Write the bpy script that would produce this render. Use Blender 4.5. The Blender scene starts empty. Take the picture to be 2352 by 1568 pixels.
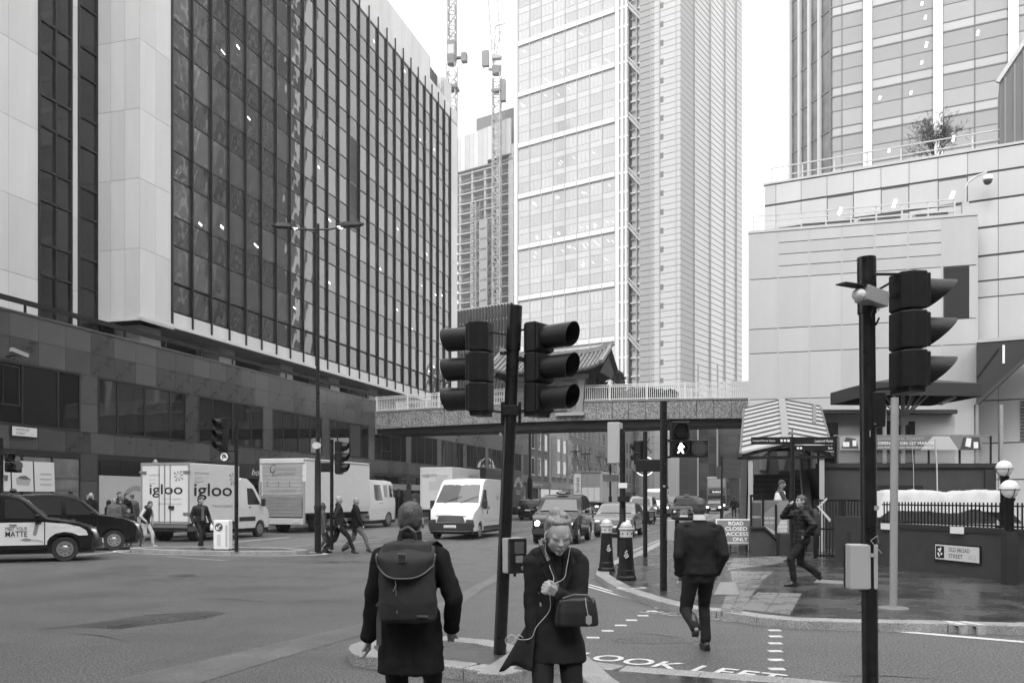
import bpy, bmesh, math, random
from mathutils import Vector, Matrix, noise as mnoise
random.seed(7)
R = math.radians
sc = bpy.context.scene
COL = sc.collection

# ---------------------------------------------------------------- camera, sky, sun, exposure
CH = 1.72                     # eye height
HZ, CX, F = 1142.0, 1176.0, 2000.0
cam_d = bpy.data.cameras.new('camera'); cam = bpy.data.objects.new('camera', cam_d); COL.objects.link(cam)
cam.location = (0, 0, CH); cam.rotation_euler = (R(90), 0, 0)
cam_d.sensor_width = 36.0; cam_d.lens = 36.0 * F / 2352.0
cam_d.shift_y = (HZ - 784.0) / 2352.0
cam_d.clip_start = 0.1; cam_d.clip_end = 6000
sc.camera = cam

world = bpy.data.worlds.new('World'); sc.world = world; world.use_nodes = True
nt = world.node_tree; nt.nodes.clear()
sky = nt.nodes.new('ShaderNodeTexSky'); sky.sky_type = 'NISHITA'; sky.sun_disc = False
sky.sun_elevation = R(48); sky.sun_rotation = R(150); sky.air_density = 1.0; sky.dust_density = 6.0
bw = nt.nodes.new('ShaderNodeRGBToBW')
mx = nt.nodes.new('ShaderNodeMix'); mx.data_type = 'FLOAT'; mx.inputs[0].default_value = 0.72
mx.inputs[3].default_value = 9.3
bg = nt.nodes.new('ShaderNodeBackground'); bg.inputs['Strength'].default_value = 0.13
out = nt.nodes.new('ShaderNodeOutputWorld')
nt.links.new(sky.outputs['Color'], bw.inputs['Color'])
nt.links.new(bw.outputs['Val'], mx.inputs[2])
nt.links.new(mx.outputs[0], bg.inputs['Color'])
nt.links.new(bg.outputs['Background'], out.inputs['Surface'])

sun_d = bpy.data.lights.new('sun', 'SUN'); sun_d.energy = 0.9; sun_d.angle = R(25)
sun = bpy.data.objects.new('sun', sun_d); COL.objects.link(sun)
sun.rotation_euler = (R(42), 0, R(-30))
sc.view_settings.view_transform = 'Standard'; sc.view_settings.look = 'None'
sc.view_settings.exposure = 1.22; sc.view_settings.gamma = 1.0; sc.view_settings.use_curve_mapping = False
sc.render.engine = 'CYCLES'
sc.cycles.max_bounces = 6; sc.cycles.diffuse_bounces = 3; sc.cycles.glossy_bounces = 3
sc.cycles.transparent_max_bounces = 8; sc.cycles.volume_bounces = 0
sc.cycles.use_denoising = True

# ---------------------------------------------------------------- positions from the survey of the street
def at(x, y, Y):
    return Vector(((x - CX) / F * Y, Y, CH + (HZ - y) / F * Y))
def g(x, y, z=0.0):
    Y = (CH - z) * F / (y - HZ)
    return Vector(((x - CX) / F * Y, Y, z))
U = Vector((0.2759, 0.9612, 0)); V = Vector((0.9612, -0.2759, 0))   # along the street, across it
def uv(a, b, z=0.0):
    p = U * a + V * b; return Vector((p.x, p.y, z))
ANG_U = math.atan2(U.y, U.x); ANG_V = math.atan2(V.y, V.x)
def wx(px, b):        # distance along a wall parallel to the street at offset b, for a picture column
    r = (px - CX) / F; Y = b / (0.9612 * r - 0.2759)
    return Y * (0.2759 * r + 0.9612), Y

# ---------------------------------------------------------------- materials
MATS = {}
def mat(name, v, rough=0.6, metal=0.0, var=0.0, scale=5.0, bump=0.0, bscale=None, spec=0.5, coat=0.0,
        emit=None, alpha=1.0, stretch=None, detail=4.0, sp=None, rvar=0.0, trans=0.0):
    if name in MATS: return MATS[name]
    m = bpy.data.materials.new(name); m.use_nodes = True; n = m.node_tree.nodes; l = m.node_tree.links
    b = n['Principled BSDF']
    b.inputs['Base Color'].default_value = (v, v, v, 1); b.inputs['Roughness'].default_value = rough
    b.inputs['Metallic'].default_value = metal; b.inputs['Specular IOR Level'].default_value = spec
    b.inputs['Coat Weight'].default_value = coat; b.inputs['Coat Roughness'].default_value = 0.08
    if alpha < 1: b.inputs['Alpha'].default_value = alpha
    if trans: b.inputs['Transmission Weight'].default_value = trans
    if emit is not None:
        b.inputs['Emission Color'].default_value = (1, 1, 1, 1); b.inputs['Emission Strength'].default_value = emit
    if var or bump or sp or rvar:
        tc = n.new('ShaderNodeTexCoord'); mp = n.new('ShaderNodeMapping')
        if stretch: mp.inputs['Scale'].default_value = stretch
        l.new(tc.outputs['Object'], mp.inputs['Vector'])
        nz = n.new('ShaderNodeTexNoise'); nz.inputs['Scale'].default_value = scale; nz.inputs['Detail'].default_value = detail
        nz.inputs['Roughness'].default_value = 0.6
        l.new(mp.outputs[0], nz.inputs['Vector'])
        if var:
            rp = n.new('ShaderNodeMapRange'); rp.inputs[1].default_value = 0.25; rp.inputs[2].default_value = 0.75
            rp.inputs[3].default_value = v * (1 - var); rp.inputs[4].default_value = v * (1 + var)
            l.new(nz.outputs[0], rp.inputs[0])
            src = rp.outputs[0]
            if sp:      # speckle: (scale, amount)
                vz = n.new('ShaderNodeTexNoise'); vz.inputs['Scale'].default_value = sp[0]; vz.inputs['Detail'].default_value = 1.0
                l.new(tc.outputs['Object'], vz.inputs['Vector'])
                r2 = n.new('ShaderNodeMapRange'); r2.inputs[1].default_value = 0.36; r2.inputs[2].default_value = 0.64
                r2.inputs[3].default_value = 1 - sp[1]; r2.inputs[4].default_value = 1 + sp[1]; l.new(vz.outputs[0], r2.inputs[0])
                ml = n.new('ShaderNodeMath'); ml.operation = 'MULTIPLY'; l.new(src, ml.inputs[0]); l.new(r2.outputs[0], ml.inputs[1])
                src = ml.outputs[0]
            l.new(src, b.inputs['Base Color'])
        if rvar:
            rr = n.new('ShaderNodeMapRange'); rr.inputs[1].default_value = 0.35; rr.inputs[2].default_value = 0.65
            rr.inputs[3].default_value = max(0.02, rough - rvar); rr.inputs[4].default_value = rough + rvar
            l.new(nz.outputs[0], rr.inputs[0]); l.new(rr.outputs[0], b.inputs['Roughness'])
        if bump:
            bz = nz
            if bscale:
                bz = n.new('ShaderNodeTexNoise'); bz.inputs['Scale'].default_value = bscale; bz.inputs['Detail'].default_value = 2.0
                l.new(mp.outputs[0], bz.inputs['Vector'])
            bp = n.new('ShaderNodeBump'); bp.inputs['Strength'].default_value = 1.0; bp.inputs['Distance'].default_value = bump
            l.new(bz.outputs[0], bp.inputs['Height']); l.new(bp.outputs[0], b.inputs['Normal'])
    m.diffuse_color = (v, v, v, 1)
    MATS[name] = m
    return m

# ---------------------------------------------------------------- tags
def tag(o, label=None, cat=None, group=None, kind=None):
    if label: o['label'] = label
    if cat: o['category'] = cat
    if group: o['group'] = group
    if kind: o['kind'] = kind
    return o
def empty(name, loc=(0, 0, 0), rz=0.0, parent=None, label=None, cat=None, group=None):
    o = bpy.data.objects.new(name, None); COL.objects.link(o); o.location = loc; o.rotation_euler = (0, 0, rz)
    o.empty_display_size = 0.2
    if parent: o.parent = parent
    return tag(o, label, cat, group)
def kids(o): return [c for c in bpy.data.objects if c.parent == o]

# ---------------------------------------------------------------- mesh collector
class MB:
    def __init__(s): s.v = []; s.f = []; s.m = []; s.mi = 0
    def add(s, vs, fs):
        n = len(s.v); s.v += [tuple(p) for p in vs]; s.f += [tuple(i + n for i in f) for f in fs]; s.m += [s.mi] * len(fs)
        return s
    def box(s, x0, x1, y0, y1, z0, z1):
        vs = [(x0,y0,z0),(x1,y0,z0),(x1,y1,z0),(x0,y1,z0),(x0,y0,z1),(x1,y0,z1),(x1,y1,z1),(x0,y1,z1)]
        return s.add(vs, [(0,3,2,1),(4,5,6,7),(0,1,5,4),(1,2,6,5),(2,3,7,6),(3,0,4,7)])
    def bar(s, p, q, w, d=None, up=(0, 0, 1)):
        p = Vector(p); q = Vector(q); d = d or w; t = (q - p).normalized(); up = Vector(up)
        if abs(t.dot(up)) > 0.98: up = Vector((1, 0, 0))
        a = t.cross(up).normalized() * w / 2; b = a.cross(t).normalized() * d / 2
        vs = [p-a-b, p+a-b, p+a+b, p-a+b, q-a-b, q+a-b, q+a+b, q-a+b]
        return s.add(vs, [(0,3,2,1),(4,5,6,7),(0,1,5,4),(1,2,6,5),(2,3,7,6),(3,0,4,7)])
    def tube(s, p, q, r, r2=None, n=12, cap=True):
        p = Vector(p); q = Vector(q); r2 = r if r2 is None else r2; t = (q - p).normalized()
        up = Vector((0, 0, 1)) if abs(t.z) < 0.95 else Vector((1, 0, 0))
        a = t.cross(up).normalized(); b = t.cross(a).normalized(); vs = []
        for k in range(n):
            c = math.cos(2 * math.pi * k / n); d = math.sin(2 * math.pi * k / n)
            vs.append(p + (a * c + b * d) * r)
        for k in range(n):
            c = math.cos(2 * math.pi * k / n); d = math.sin(2 * math.pi * k / n)
            vs.append(q + (a * c + b * d) * r2)
        fs = [(k, k + n, (k + 1) % n + n, (k + 1) % n) for k in range(n)]
        if cap: fs += [tuple(range(n)), tuple(range(2 * n - 1, n - 1, -1))]
        return s.add(vs, fs)
    def path(s, pts, r, n=8):
        for a, b in zip(pts, pts[1:]): s.tube(a, b, r, n=n)
        for a in pts[1:-1]: s.ball(a, r, r, r, 6, 4)
        return s
    def lathe(s, prof, n=20, c=(0, 0, 0), axis='z'):
        vs = []; fs = []
        for (r, z) in prof:
            for k in range(n):
                a = 2 * math.pi * k / n; x, y = r * math.cos(a), r * math.sin(a)
                if axis == 'z': vs.append((c[0] + x, c[1] + y, c[2] + z))
                elif axis == 'y': vs.append((c[0] + x, c[1] + z, c[2] + y))
                else: vs.append((c[0] + z, c[1] + x, c[2] + y))
        m = len(prof)
        for i in range(m - 1):
            for k in range(n):
                k2 = (k + 1) % n; fs.append((i*n+k, i*n+k2, (i+1)*n+k2, (i+1)*n+k))
        fs += [tuple(range(n - 1, -1, -1)), tuple((m - 1) * n + k for k in range(n))]
        return s.add(vs, fs)
    def ball(s, c, rx, ry=None, rz=None, n=12, m=8):
        ry = ry or rx; rz = rz or rx; vs = [(c[0], c[1], c[2] - rz)]; fs = []
        for i in range(1, m):
            t = -math.pi / 2 + math.pi * i / m
            for k in range(n):
                a = 2 * math.pi * k / n
                vs.append((c[0] + rx*math.cos(t)*math.cos(a), c[1] + ry*math.cos(t)*math.sin(a), c[2] + rz*math.sin(t)))
        vs.append((c[0], c[1], c[2] + rz)); L = len(vs) - 1
        for k in range(n):
            k2 = (k + 1) % n; fs.append((0, 1 + k2, 1 + k)); fs.append((L, 1 + (m-2)*n + k, 1 + (m-2)*n + k2))
            for i in range(m - 2):
                a = 1 + i*n; fs.append((a + k, a + k2, a + n + k2, a + n + k))
        return s.add(vs, fs)
    def prism(s, poly, z0, z1):            # poly in x,y, extruded in z
        n = len(poly); vs = [(p[0], p[1], z0) for p in poly] + [(p[0], p[1], z1) for p in poly]
        fs = [tuple(range(n - 1, -1, -1)), tuple(range(n, 2 * n))] + [(k, (k+1) % n, (k+1) % n + n, k + n) for k in range(n)]
        return s.add(vs, fs)
    def prism_y(s, poly, y0, y1):          # poly in x,z, extruded in y
        n = len(poly); vs = [(p[0], y0, p[1]) for p in poly] + [(p[0], y1, p[1]) for p in poly]
        fs = [tuple(range(n)), tuple(range(2 * n - 1, n - 1, -1))] + [(k, k + n, (k+1) % n + n, (k+1) % n) for k in range(n)]
        return s.add(vs, fs)
    def prism_x(s, poly, x0, x1):          # poly in y,z
        n = len(poly); vs = [(x0, p[0], p[1]) for p in poly] + [(x1, p[0], p[1]) for p in poly]
        fs = [tuple(range(n)), tuple(range(2 * n - 1, n - 1, -1))] + [(k, k + n, (k+1) % n + n, (k+1) % n) for k in range(n)]
        return s.add(vs, fs)
    def loft(s, rings, cap=True):
        n = len(rings[0]); vs = [p for r in rings for p in r]; fs = []
        for i in range(len(rings) - 1):
            for k in range(n):
                k2 = (k + 1) % n; fs.append((i*n+k, i*n+k2, (i+1)*n+k2, (i+1)*n+k))
        if cap: fs += [tuple(range(n - 1, -1, -1)), tuple((len(rings) - 1) * n + k for k in range(n))]
        return s.add(vs, fs)
    def mesh(s, name, mats, smooth=False, fixn=False):
        me = bpy.data.meshes.new(name); me.from_pydata(s.v, [], s.f)
        if not isinstance(mats, (list, tuple)): mats = [mats]
        for m in mats: me.materials.append(m)
        if len(mats) > 1: me.polygons.foreach_set('material_index', s.m)
        if fixn:
            bm = bmesh.new(); bm.from_mesh(me); bmesh.ops.recalc_face_normals(bm, faces=bm.faces); bm.to_mesh(me); bm.free()
        if smooth: me.polygons.foreach_set('use_smooth', [True] * len(me.polygons))
        me.update(); return me
    def obj(s, name, mats, parent=None, smooth=False, bevel=0.0, loc=None, rz=None, segs=2, fixn=True, kind=None, auto=None):
        me = s.mesh(name, mats, smooth or auto is not None, fixn)
        o = bpy.data.objects.new(name, me); COL.objects.link(o)
        if parent: o.parent = parent
        if loc is not None: o.location = loc
        if rz is not None: o.rotation_euler = (0, 0, rz)
        if auto is not None: sharp(me, auto)
        if bevel:
            b = o.modifiers.new('bevel', 'BEVEL'); b.width = bevel; b.segments = segs; b.limit_method = 'ANGLE'; b.angle_limit = R(40)
            b.harden_normals = False
        if kind: o['kind'] = kind
        return o
def sharp(me, deg):
    bm = bmesh.new(); bm.from_mesh(me); t = R(deg)
    for e in bm.edges:
        e.smooth = len(e.link_faces) == 2 and e.calc_face_angle(3.0) < t
    bm.to_mesh(me); bm.free()
def link(me, name, parent, loc=(0, 0, 0), rot=None, scale=None):
    o = bpy.data.objects.new(name, me); COL.objects.link(o); o.parent = parent; o.location = loc
    if rot: o.rotation_euler = rot
    if scale: o.scale = scale
    return o
_boxc = {}
def boxmesh(name, dx, dy, dz, m):
    k = (name, round(dx, 3), round(dy, 3), round(dz, 3), m.name)
    if k not in _boxc: _boxc[k] = MB().box(0, dx, 0, dy, 0, dz).mesh(name, m)
    return _boxc[k]
def panel(parent, name, x0, x1, z0, z1, y=0.0, th=0.03, m=None):
    """flat piece of a facade; its outer face stands at local y = y - th"""
    return link(boxmesh(name, x1 - x0, th, z1 - z0, m), name, parent, (x0, y - th, z0))
def pieces(parent, name, rects, y, th, ms, seed=1, most=300, cam_a=None, jit=0.0):
    """rects = [(x0,x1,z0,z1[,mat index])]: the largest in view as objects, the rest joined as one part"""
    rnd = random.Random(seed); M = parent.matrix_basis
    def size(q):
        p = M @ Vector(((q[0] + q[1]) / 2, y, (q[2] + q[3]) / 2)); r = p.x / max(p.y, 0.1)
        inview = 1.0 if (p.y > 0 and abs(r) < 0.6 and (p.z - CH) / max(p.y, .1) < 0.575) else 0.01
        return inview * (q[1] - q[0]) * (q[3] - q[2]) / (p.y * p.y + 1)
    rects = sorted(rects, key=size, reverse=True)
    for i, q in enumerate(rects[:most]):
        m = ms[q[4] if len(q) > 4 else rnd.randrange(len(ms))]
        yy = y - (rnd.random() * jit if jit else 0)
        panel(parent, name, q[0], q[1], q[2], q[3], yy, th, m)
    if len(rects) > most:
        b = MB()
        for q in rects[most:]:
            b.mi = q[4] if len(q) > 4 else rnd.randrange(len(ms)); b.box(q[0], q[1], y - th, y, q[2], q[3])
        b.obj(name, ms, parent, fixn=False, kind='stuff')
def bake(o, smooth=True):
    dg = bpy.context.evaluated_depsgraph_get(); dg.update()
    me = bpy.data.meshes.new_from_object(o.evaluated_get(dg), depsgraph=dg)
    o.modifiers.clear(); o.data = me
    if smooth: me.polygons.foreach_set('use_smooth', [True] * len(me.polygons))
    return o
def text(s, parent, loc, m, w=None, h=0.3, rx=90, rz=0.0, name='lettering', ext=0.002, align='LEFT', bold=0.0, shear=0.0, flipy=False, space=1.0):
    """text as mesh. lies in local x/z plane facing -y (rx=90)"""
    cu = bpy.data.curves.new(name, 'FONT'); cu.body = s; cu.size = 1.0; cu.extrude = 0.0; cu.offset = bold; cu.shear = shear
    cu.space_character = space; cu.resolution_u = 6 if h > .3 else 3
    t = bpy.data.objects.new('t', cu)
    me = bpy.data.meshes.new_from_object(t)
    bpy.data.objects.remove(t); bpy.data.curves.remove(cu)
    xs = [v.co.x for v in me.vertices]; ys = [v.co.y for v in me.vertices]
    if not xs: return None
    x0, x1, y0, y1 = min(xs), max(xs), min(ys), max(ys)
    ky = h / max(y1 - y0, 1e-3); kx = (w / (x1 - x0)) if w else ky
    off = {'LEFT': 0, 'CENTER': -0.5, 'RIGHT': -1.0}[align] * (x1 - x0) * kx
    for v in me.vertices: v.co = Vector(((v.co.x - x0) * kx + off, (v.co.y - y0) * ky, 0))
    me.materials.clear(); me.materials.append(m); me.name = name
    o = bpy.data.objects.new(name, me); COL.objects.link(o)
    if parent: o.parent = parent
    o.location = loc; o.rotation_euler = (R(rx), 0, rz)
    return o
def pointed(pts, m, name, parent, th=0.004, y=0.0):      # flat mark in the x/z plane
    return MB().prism_y(pts, y - th, y).obj(name, m, parent)
# ================================================================ materials used by the setting
M_ASPH = mat('asphalt', 0.092, 0.55, var=0.16, scale=0.5, bump=0.004, bscale=70, sp=(44, 0.75), rvar=0.12, detail=8)
M_ASPH2 = mat('asphalt_patch', 0.122, 0.5, var=0.2, scale=1.2, bump=0.004, bscale=50, sp=(60, 0.3), rvar=0.12)
M_TARW = mat('wet_tarmac', 0.045, 0.24, var=0.35, scale=0.8, bump=0.0015, bscale=30, rvar=0.16, detail=6)
M_SLAB = mat('paving_slab', 0.17, 0.3, var=0.22, scale=1.6, bump=0.001, bscale=40, rvar=0.14)
M_TACT = mat('tactile_slab', 0.21, 0.32, var=0.2, scale=2.5, bump=0.001, bscale=40, rvar=0.12)
M_KERB = mat('granite_kerb', 0.29, 0.45, var=0.18, scale=3, sp=(90, 0.5), bump=0.001, bscale=60, rvar=0.1)
M_PAINT = mat('road_paint', 0.60, 0.5, var=0.35, scale=11, bump=0.002, bscale=60)
M_PAINTW = mat('worn_road_paint', 0.34, 0.5, var=0.5, scale=14, bump=0.002, bscale=60)
M_BLK = mat('black_paint', 0.012, 0.38, var=0.3, scale=6, bump=0.0006, bscale=90, rvar=0.1, spec=.3)
M_BLKM = mat('black_matt', 0.014, 0.6, var=0.25, scale=8, spec=.2)
M_WHT = mat('white_paint', 0.78, 0.45, var=0.05, scale=3)
M_DARK = mat('deep_black', 0.006, 0.7)
M_STEEL = mat('grey_steel', 0.32, 0.4, 0.6, var=0.1, scale=6)

# ================================================================ ground
def sheet(name, pts, m, z, kind='structure', parent=None):
    b = MB(); b.add([(p[0], p[1], z) for p in pts], [tuple(range(len(pts)))])
    return tag(b.obj(name, m, parent, fixn=False), kind=kind)
b = MB(); N = 40
b.add([(-1500, -200, 0), (1500, -200, 0), (1500, 3000, 0), (-1500, 3000, 0)], [(0, 1, 2, 3)])
road = tag(b.obj('road', M_ASPH, fixn=False), kind='structure')

def flat(name, pts, m, z, parent=None, kind='structure'):
    o = sheet(name, pts, m, z, kind, parent); return o
# smooth trench patches crossing the carriageway, manhole field at the left
P = [g(x, y) for x, y in [(240,1568),(400,1530),(620,1480),(830,1432),(1030,1378),(1140,1318),(1150,1330),(1120,1345),(1040,1402),(840,1455),(640,1512),(460,1568)]]
flat('trench_patch', P, M_ASPH2, 0.004)
P = [g(x, y) for x, y in [(80,1446),(230,1428),(330,1412),(470,1403),(520,1407),(470,1420),(330,1436),(270,1444),(170,1438)]]
flat('worn_patch', P, mat('dark_patch', 0.055, 0.35, var=0.4, scale=1.5, bump=0.003, bscale=80, rvar=0.15), 0.004)
P = [g(x, y) for x, y in [(560,1250),(900,1212),(1100,1196),(1150,1199),(1000,1220),(760,1256),(600,1262)]]
flat('patched_strip', P, M_ASPH2, 0.004)

M_STN = mat('oil_stain', 0.078, .4, var=.3, scale=2, sp=(26, .7), rvar=.15)
rnd0 = random.Random(12)
for (x_, y_, rx_, ry_) in ((1500,1470,.5,.2),(820,1290,1.8,.5),(1250,1262,2,.5)):
    c_ = g(x_, y_); flat('oil_stain', [(c_.x + rx_*math.cos(t)*(1+.3*rnd0.random()), c_.y + ry_*math.sin(t)*(1+.3*rnd0.random())) for t in [6.283*k/16 for k in range(16)]], M_STN, .0025)
M_TYM = mat('tyre_polish', 0.080, .38, var=.25, scale=1.5, sp=(26, .8), rvar=.12)
for b_ in (-5.2, -6.9, -9.9, -11.6, -14.0):
    flat('tyre_track', [uv(24, b_-.2), uv(60, b_-.22), uv(150, b_-.2), uv(150, b_+.2), uv(60, b_+.22), uv(24, b_+.15)], M_TYM, .002)
for (x0,y0,x1,y1) in ((430,1372,640,1384),(640,1384,760,1378),(150,1452,300,1474),(1440,1452,1600,1470),(980,1334,1120,1338),(1900,1552,2200,1562)):
    a_, c_ = g(x0,y0), g(x1,y1); m1 = a_.lerp(c_,.5) + Vector((.0,.12,0)); q_ = [a_, m1, c_, m1 - Vector((0,.03,0))]
    flat('road_crack', q_, M_DARK, .0032)
# iron covers in the carriageway
# ---- pavements
def kerb_run(name, line, w, z, joint=1.0, inside=1, m=M_KERB, label=None, closed=False):
    """granite kerb stones laid along a polyline; each stone its own piece"""
    root = empty(name); tag(root, kind='structure')
    pts = [Vector(p[:2]) for p in line]
    if closed: pts.append(pts[0])
    for a, c in zip(pts, pts[1:]):
        L = (c - a).length; t = (c - a) / L; nrm = Vector((-t.y, t.x)) * inside; k = max(1, round(L / joint))
        for i in range(k):
            p = a + t * (L * i / k + 0.004); q = a + t * (L * (i + 1) / k - 0.004)
            dz = random.uniform(-0.003, 0.003)
            poly = [p, q, q + nrm * w, p + nrm * w]
            MB().prism([tuple(v) for v in poly], -0.02, z + dz).obj('kerb_stone', m, root, bevel=0.012 if a.y < 30 else 0)
    return root
def offs(line, w, inside=1):
    pts = [Vector(p[:2]) for p in line]; o = []
    for i, p in enumerate(pts):
        a = pts[max(0, i - 1)]; c = pts[min(len(pts) - 1, i + 1)]; t = (c - a).normalized()
        o.append(p + Vector((-t.y, t.x)) * inside * w)
    return o
# right pavement: kerb from the side street round the corner and up the main street
kr = [(70, 5.5), (30, 9.2), (6.44, 10.9), (5.55, 11.08), (4.7, 11.18), (3.71, 11.4), (3.3, 11.76), (2.9, 12.35), (2.52, 12.7), (2.29, 13.4), (1.87, 15.3), (1.75, 18.2),
      (2.04, 20.5), (3.4, 24.6), (5.5, 32.3)] + [tuple(uv(a, -3.55)[:2]) for a in (36, 60, 100, 180, 320)]
kerb_run('kerb', kr[1:17], 0.28, 0.12, 1.1, -1)
inner = offs(kr, 0.28, -1)
poly = [tuple(p) for p in inner] + [tuple(uv(320, 60)[:2]), (200, 60), (70, 5.6)]
MB().prism(poly, 0.0, 0.116).obj('pavement', M_TARW, fixn=True)['kind'] = 'structure'
# left pavement
lk = [tuple(uv(a, -23.8)[:2]) for a in (-30, 10, 20, 26, 34, 46, 60, 90, 150, 330)]
kerb_run('kerb', lk[2:9], 0.3, 0.12, 1.4, 1)
li = offs(lk, 0.3, 1)
MB().prism([tuple(p) for p in li] + [tuple(uv(330, -40)[:2]), tuple(uv(-30, -40)[:2])], 0.0, 0.117).obj('pavement', M_SLAB)['kind'] = 'structure'
# traffic islands
def island(outline, m, label=None, jn=0.9):
    ks = kerb_run('kerb', outline, 0.27, 0.12, jn, -1, closed=True)
    o = [tuple(p) for p in outline]
    # inset polygon
    c = Vector((sum(p[0] for p in o) / len(o), sum(p[1] for p in o) / len(o)))
    ins = []
    n = len(o)
    for i in range(n):
        a = Vector(o[i - 1]); p = Vector(o[i]); q = Vector(o[(i + 1) % n]); t = ((p - a).normalized() + (q - p).normalized()).normalized()
        nn = Vector((t.y, -t.x)); ins.append(tuple(p + nn * 0.27))
    f = MB().prism(ins, 0.0, 0.115).obj('traffic_island', m); f['kind'] = 'structure'
    return f
M_TARI = mat('island_tarmac', 0.07, 0.35, var=0.3, scale=1.5, bump=0.002, bscale=40, rvar=0.15)
isl = [(1007,1457.6),(1118,1467),(1175,1478),(1235,1494),(1159,1548),(1064,1532),(960,1520),(905,1513),(840,1506),(810,1500),(799,1488),(805,1479),(826,1472),(900,1460),(950,1456)]
island([tuple(g(x, y, .12)[:2]) for x, y in isl], M_TARI)
near = [(0.50, 8.78), (1.08, 8.32), (2.44, 7.78), (2.95, 7.5), (3.2, 6.9), (3.25, 3.0), (3.0, -3.0), (0.9, -3.0), (0.85, 6.5), (0.62, 7.8)]
island(near, M_TARW)
# refuge with the bollard at the left, long median up the street
c0 = g(500, 1268)
ring = [(c0.x + 3.1 * math.cos(t) * .9612 * 1 - .42 * math.sin(t), c0.y + 1.2 * math.sin(t) - 0.5 * math.cos(t)) for t in [-2 * math.pi * k / 22 for k in range(22)]]
island(ring, M_TARI)
b = MB(); rr = [(c0.x + (p[0]-c0.x) * 1.16, c0.y + (p[1]-c0.y) * 1.2) for p in ring]; r2 = [(c0.x + (p[0]-c0.x) * 1.21, c0.y + (p[1]-c0.y) * 1.28) for p in ring]
n = len(rr); b.add([(p[0], p[1], .004) for p in rr + r2], [(i, (i+1) % n, (i+1) % n + n, i + n) for i in range(n) if i not in (13,14,15,16,17,18,19)])
tag(b.obj('road_marking', M_PAINT, fixn=False), kind='structure')
md = [uv(58, -19.2), uv(62, -18.3), uv(170, -18.3), uv(170, -19.9), uv(62, -19.9)]
island([tuple(p[:2]) for p in md], M_TARI, jn=3.0)

# ---- slabs, tactile paving and covers on the right pavement
def cr(x, y, z=.12): return g(1435.5 + x * .3896, 1091 + y * .3896, z)     # from the lower right survey crop
def quadgrid(name, q, nu, nv, m, z, gap=0.006, jit=0.002):
    root = empty(name); root['kind'] = 'structure'
    def pt(u, v): return (q[0] * (1-u) + q[1] * u) * (1-v) + (q[3] * (1-u) + q[2] * u) * v
    for i in range(nu):
        for j in range(nv):
            gu = gap / ((q[1]-q[0]).length / 1); gv = gap / ((q[3]-q[0]).length)
            c = [pt(i/nu + gu, j/nv + gv), pt((i+1)/nu - gu, j/nv + gv), pt((i+1)/nu - gu, (j+1)/nv - gv), pt(i/nu + gu, (j+1)/nv - gv)]
            MB().prism([(p.x, p.y) for p in c], 0.05, z + random.uniform(0, jit)).obj('paving_slab', m, root)
    return root
quadgrid('slab_paving', [cr(560,800), cr(690,812), cr(760,690), cr(600,682)], 2, 2, M_SLAB, .121)
quadgrid('slab_paving', [cr(600,682), cr(760,690), cr(812,632), cr(592,640)], 3, 1, M_SLAB, .121)
quadgrid('slab_paving', [cr(600,560), cr(900,520), cr(1000,470), cr(640,490)], 6, 2, M_SLAB, .121)
quadgrid('tactile_paving', [cr(690,790), cr(975,820), cr(1045,697), cr(780,690)], 4, 2, M_TACT, .122)
quadgrid('tactile_paving', [cr(630,638), cr(800,632), cr(880,568), cr(620,565)], 5, 3, M_TACT, .122)
quadgrid('tactile_paving', [cr(300,640), cr(620,510), cr(680,488), cr(330,585)], 10, 1, M_TACT, .122)
def ribs(q, n, m=M_TACT):
    b = MB()
    def pt(u, v): return (q[0] * (1-u) + q[1] * u) * (1-v) + (q[3] * (1-u) + q[2] * u) * v
    for i in range(n):
        a, c = pt((i+.25)/n, .01), pt((i+.25)/n, .99); d, e = pt((i+.7)/n, .01), pt((i+.7)/n, .99)
        b.prism([tuple(a[:2]), tuple(d[:2]), tuple(e[:2]), tuple(c[:2])], .121, .129)
    o = b.obj('tactile_ribs', m); o['kind'] = 'stuff'
ribs([cr(690,790), cr(975,820), cr(1045,697), cr(780,690)], 26)
ribs([cr(630,638), cr(800,632), cr(880,568), cr(620,565)], 26)
ribs([cr(610,516), cr(960,522), cr(900,497), cr(640,490)], 34)
ribs([cr(300,575), cr(600,520), cr(640,497), cr(360,540)], 26)
# covers
M_COV = mat('cast_iron_cover', 0.16, 0.3, 0.3, var=0.3, scale=12, bump=0.002, bscale=30)
def cover(q, label):
    root = empty('manhole_cover', tuple((q[0] + q[2]) / 2)); tag(root, label, 'manhole cover'); o = root.location.copy()
    MB().prism([(p.x - o.x, p.y - o.y) for p in q], -.02, .004).obj('frame', M_COV, root)
    c = sum(q, Vector()) / 4
    qq = [c + (p - c) * .93 for p in q]
    MB().prism([(p.x - o.x, p.y - o.y) for p in qq], 0.0, .008).obj('lid', mat('cover_lid', 0.24, .35, .1, var=.2, scale=5, bump=.001, bscale=50), root)
cover([cr(520,705,.124), cr(685,707,.124), cr(650,630,.124), cr(560,630,.124)], 'square pale recessed cover in the paving beside the man in the suit')
cover([cr(1110,632,.124), cr(1290,645,.124), cr(1290,622,.124), cr(1130,615,.124)], 'wide pale cover in the wet pavement behind the walking man\'s foot')

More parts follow.
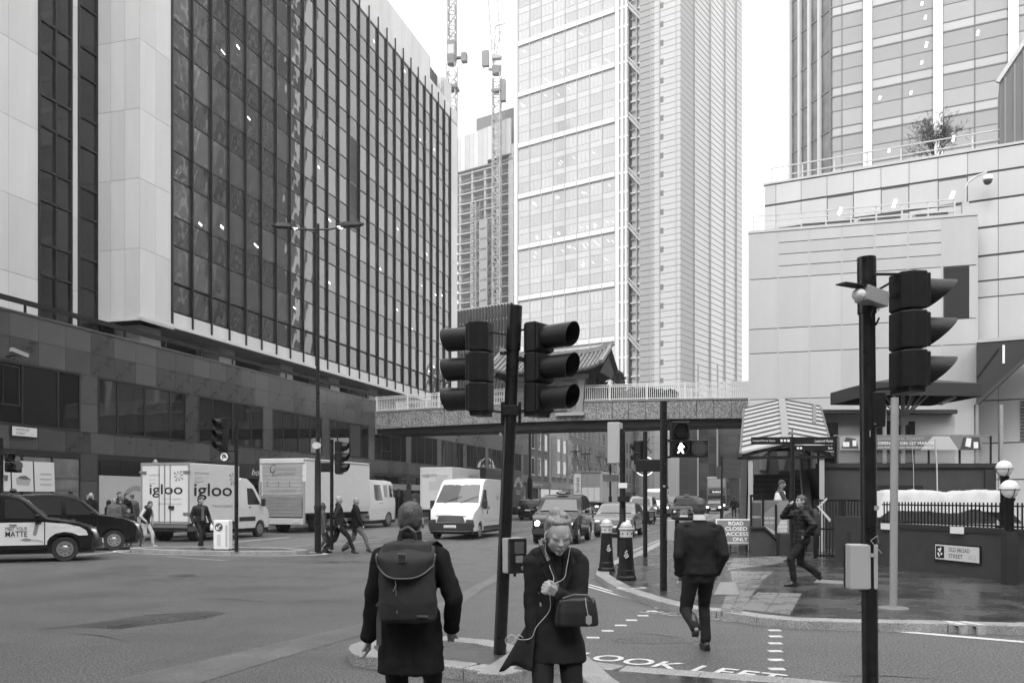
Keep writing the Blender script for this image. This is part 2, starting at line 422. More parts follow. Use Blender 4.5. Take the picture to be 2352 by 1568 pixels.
# ---- road markings
def mark(pts, m=M_PAINT, z=.004): 
    return tag(sheet('road_marking', pts, m, z), kind='structure')
def line(p, q, w, m=M_PAINT, z=.004):
    p = Vector(p[:2]); q = Vector(q[:2]); t = (q - p).normalized(); n_ = Vector((-t.y, t.x)) * w / 2
    return mark([p - n_, q - n_, q + n_, p + n_], m, z)
studs = [(1516,1395.7),(1497.6,1403.4),(1477,1413.5),(1450.8,1423.8),(1425.7,1435.7),(1395.4,1448.4),(1362,1464),(1325,1481),
         (1776.6,1436.4),(1779,1447),(1781,1461),(1780,1477),(1780,1495),(1782,1515),(1784,1536),(1787,1559)]
for x, y in studs:
    c = g(x, y); s = .055; MB().prism([(c.x-s*1.4, c.y-s), (c.x+s*1.4, c.y-s*1.05), (c.x+s*1.4, c.y+s), (c.x-s*1.4, c.y+s*.95)], 0, .006).obj('road_marking', M_PAINT)['kind'] = 'structure'
# LOOK LEFT, near and the faded one by the far kerb
def ground_text(s, p, ang, w, h, m, flip=False):
    o = text(s, None, (p.x, p.y, .005), m, w=w, h=h, rx=0, rz=ang, name='road_lettering', bold=0.02, space=1.08); o['kind'] = 'structure'; return o
ground_text('LOOK LEFT', Vector((.63, 9.36)), R(-33.5), 2.22, .36, M_PAINT)
pp = g(1775, 1429)
ground_text('LOOK RIGHT', Vector((pp.x + .02, pp.y - .02)), R(-33.5 + 180 - 8), 2.0, .34, M_PAINTW)
line(g(1345,1345), g(1508,1392), .07); line(g(1352,1341.5), g(1512,1388.5), .07)
for q in [[(1878,1434),(1995,1441.5),(2352,1472),(2352,1476),(1990,1445),(1872,1437)]]:
    mark([g(x, y) for x, y in q])
line(g(2352,1474), g(2352,1474) + Vector((12, -2.4, 0)), .09)
# kerb stripes (no loading)
def kstripe(x, y):
    c = g(x, y, .124); MB().prism([(c.x, c.y-.02), (c.x+.09, c.y-.03), (c.x+.02, c.y+.27), (c.x-.07, c.y+.28)], .10, .1265).obj('kerb_stripe', M_PAINT)['kind'] = 'structure'
    MB().box(c.x, c.x+.09, c.y-.075, c.y-.02, .0, .124).obj('kerb_stripe', M_PAINTW)['kind'] = 'structure'
kstripe(2200, 1432); kstripe(2240, 1433)
for dx in (0, .16): 
    c = g(1420 + dx*90, 1350, .124); MB().prism([(c.x, c.y), (c.x+.4, c.y+.05), (c.x+.38, c.y+.16), (c.x-.02, c.y+.1)], .10, .1265).obj('kerb_stripe', M_PAINT)['kind'] = 'structure'
# lane lines up the street
for a0 in range(34, 190, 9):
    p, q = uv(a0, -8.2), uv(a0 + 5.0, -8.2); line(p, q, .1)
for a0 in range(30, 60, 7): line(uv(a0, -15.9), uv(a0+4.4, -15.9), .12)
for a0 in range(20, 58, 8): line(uv(a0, -19.6), uv(a0+5.5, -19.6), .12)
line(uv(27, -4.0), uv(36, -4.0), .1, M_PAINTW); line(uv(36, -4.0), uv(120, -4.0), .1, M_PAINTW)
# straight arrow in the near side lane
ar = [(-.075,0),(.075,0),(.075,3.2),(.3,3.2),(0,4.6),(-.3,3.2),(-.075,3.2)]
def arrow(a, b_, s=1): mark([uv(a + (p[1]) * s, b_ + p[0] * s) for p in ar])
arrow(48, -6.0, -1.3); arrow(52, -12.0, -1.3)
# worn zigzag and stop bars scattered at the junction
for (x0,y0,x1,y1,w) in [(380,1278,520,1288,.1),(1120,1236,1180,1240,.1),(1120,1252,1215,1245,.12),(700,1251,745,1247,.08),(610,1258,700,1254,.1),(1380,1236,1420,1238,.08),(835,1246,870,1244,.15),(900,1203,960,1200,.1)]:
    line(g(x0,y0), g(x1,y1), w, M_PAINTW, .009)
# ================================================================ left side: granite podium with office block above
M_GRAN = [mat('granite_%s' % n_, v, r_, var=.14, scale=1.3, sp=(45, .3), bump=.0006, bscale=50, rvar=.08) for n_, v, r_ in (('dark', .040, .3), ('mid', .052, .34), ('brown', .062, .32), ('pale', .072, .36))]
M_GRANB = mat('granite_joint', .016, .6)
M_FRM = mat('window_frame_dark', .022, .4, .2)
M_WPAN = [mat('white_panel_a', .55, .45, var=.07, scale=1.6, stretch=(1,1,.12)), mat('white_panel_b', .52, .45, var=.07, scale=1.4, stretch=(1,1,.12)), mat('white_panel_c', .57, .45, var=.06, scale=1.8, stretch=(1,1,.1))]
M_JNT = mat('panel_joint', .20, .8)
M_SOFF = mat('soffit_grey', .30, .7, var=.1, scale=.4)
def glass(name, v, rough=.03, metal=.55, bump=.03, scale=.45, stretch=None, spec=.9):
    return mat(name, v, rough, metal, bump=bump, scale=scale, spec=spec, stretch=stretch, detail=1.5)
M_GLT = [glass('tinted_glass_a', .125, bump=.06, scale=.55), glass('tinted_glass_b', .145, bump=.07, scale=.42), glass('tinted_glass_c', .105, bump=.06, scale=.7)]
M_GLS = [glass('spandrel_glass_a', .085, bump=.05, scale=.6, metal=.6), glass('spandrel_glass_b', .10, bump=.055, scale=.5, metal=.6)]
M_GLP = [glass('shop_glass_a', .025, bump=.012, scale=.35, metal=.35), glass('shop_glass_b', .018, bump=.016, scale=.3, metal=.4)]
M_LAMP = mat('lit_ceiling_panel', .8, .5, emit=1.6)
M_LOUV = mat('louvre_black', .02, .5)

# ---- podium
pod = empty('podium_building', uv(0, -27), ANG_U, None, 'two storey dark granite clad building with strip windows along the left of the street', 'building')
B = MB(); B.box(14, 101, .02, 16, 0, 8.2); B.box(14, 101, .02, 1.0, 8.2, 8.66)
B.obj('wall', M_GRANB, pod)
wins = [(23.7 + 6.83 * k, 29.55 + 6.83 * k) for k in range(-1, 11)]
tiles = []
def clip_add(x0, x1, z0, z1): tiles.append((x0 + .006, x1 - .006, z0 + .006, z1 - .006))
x = 15.1
while x < 100.5:
    for z0, z1 in ((6.82, 7.74), (7.74, 8.66)): clip_add(x, x + 1.366, z0, z1)
    clip_add(x, x + 1.366, 3.55, 4.43)
    x += 1.366
for (w0, w1) in wins:
    for z0, z1 in ((0.1, 1.2), (1.2, 2.4), (2.4, 3.55), (4.43, 5.6), (5.6, 6.82)): clip_add(w1, w1 + .98, z0, z1)
pieces(pod, 'stone_panel', tiles, 0.0, .03, M_GRAN, 3, jit=.004)
MB().box(14, 101, -.07, .4, 8.66, 8.74).obj('coping', M_GRAN[3], pod)
# podium windows: frame, panes, mullions
for i, (w0, w1) in enumerate(wins):
    W = w1 - w0
    fr = MB(); z0, z1 = 4.43, 6.82
    fr.box(w0, w1, -.05, .02, z0, z0+.09); fr.box(w0, w1, -.05, .02, z1-.09, z1); fr.box(w0, w0+.08, -.048, .02, z0+.09, z1-.09); fr.box(w1-.08, w1, -.048, .02, z0+.09, z1-.09)
    sp = [0, .2, .5, .8, 1] if i != 4 else [0, .2, .5, .74, 1]
    for s in sp[1:-1]: fr.box(w0+W*s-.04, w0+W*s+.04, -.046, .02, z0+.09, z1-.09)
    wo = fr.obj('window', M_FRM, pod)
    wo['kind'] = 'part' if False else ''
    del wo['kind']
    for j in range(4):
        a, c = w0 + W*sp[j] + .05, w0 + W*sp[j+1] - .05
        if i == 5 and j == 2:
            continue
        panel(wo, 'pane', a, c, z0+.1, z1-.1, -.005, .01, M_GLP[j % 2])
    if i in (1, 6):     # inner opening light
        a, c = w0 + W*.22, w0 + W*.48
        q = MB()
        for (x0, x1, y0, y1) in ((a, c, 5.15, 5.21), (a, c, 6.6, 6.66), (a, a+.05, 5.21, 6.6), (c-.05, c, 5.21, 6.6), ((a+c)/2-.02, (a+c)/2+.02, 5.21, 6.6)):
            q.box(x0, x1, -.04, -.012, y0, y1)
        q.obj('opening_light', M_FRM, wo)
# louvre in the sixth window
w0 = wins[5][0] + 5.85 * .5
for k in range(17): panel(pod, 'louvre_slat', w0+.1, w0+1.5, 4.6+k*.125, 4.66+k*.125, -.02, .05, mat('louvre_grey', .11, .5))
# shopfronts
M_POST = mat('poster_white', .62, .5); M_POSTG = mat('poster_grey', .38, .5); M_POSTD = mat('poster_dark', .12, .5)
for i, (w0, w1) in enumerate(wins):
    fr = MB(); fr.box(w0, w1, -.03, .02, 3.3, 3.55); fr.box(w0, w1, -.03, .02, .1, .45)
    for s in (0, .25, .5, .75, 1): fr.box(max(w0, w0+(w1-w0)*s-.05), min(w1, w0+(w1-w0)*s+.05), -.028, .02, .45, 3.3)
    so = fr.obj('shopfront', M_FRM, pod)
    if i == 1:    # lit interior painted as paler mottled glass; row of hanging posters
        for s in range(4): panel(so, 'pane', w0+1.46*s+.06, w0+1.46*s+1.40, .47, 3.28, 0.0, .012, mat('painted_lit_glass', .20, .12, .2, var=.5, scale=.7))
        for s in range(3): panel(so, 'shelf', w0+4.45, w1-.1, 1.5+s*.5, 1.58+s*.5, -.02, .02, M_POSTD)
        continue
    if i == 2:
        for k in range(8): panel(pod, 'louvre_slat', w0+.1, w1-2, 2.72+k*.072, 2.755+k*.072, -.035, .05, M_LOUV)
        panel(so, 'hoarding', w0+.06, w1-.06, .47, 2.66, -.03, .03, mat('pale_hoarding', .42, .5, var=.08, scale=.8))
        cc = w0 + 2.3
        rg = MB(); nn = 40
        vs = [(cc + r_*math.cos(2*math.pi*k/nn), -.066, 1.25 + r_*math.sin(2*math.pi*k/nn)) for r_ in (.78, 1.0) for k in range(nn)]
        vs = [(v[0], v[1], max(.5, v[2])) for v in vs]
        rg.add(vs, [(k, (k+1) % nn, (k+1) % nn + nn, k + nn) for k in range(nn)]); rg.obj('ring_print', mat('ring_grey', .26, .5), so, fixn=False)
        continue
    for s in range(4):
        panel(so, 'pane', w0+1.46*s+.06, w0+1.46*s+1.40, .47, 3.28, 0.0, .012, M_GLP[s % 2])
    if i >= 5: panel(so, 'fascia_board', w0+.05, w1-.05, 2.3, 2.75, -.035, .04, mat('pale_fascia', .38, .5))
# bookmaker's fascia
panel(pod, 'shop_sign', wins[3][0]-.2, wins[4][1]-1, 2.75, 3.5, -.04, .06, mat('sign_black', .02, .35))
text('bookmakes', pod, (wins[3][0]+.1, -.104, 2.95), mat('sign_letters', .6, .4), w=3.3, h=.34, name='shop_lettering')
text('bookmakes', pod, (wins[3][0]+4.6, -.104, 2.95), mat('sign_letters', .6, .4), w=3.3, h=.34, name='shop_lettering', shear=.3)
# posters hang inside the shop window
fp = [( 'food', 23.95), ('cups', 25.05), ('salad', 26.1), ('wording', 27.15)]
for k, (nm, a) in enumerate(fp):
    p = tag(MB().prism_y([(0,0),(.98,0),(.93,1.15),(-.05,1.15)], -.012, 0).obj('poster', M_POST), ['white poster with a plate of food hanging in the shop window', 'white poster with paper cups hanging in the shop window', 'white poster with a salad bowl hanging in the shop window', 'white poster with grey wording, last of the row in the shop window'][k], 'poster', 'posters in the shop window')
    p.location = uv(a, -27) + Vector((V.x*.1, V.y*.1, 1.95)); p.rotation_euler = (0, 0, ANG_U)
    if nm == 'food': MB().lathe([(.01,-.002),(.3,-.002)], 24, (.5,-.014,.35), 'y').obj('food_print', M_POSTG, p); MB().lathe([(.01,-.004),(.18,-.004)], 20, (.5,-.014,.36), 'y').obj('food_print', M_POSTD, p)
    if nm == 'cups':
        for (cx_, cz_) in ((.25,.45),(.5,.3),(.5,.62),(.75,.5)): MB().prism_y([(cx_-.07,cz_-.12),(cx_+.07,cz_-.12),(cx_+.1,cz_+.1),(cx_-.1,cz_+.1)], -.018,-.013).obj('cup_print', M_POSTD if cx_ != .5 else M_POSTG, p)
    if nm == 'salad': MB().prism_y([(.2,.25),(.75,.22),(.85,.45),(.15,.5)], -.018,-.013).obj('bowl_print', M_POSTG, p); MB().prism_y([(.2,.5),(.5,.45),(.85,.46),(.6,.6),(.35,.58)], -.019,-.013).obj('salad_print', M_POSTD, p)
    if nm == 'wording':
        for q in range(3): MB().box(.25,.8,-.018,-.013,.25+q*.2,.31+q*.2).obj('print_line', M_POSTG, p)
# parapet rail
rl = empty('parapet_rail', uv(0, -27), ANG_U, None, 'long black flat guard rail running along the top of the granite wall', 'railing')
MB().box(14, 73, .1, .18, 9.08, 9.28).obj('top_rail', M_BLKM, rl)
for k in range(22): link(boxmesh('post', .09, .06, .45, M_BLKM), 'post', rl, (16 + k*2.72, .11, 8.66))
# street name plate, cameras and box on the wall
def plate(loc, rz, w, h, lines, label, crest=False, lx=.08):
    p = empty('street_sign', loc, rz, None, label, 'street sign')
    MB().box(-.03, w+.03, -.02, 0, -.03, h+.03).obj('frame', M_BLKM, p); MB().box(0, w, -.028, -.02, 0, h).obj('plate', mat('plate_white', .62, .4), p)
    if crest:
        MB().box(.03, .03+h*.8, -.033, -.028, h*.1, h*.9).obj('crest_panel', M_BLKM, p)
        for s_ in ((.3,.35),(.5,.6),(.7,.35),(.4,.2),(.6,.78),(.35,.7)):
            MB().ball((.03+h*.8*s_[0], -.034, h*(.1+.8*s_[1])), .028, .003, .028, 8, 6).obj('crest_mark', M_WHT, p)
    for (s_, x_, z_, hh, ww, mm) in lines: text(s_, p, (x_, -.031, z_), mm, w=ww, h=hh)
    return p
M_LET = mat('black_letters', .02, .5); M_LETG = mat('grey_letters', .4, .5)
a_, _ = wx(22, -27)
plate(uv(a_, -27, 4.04) + Vector((V.x*.1, V.y*.1, 0)), ANG_U, 1.15, .34, [('WORMWOOD', .16, .19, .09, .62, M_LET), ('STREET', .16, .05, .09, .45, M_LET), ('EC2', .85, .05, .09, .2, M_LETG)], 'white street name plate reading WORMWOOD STREET EC2 on the granite wall')
cm = empty('security_camera', uv(25.9, -27, 6.95), ANG_U, None, 'small bullet camera on a bracket above the first granite window', 'security camera')
MB().bar((0,0,0), (.1,-.5,.05), .04).obj('bracket', M_BLKM, cm); MB().bar((-.25,-.5,.2), (.4,-.6,.06), .15, .15).obj('camera_body', mat('cam_grey', .3, .4), cm); MB().box(-.9,-.72,-.3,-.12,-.05,.14).obj('junction_box', M_WHT, cm)
bx = empty('entry_panel', uv(30.05, -26.96, 1.55), ANG_U, None, 'pale door entry panel on the granite pillar behind the taxi', 'entry panel')
MB().box(-.17,.17,-.06,0,0,.28).obj('upper_plate', mat('plate_grey', .4, .4), bx); MB().box(-.14,.14,-.07,0,-.5,-.04).obj('lower_box', mat('box_grey', .3, .4), bx)

# ---- the office block above
off = empty('office_block', uv(0, -28), ANG_U, None, 'tall office block with dark tinted curtain wall and pale panelled ends above the podium', 'office building')
Z0, ZT = 10.97, 37.13; A0, A1 = 36.7, 76.7
C = MB(); C.box(A0, A1, .12, 14, Z0, ZT); C.obj('wall', mat('core_dark', .02, .7), off)
B = MB(); B.box(34.4, 36.7, .03, 14, 10.1, 60); B.obj('stair_tower', M_JNT, off)
st = .0327
vis, spn = [], []
for i in range(25):
    x0, x1 = A0 + 1.6*i + .07, A0 + 1.6*(i+1) - .07
    for k in range(8):
        z = Z0 + 3.27*k
        if k == 0: spn.append((x0, x1, z+.05, z+1.30)); 
        else: spn.append((x0, x1, z+.05, z+1.40))
        vis.append((x0, x1, z+(1.38 if k == 0 else 1.48), z+3.22))
dk = set()
for i in range(1, 6): dk.add((i, 6))
pieces(off, 'pane', vis, .10, .03, M_GLT, 5, most=190, jit=.012)
pieces(off, 'spandrel', spn, .10, .03, M_GLS, 6, most=190, jit=.012)
tr = MB()
for k in range(8):
    z = Z0 + 3.27*k
    for zz in (z, z+1.43): tr.box(A0+.06, A1-.06, .03, .12, zz-.035, zz+.035)
tr.box(A0+.06, A1-.06, .03, .12, ZT-.04, ZT+.04)
tr.obj('transom', M_FRM, off)
for i in range(26):
    link(boxmesh('mullion', .075, .12, ZT+1.0-Z0+.75, M_FRM), 'mullion', off, (A0+1.6*i-.05, -.08, Z0-.75))
# lit ceiling panels seen in the offices
rnd = random.Random(11)
litm = boxmesh('ceiling_light', .5, .006, .13, M_LAMP)
for n_ in range(34):
    i = rnd.randrange(25); k = rnd.randrange(8); z = Z0 + 3.27*k + 1.5 + rnd.random()*1.4
    link(litm, 'ceiling_light', off, (A0+1.6*i+.2+rnd.random()*.8, .062, z), (0, .25, 0), (rnd.uniform(.4, .9), 1, rnd.uniform(.4, 1.0)))
# louvred bays and long dark reflection-free blinds
for (i, k) in ((12, 4),(12, 3)):
    for s in range(22): link(boxmesh('louvre_slat', 1.44, .05, .05, M_LOUV), 'louvre_slat', off, (A0+1.6*i+.08, .02, Z0+3.27*k+1.5-s*.14+1.6))
# white fascia beneath, soffit and columns
for i in range(25): panel(off, 'fascia_panel', A0+1.6*i+.01, A0+1.6*(i+1)-.01, 10.30, 10.88, .06, .05, M_WPAN[i % 3])
MB().box(34.2, A1+2.2, -.12, .02, 10.08, 10.26).obj('edge_beam', M_WPAN[0], off)
MB().box(34.4, A1+2, .02, 14, 10.1, 10.28).obj('soffit', M_SOFF, off)
MB().box(15, A1+2, .8, 14, 8.2, 8.3).obj('terrace_floor', M_SOFF, off)
MB().box(34.4, A1+2, 5.5, 6, 8.3, 10.1).obj('set_back_wall', mat('setback', .05, .3, var=.4, scale=.5), off)
for k in range(7): link(boxmesh('column', 1.5, 1.5, 1.9, M_WPAN[1]), 'column', off, (35.65+6.4*k, 1.0, 8.25))
# corner tower panels (front face toward the street and the return face)
for k in range(10):
    z = 10.12 + (0 if k == 0 else 1.1 + 4.93*0) + 0
zs = [10.12] + [13.4 + 3.27*k for k in range(-0, 13)]
for k in range(len(zs)-1):
    for j, (x0, x1) in enumerate(((34.4, 35.5), (35.5, 36.62))):
        panel(off, 'cladding_panel', x0+.006, x1-.006, zs[k]+.008, zs[k+1]-.008, .03, .03, M_WPAN[(k+j) % 3])
    for j in range(3):
        y0, y1 = .03 + j*.8, .03 + (j+1)*.8
        o = link(boxmesh('cladding_panel', .03, y1-y0-.012, zs[k+1]-zs[k]-.016, M_WPAN[(k+j+1) % 3]), 'cladding_panel', off, (34.37, y0+.006, zs[k]+.008))
MB().box(34.25, 36.75, -.10, -.005, 10.0, 10.12).obj('edge_beam', M_WPAN[2], off); MB().box(34.22, 34.37, -.1, 2.45, 10.0, 10.12).obj('edge_beam', M_WPAN[2], off)
# recessed bay at the far left: panels and two window strips
rc = 2.36
MB().box(14, 34.4, rc+.1, 14, 8.3, 60).obj('wall', M_JNT, off)
for k in range(14):
    z0, z1 = 8.75 + (k and 0) + 3.27*(k-.25), 8.75 + 3.27*(k+.75)
    z0 = max(z0, 8.35)
    for (x0, x1) in ((23.0, 25.4), (25.4, 27.7), (27.7, 29.3), (29.3, 30.85), (32.78, 33.15)):
        panel(off, 'cladding_panel', x0+.006, x1-.006, z0+.008, z1-.008, rc+.1, .06, M_WPAN[k % 3])
rv, rs = [], []
for (x0, x1, nn) in ((30.9, 32.74, 2), (33.2, 34.36, 1)):
    w = (x1 - x0) / nn
    for j in range(nn):
        for k in range(14):
            z = 9.6 + 3.27*k
            rv.append((x0+w*j+.05, x0+w*(j+1)-.05, z+.05, z+1.85)); rs.append((x0+w*j+.05, x0+w*(j+1)-.05, z+1.95, z+3.22))
            fr_ = MB()
    fz = MB()
    for k in range(14):
        z = 9.6 + 3.27*k
        fz.box(x0, x1, rc-.02, rc+.09, z-.05, z+.05); fz.box(x0, x1, rc-.02, rc+.09, z+1.86, z+1.94)
    for j in range(nn+1): fz.box(x0+w*j-.04, x0+w*j+.04, rc-.03, rc+.09, 8.3, 56)
    fz.obj('window_frame', M_FRM, off)
pieces(off, 'pane', rv, rc+.09, .02, M_GLP, 8, jit=.01); pieces(off, 'spandrel', rs, rc+.09, .02, M_GLP, 9, jit=.01)
for k in range(9): link(boxmesh('louvre_slat', 1.08, .05, .05, M_LOUV), 'louvre_slat', off, (33.22, rc, 8.5+k*.11))
# end strip, roof fascia and plant screen
for k in range(9):
    z0, z1 = (10.12, 10.97) if k == 0 else (10.97+3.27*(k-1), 10.97+3.27*k)
    panel(off, 'cladding_panel', A1+.1, A1+1.9, z0+.008, z1-.008, .03, .03, M_WPAN[k % 3])
MB().box(A1, A1+1.9, .03, 14, 10.1, 38.4).obj('end_wall', M_JNT, off)
for i in range(22): panel(off, 'roof_panel', A0+1.9*i+.006, A0+1.9*(i+1)-.006, ZT+.12, 38.5, .06, .05, M_WPAN[i % 3])
MB().box(A0, A1+1.9, .06, 14, ZT, 38.45).obj('roof', M_JNT, off)
MB().box(A0, A1+1.9, .9, 13, 38.45, 38.7).obj('shadow_gap', M_LOUV, off)
MB().box(A0, A1-3.2, .75, 12.9, 38.7, 41.4).obj('plant_screen', M_JNT, off)
for i in range(17): panel(off, 'screen_panel', A0+2.15*i+.006, A0+2.15*(i+1)-.006, 38.72, 41.4, .75, .04, M_WPAN[(i+1) % 3])
for s in range(4): link(boxmesh('roof_louvre', .5, .3, 2.2, M_LOUV), 'roof_louvre', off, (A1-3.1+s*.6, 1, 38.7))
MB().box(A1-.3, A1+1.9, .6, 3, 38.45, 41.1).obj('plant_screen', M_WPAN[1], off)
MB().tube((A1-1.2,.4,38.5),(A1-1.2,.4,40.4),.07).bar((A1-1.2,.4,39.8),(A1-2.2,.4,38.6),.06).bar((A1-1.0,.4,40.2),(A1-.9,.4,38.8),.2).obj('antenna', mat('ant', .45, .5), off)
for (px, py) in ((1556-0, 0),): pass
MB().tube((57,.8,41.4),(57,.8,42.2),.08).obj('roof_stub', mat('stub', .4, .5), off)
# ================================================================ footbridge
M_CONC = mat('aggregate_concrete', .22, .75, var=.16, scale=1.2, sp=(14, .55), bump=.004, bscale=16)
M_BRI = mat('bridge_underside_shade', .012, .8)  # near black, the shade beneath the deck is put into the colour
M_RAILW = mat('white_rail', .72, .5)
bL = Vector((-9.94, 63.3, 0)); bR = Vector((16.0, 54.5, 0)); bang = math.atan2(bR.y-bL.y, bR.x-bL.x); bl = (bR-bL).length
br = empty('footbridge', tuple(bL), bang, None, 'concrete footbridge with white railings crossing over the street', 'bridge')
zc = lambda x: 7.86 + .22*math.sin(math.pi*x/bl)     # slight camber
n = 25
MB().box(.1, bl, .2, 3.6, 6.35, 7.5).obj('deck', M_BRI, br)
for i in range(n):
    x0, x1 = bl*i/n, bl*(i+1)/n
    pts = [(x0+.015, 6.68+.2*math.sin(math.pi*x0/bl)), (x1-.015, 6.68+.2*math.sin(math.pi*x1/bl)), (x1-.015, zc(x1)), (x0+.015, zc(x0))]
    MB().prism_y(pts, -.1, .2).obj('fascia_panel', M_CONC, br)
cpb = MB()
for i in range(n):
    x0, x1 = bl*i/n, bl*(i+1)/n
    cpb.prism_y([(x0, zc(x0)+.004), (x1, zc(x1)+.004), (x1, zc(x1)+.09), (x0, zc(x0)+.09)], -.16, .26)
cpb.obj('coping', mat('coping_grey', .26, .7), br)
MB().box(-.2, .1, -.15, 3.8, 6.3, 8.4).obj('abutment', M_CONC, br)
for side, yy in (('near', 0.0), ('far', 3.3)):
    q = MB(); rr_ = MB()
    for s in range(int(bl/.13)):
        x = .1 + s*.13; q.box(x-.018, x+.018, yy-.012, yy+.012, zc(x)+.17, zc(x)+.98)
    q.obj('balusters', M_RAILW, br, fixn=False, kind='stuff')
    for i in range(n):
        x0, x1 = bl*i/n, bl*(i+1)/n
        pass
    for dz, w_ in ((.17, .05), (1.0, .06), (1.12, .05)):
        rr_ = MB(); pr_ = [(0, w_/-2), (0, w_/2)]
        top_ = [(bl*i/n, zc(bl*i/n)+dz+w_/2) for i in range(n+1)]; bot_ = [(bl*i/n, zc(bl*i/n)+dz-w_/2) for i in range(n, -1, -1)]
        rr_.prism_y(bot_[::-1] + top_[::-1], yy-w_/2, yy+w_/2).obj('rail', M_RAILW, br)
    pass
    for k in range(12):
        x = .12 + k*(bl-.3)/11; link(boxmesh('post', .09, .09, 1.1, M_RAILW), 'post', br, (x-.045, yy-.045, zc(x)+.08))
# long planter with shrubs on the bridge and the terrace at its left end
M_LEAF = [mat('leaf_dark', .045, .6), mat('leaf_mid', .08, .6), mat('leaf_light', .12, .6)]
M_TWIG = mat('twig', .07, .8)
def leaves(name, parent, centres, n, size, seed):
    rnd = random.Random(seed); b = MB()
    for (c, rad) in centres:
        for _ in range(n):
            v = Vector((rnd.gauss(0, 1), rnd.gauss(0, 1), rnd.gauss(0, 1))).normalized() * rnd.random() ** .5
            p = Vector(c) + Vector((v.x*rad[0], v.y*rad[1], v.z*rad[2])); s = size*rnd.uniform(.6, 1.4)
            a = Vector((rnd.gauss(0,1), rnd.gauss(0,1), rnd.gauss(0,1))).normalized(); d = a.cross(Vector((rnd.gauss(0,1), rnd.gauss(0,1), 1))).normalized()
            b.mi = rnd.choice((0, 0, 1, 1, 2)); b.add([p-a*s, p+d*s*.5, p+a*s, p-d*s*.5], [(0, 1, 2, 3)])
    return b.obj(name, M_LEAF, parent, fixn=False, kind='stuff')
def shrub(loc, w, h, label, seed, group=None):
    s = empty('shrub', loc, bang, None, label, 'shrub', group); rnd = random.Random(seed)
    cs = [((rnd.uniform(-w, w)*.8, rnd.uniform(-.3, .3), h*rnd.uniform(.2, .85)), (w*.35, .4, h*.25)) for _ in range(12)]
    leaves('foliage', s, cs, 330, .13, seed)
    t = MB()
    for c, _ in cs: t.bar((c[0]*.3, 0, 0), c, .03)
    t.obj('stems', M_TWIG, s)
def onb(x, y, z): return tuple(Matrix.Rotation(bang, 3, 'Z') @ Vector((x, y, 0)) + bL + Vector((0, 0, z)))
shrub(onb(17.0, 2.2, 7.9), 1.5, 2.3, 'leafy dark shrub on the footbridge right beside the pavilion', 1)
shrub(onb(19.6, 2.2, 7.9), 1.7, 1.45, 'lower shrub on the footbridge to the right of the taller one', 2)
shrub(onb(6.9, 2.2, 7.9), .8, 2.2, 'dark shrub on the footbridge left of the pavilion', 3)
shrub(onb(3.2, 4.5, 7.9), 1.6, 1.7, 'thin pale twiggy shrub behind the left end of the bridge railing', 4)
pl = empty('planter', onb(3, 1.9, 7.9), bang, None, 'long low planter on the footbridge behind the railing', 'planter')
MB().box(0, 18, 0, .7, 0, .45).obj('trough', mat('planter_grey', .15, .7), pl)

# pavilion with tiled roof standing on the bridge
M_BRK = mat('brick_red', .13, .8, var=.25, scale=9); M_RTILE = mat('roof_tile', .20, .55, var=.25, scale=4); M_TIMB = mat('painted_timber', .24, .6)
pv = empty('pavilion', onb(10.6, -.2, 7.55), bang, None, 'small brick pavilion with a curved ribbed tile roof on the footbridge', 'pavilion')
W_, D_, H_ = 5.0, 3.4, 2.25
MB().box(0, W_, 0, D_, .3, H_).obj('wall', mat('mortar', .16, .8), pv)
rnd = random.Random(5); bs = []
nr = 0
bmsh = [boxmesh('brick', .43, .05, .15, mat('brick_%d' % i, v, .8, var=.15, scale=8)) for i, v in enumerate((.11, .14, .17, .12))]
for r_ in range(13):
    for c_ in range(8):
        x = .3 + c_*.45 + (r_ % 2)*.22
        if x + .43 < 3.9: link(bmsh[rnd.randrange(4)], 'brick', pv, (x, -.04, -.0 + r_*.165))
for x in (0, .0): MB().prism_y([(-.25,-.05),(.25,-.05),(.3,H_),(-.1,H_)], -.1, .3).obj('corner_pier', M_TIMB, pv)
MB().prism_y([(W_-.75,-.2),(W_-.05,-.2),(W_+.12,H_),(W_-.45,H_)], -.16, .25).obj('corner_pier', M_TIMB, pv)
MB().prism_y([(W_-.62,.1),(W_-.5,.1),(W_-.32,H_-.3),(W_-.44,H_-.3)], -.19, -.15).obj('pier_pattern', mat('pat', .12, .6), pv)
MB().box(W_-1.9, W_+.1, -.22, .3, -.35, -.15).obj('pier_base', mat('stone_pale', .34, .6), pv)
# roof: two slopes with upturned eaves, ribs one by one
x0r, x1r = -1.3, W_+1.5; yr, zr = D_/2, H_+1.75; ye, ze = -1.15, H_+.28
def rz(t, x):   # t 0 ridge .. 1 eave ; up-curl at the ends
    e = max(0, abs((x-(x0r+x1r)/2))/((x1r-x0r)/2) - .55)/.45
    return zr + (ze-zr)*(t*1.12 - .12*t*t) + .42*e*e
def roof_pt(t, x, sgn=-1): return (x, yr + sgn*(yr-ye)*t, rz(t, x))
for sgn in (-1, 1):
    b = MB(); nx_, nt_ = 16, 6
    for i in range(nx_+1):
        for j in range(nt_+1): b.v.append(roof_pt(j/nt_, x0r+(x1r-x0r)*i/nx_, sgn))
    for i in range(nx_):
        for j in range(nt_):
            a = i*(nt_+1)+j; b.f.append((a, a+1, a+nt_+2, a+nt_+1)); b.m.append(0)
    o = b.obj('roof_slope', mat('roof_dark', .09, .7), pv); s_ = o.modifiers.new('t', 'SOLIDIFY'); s_.thickness = .12
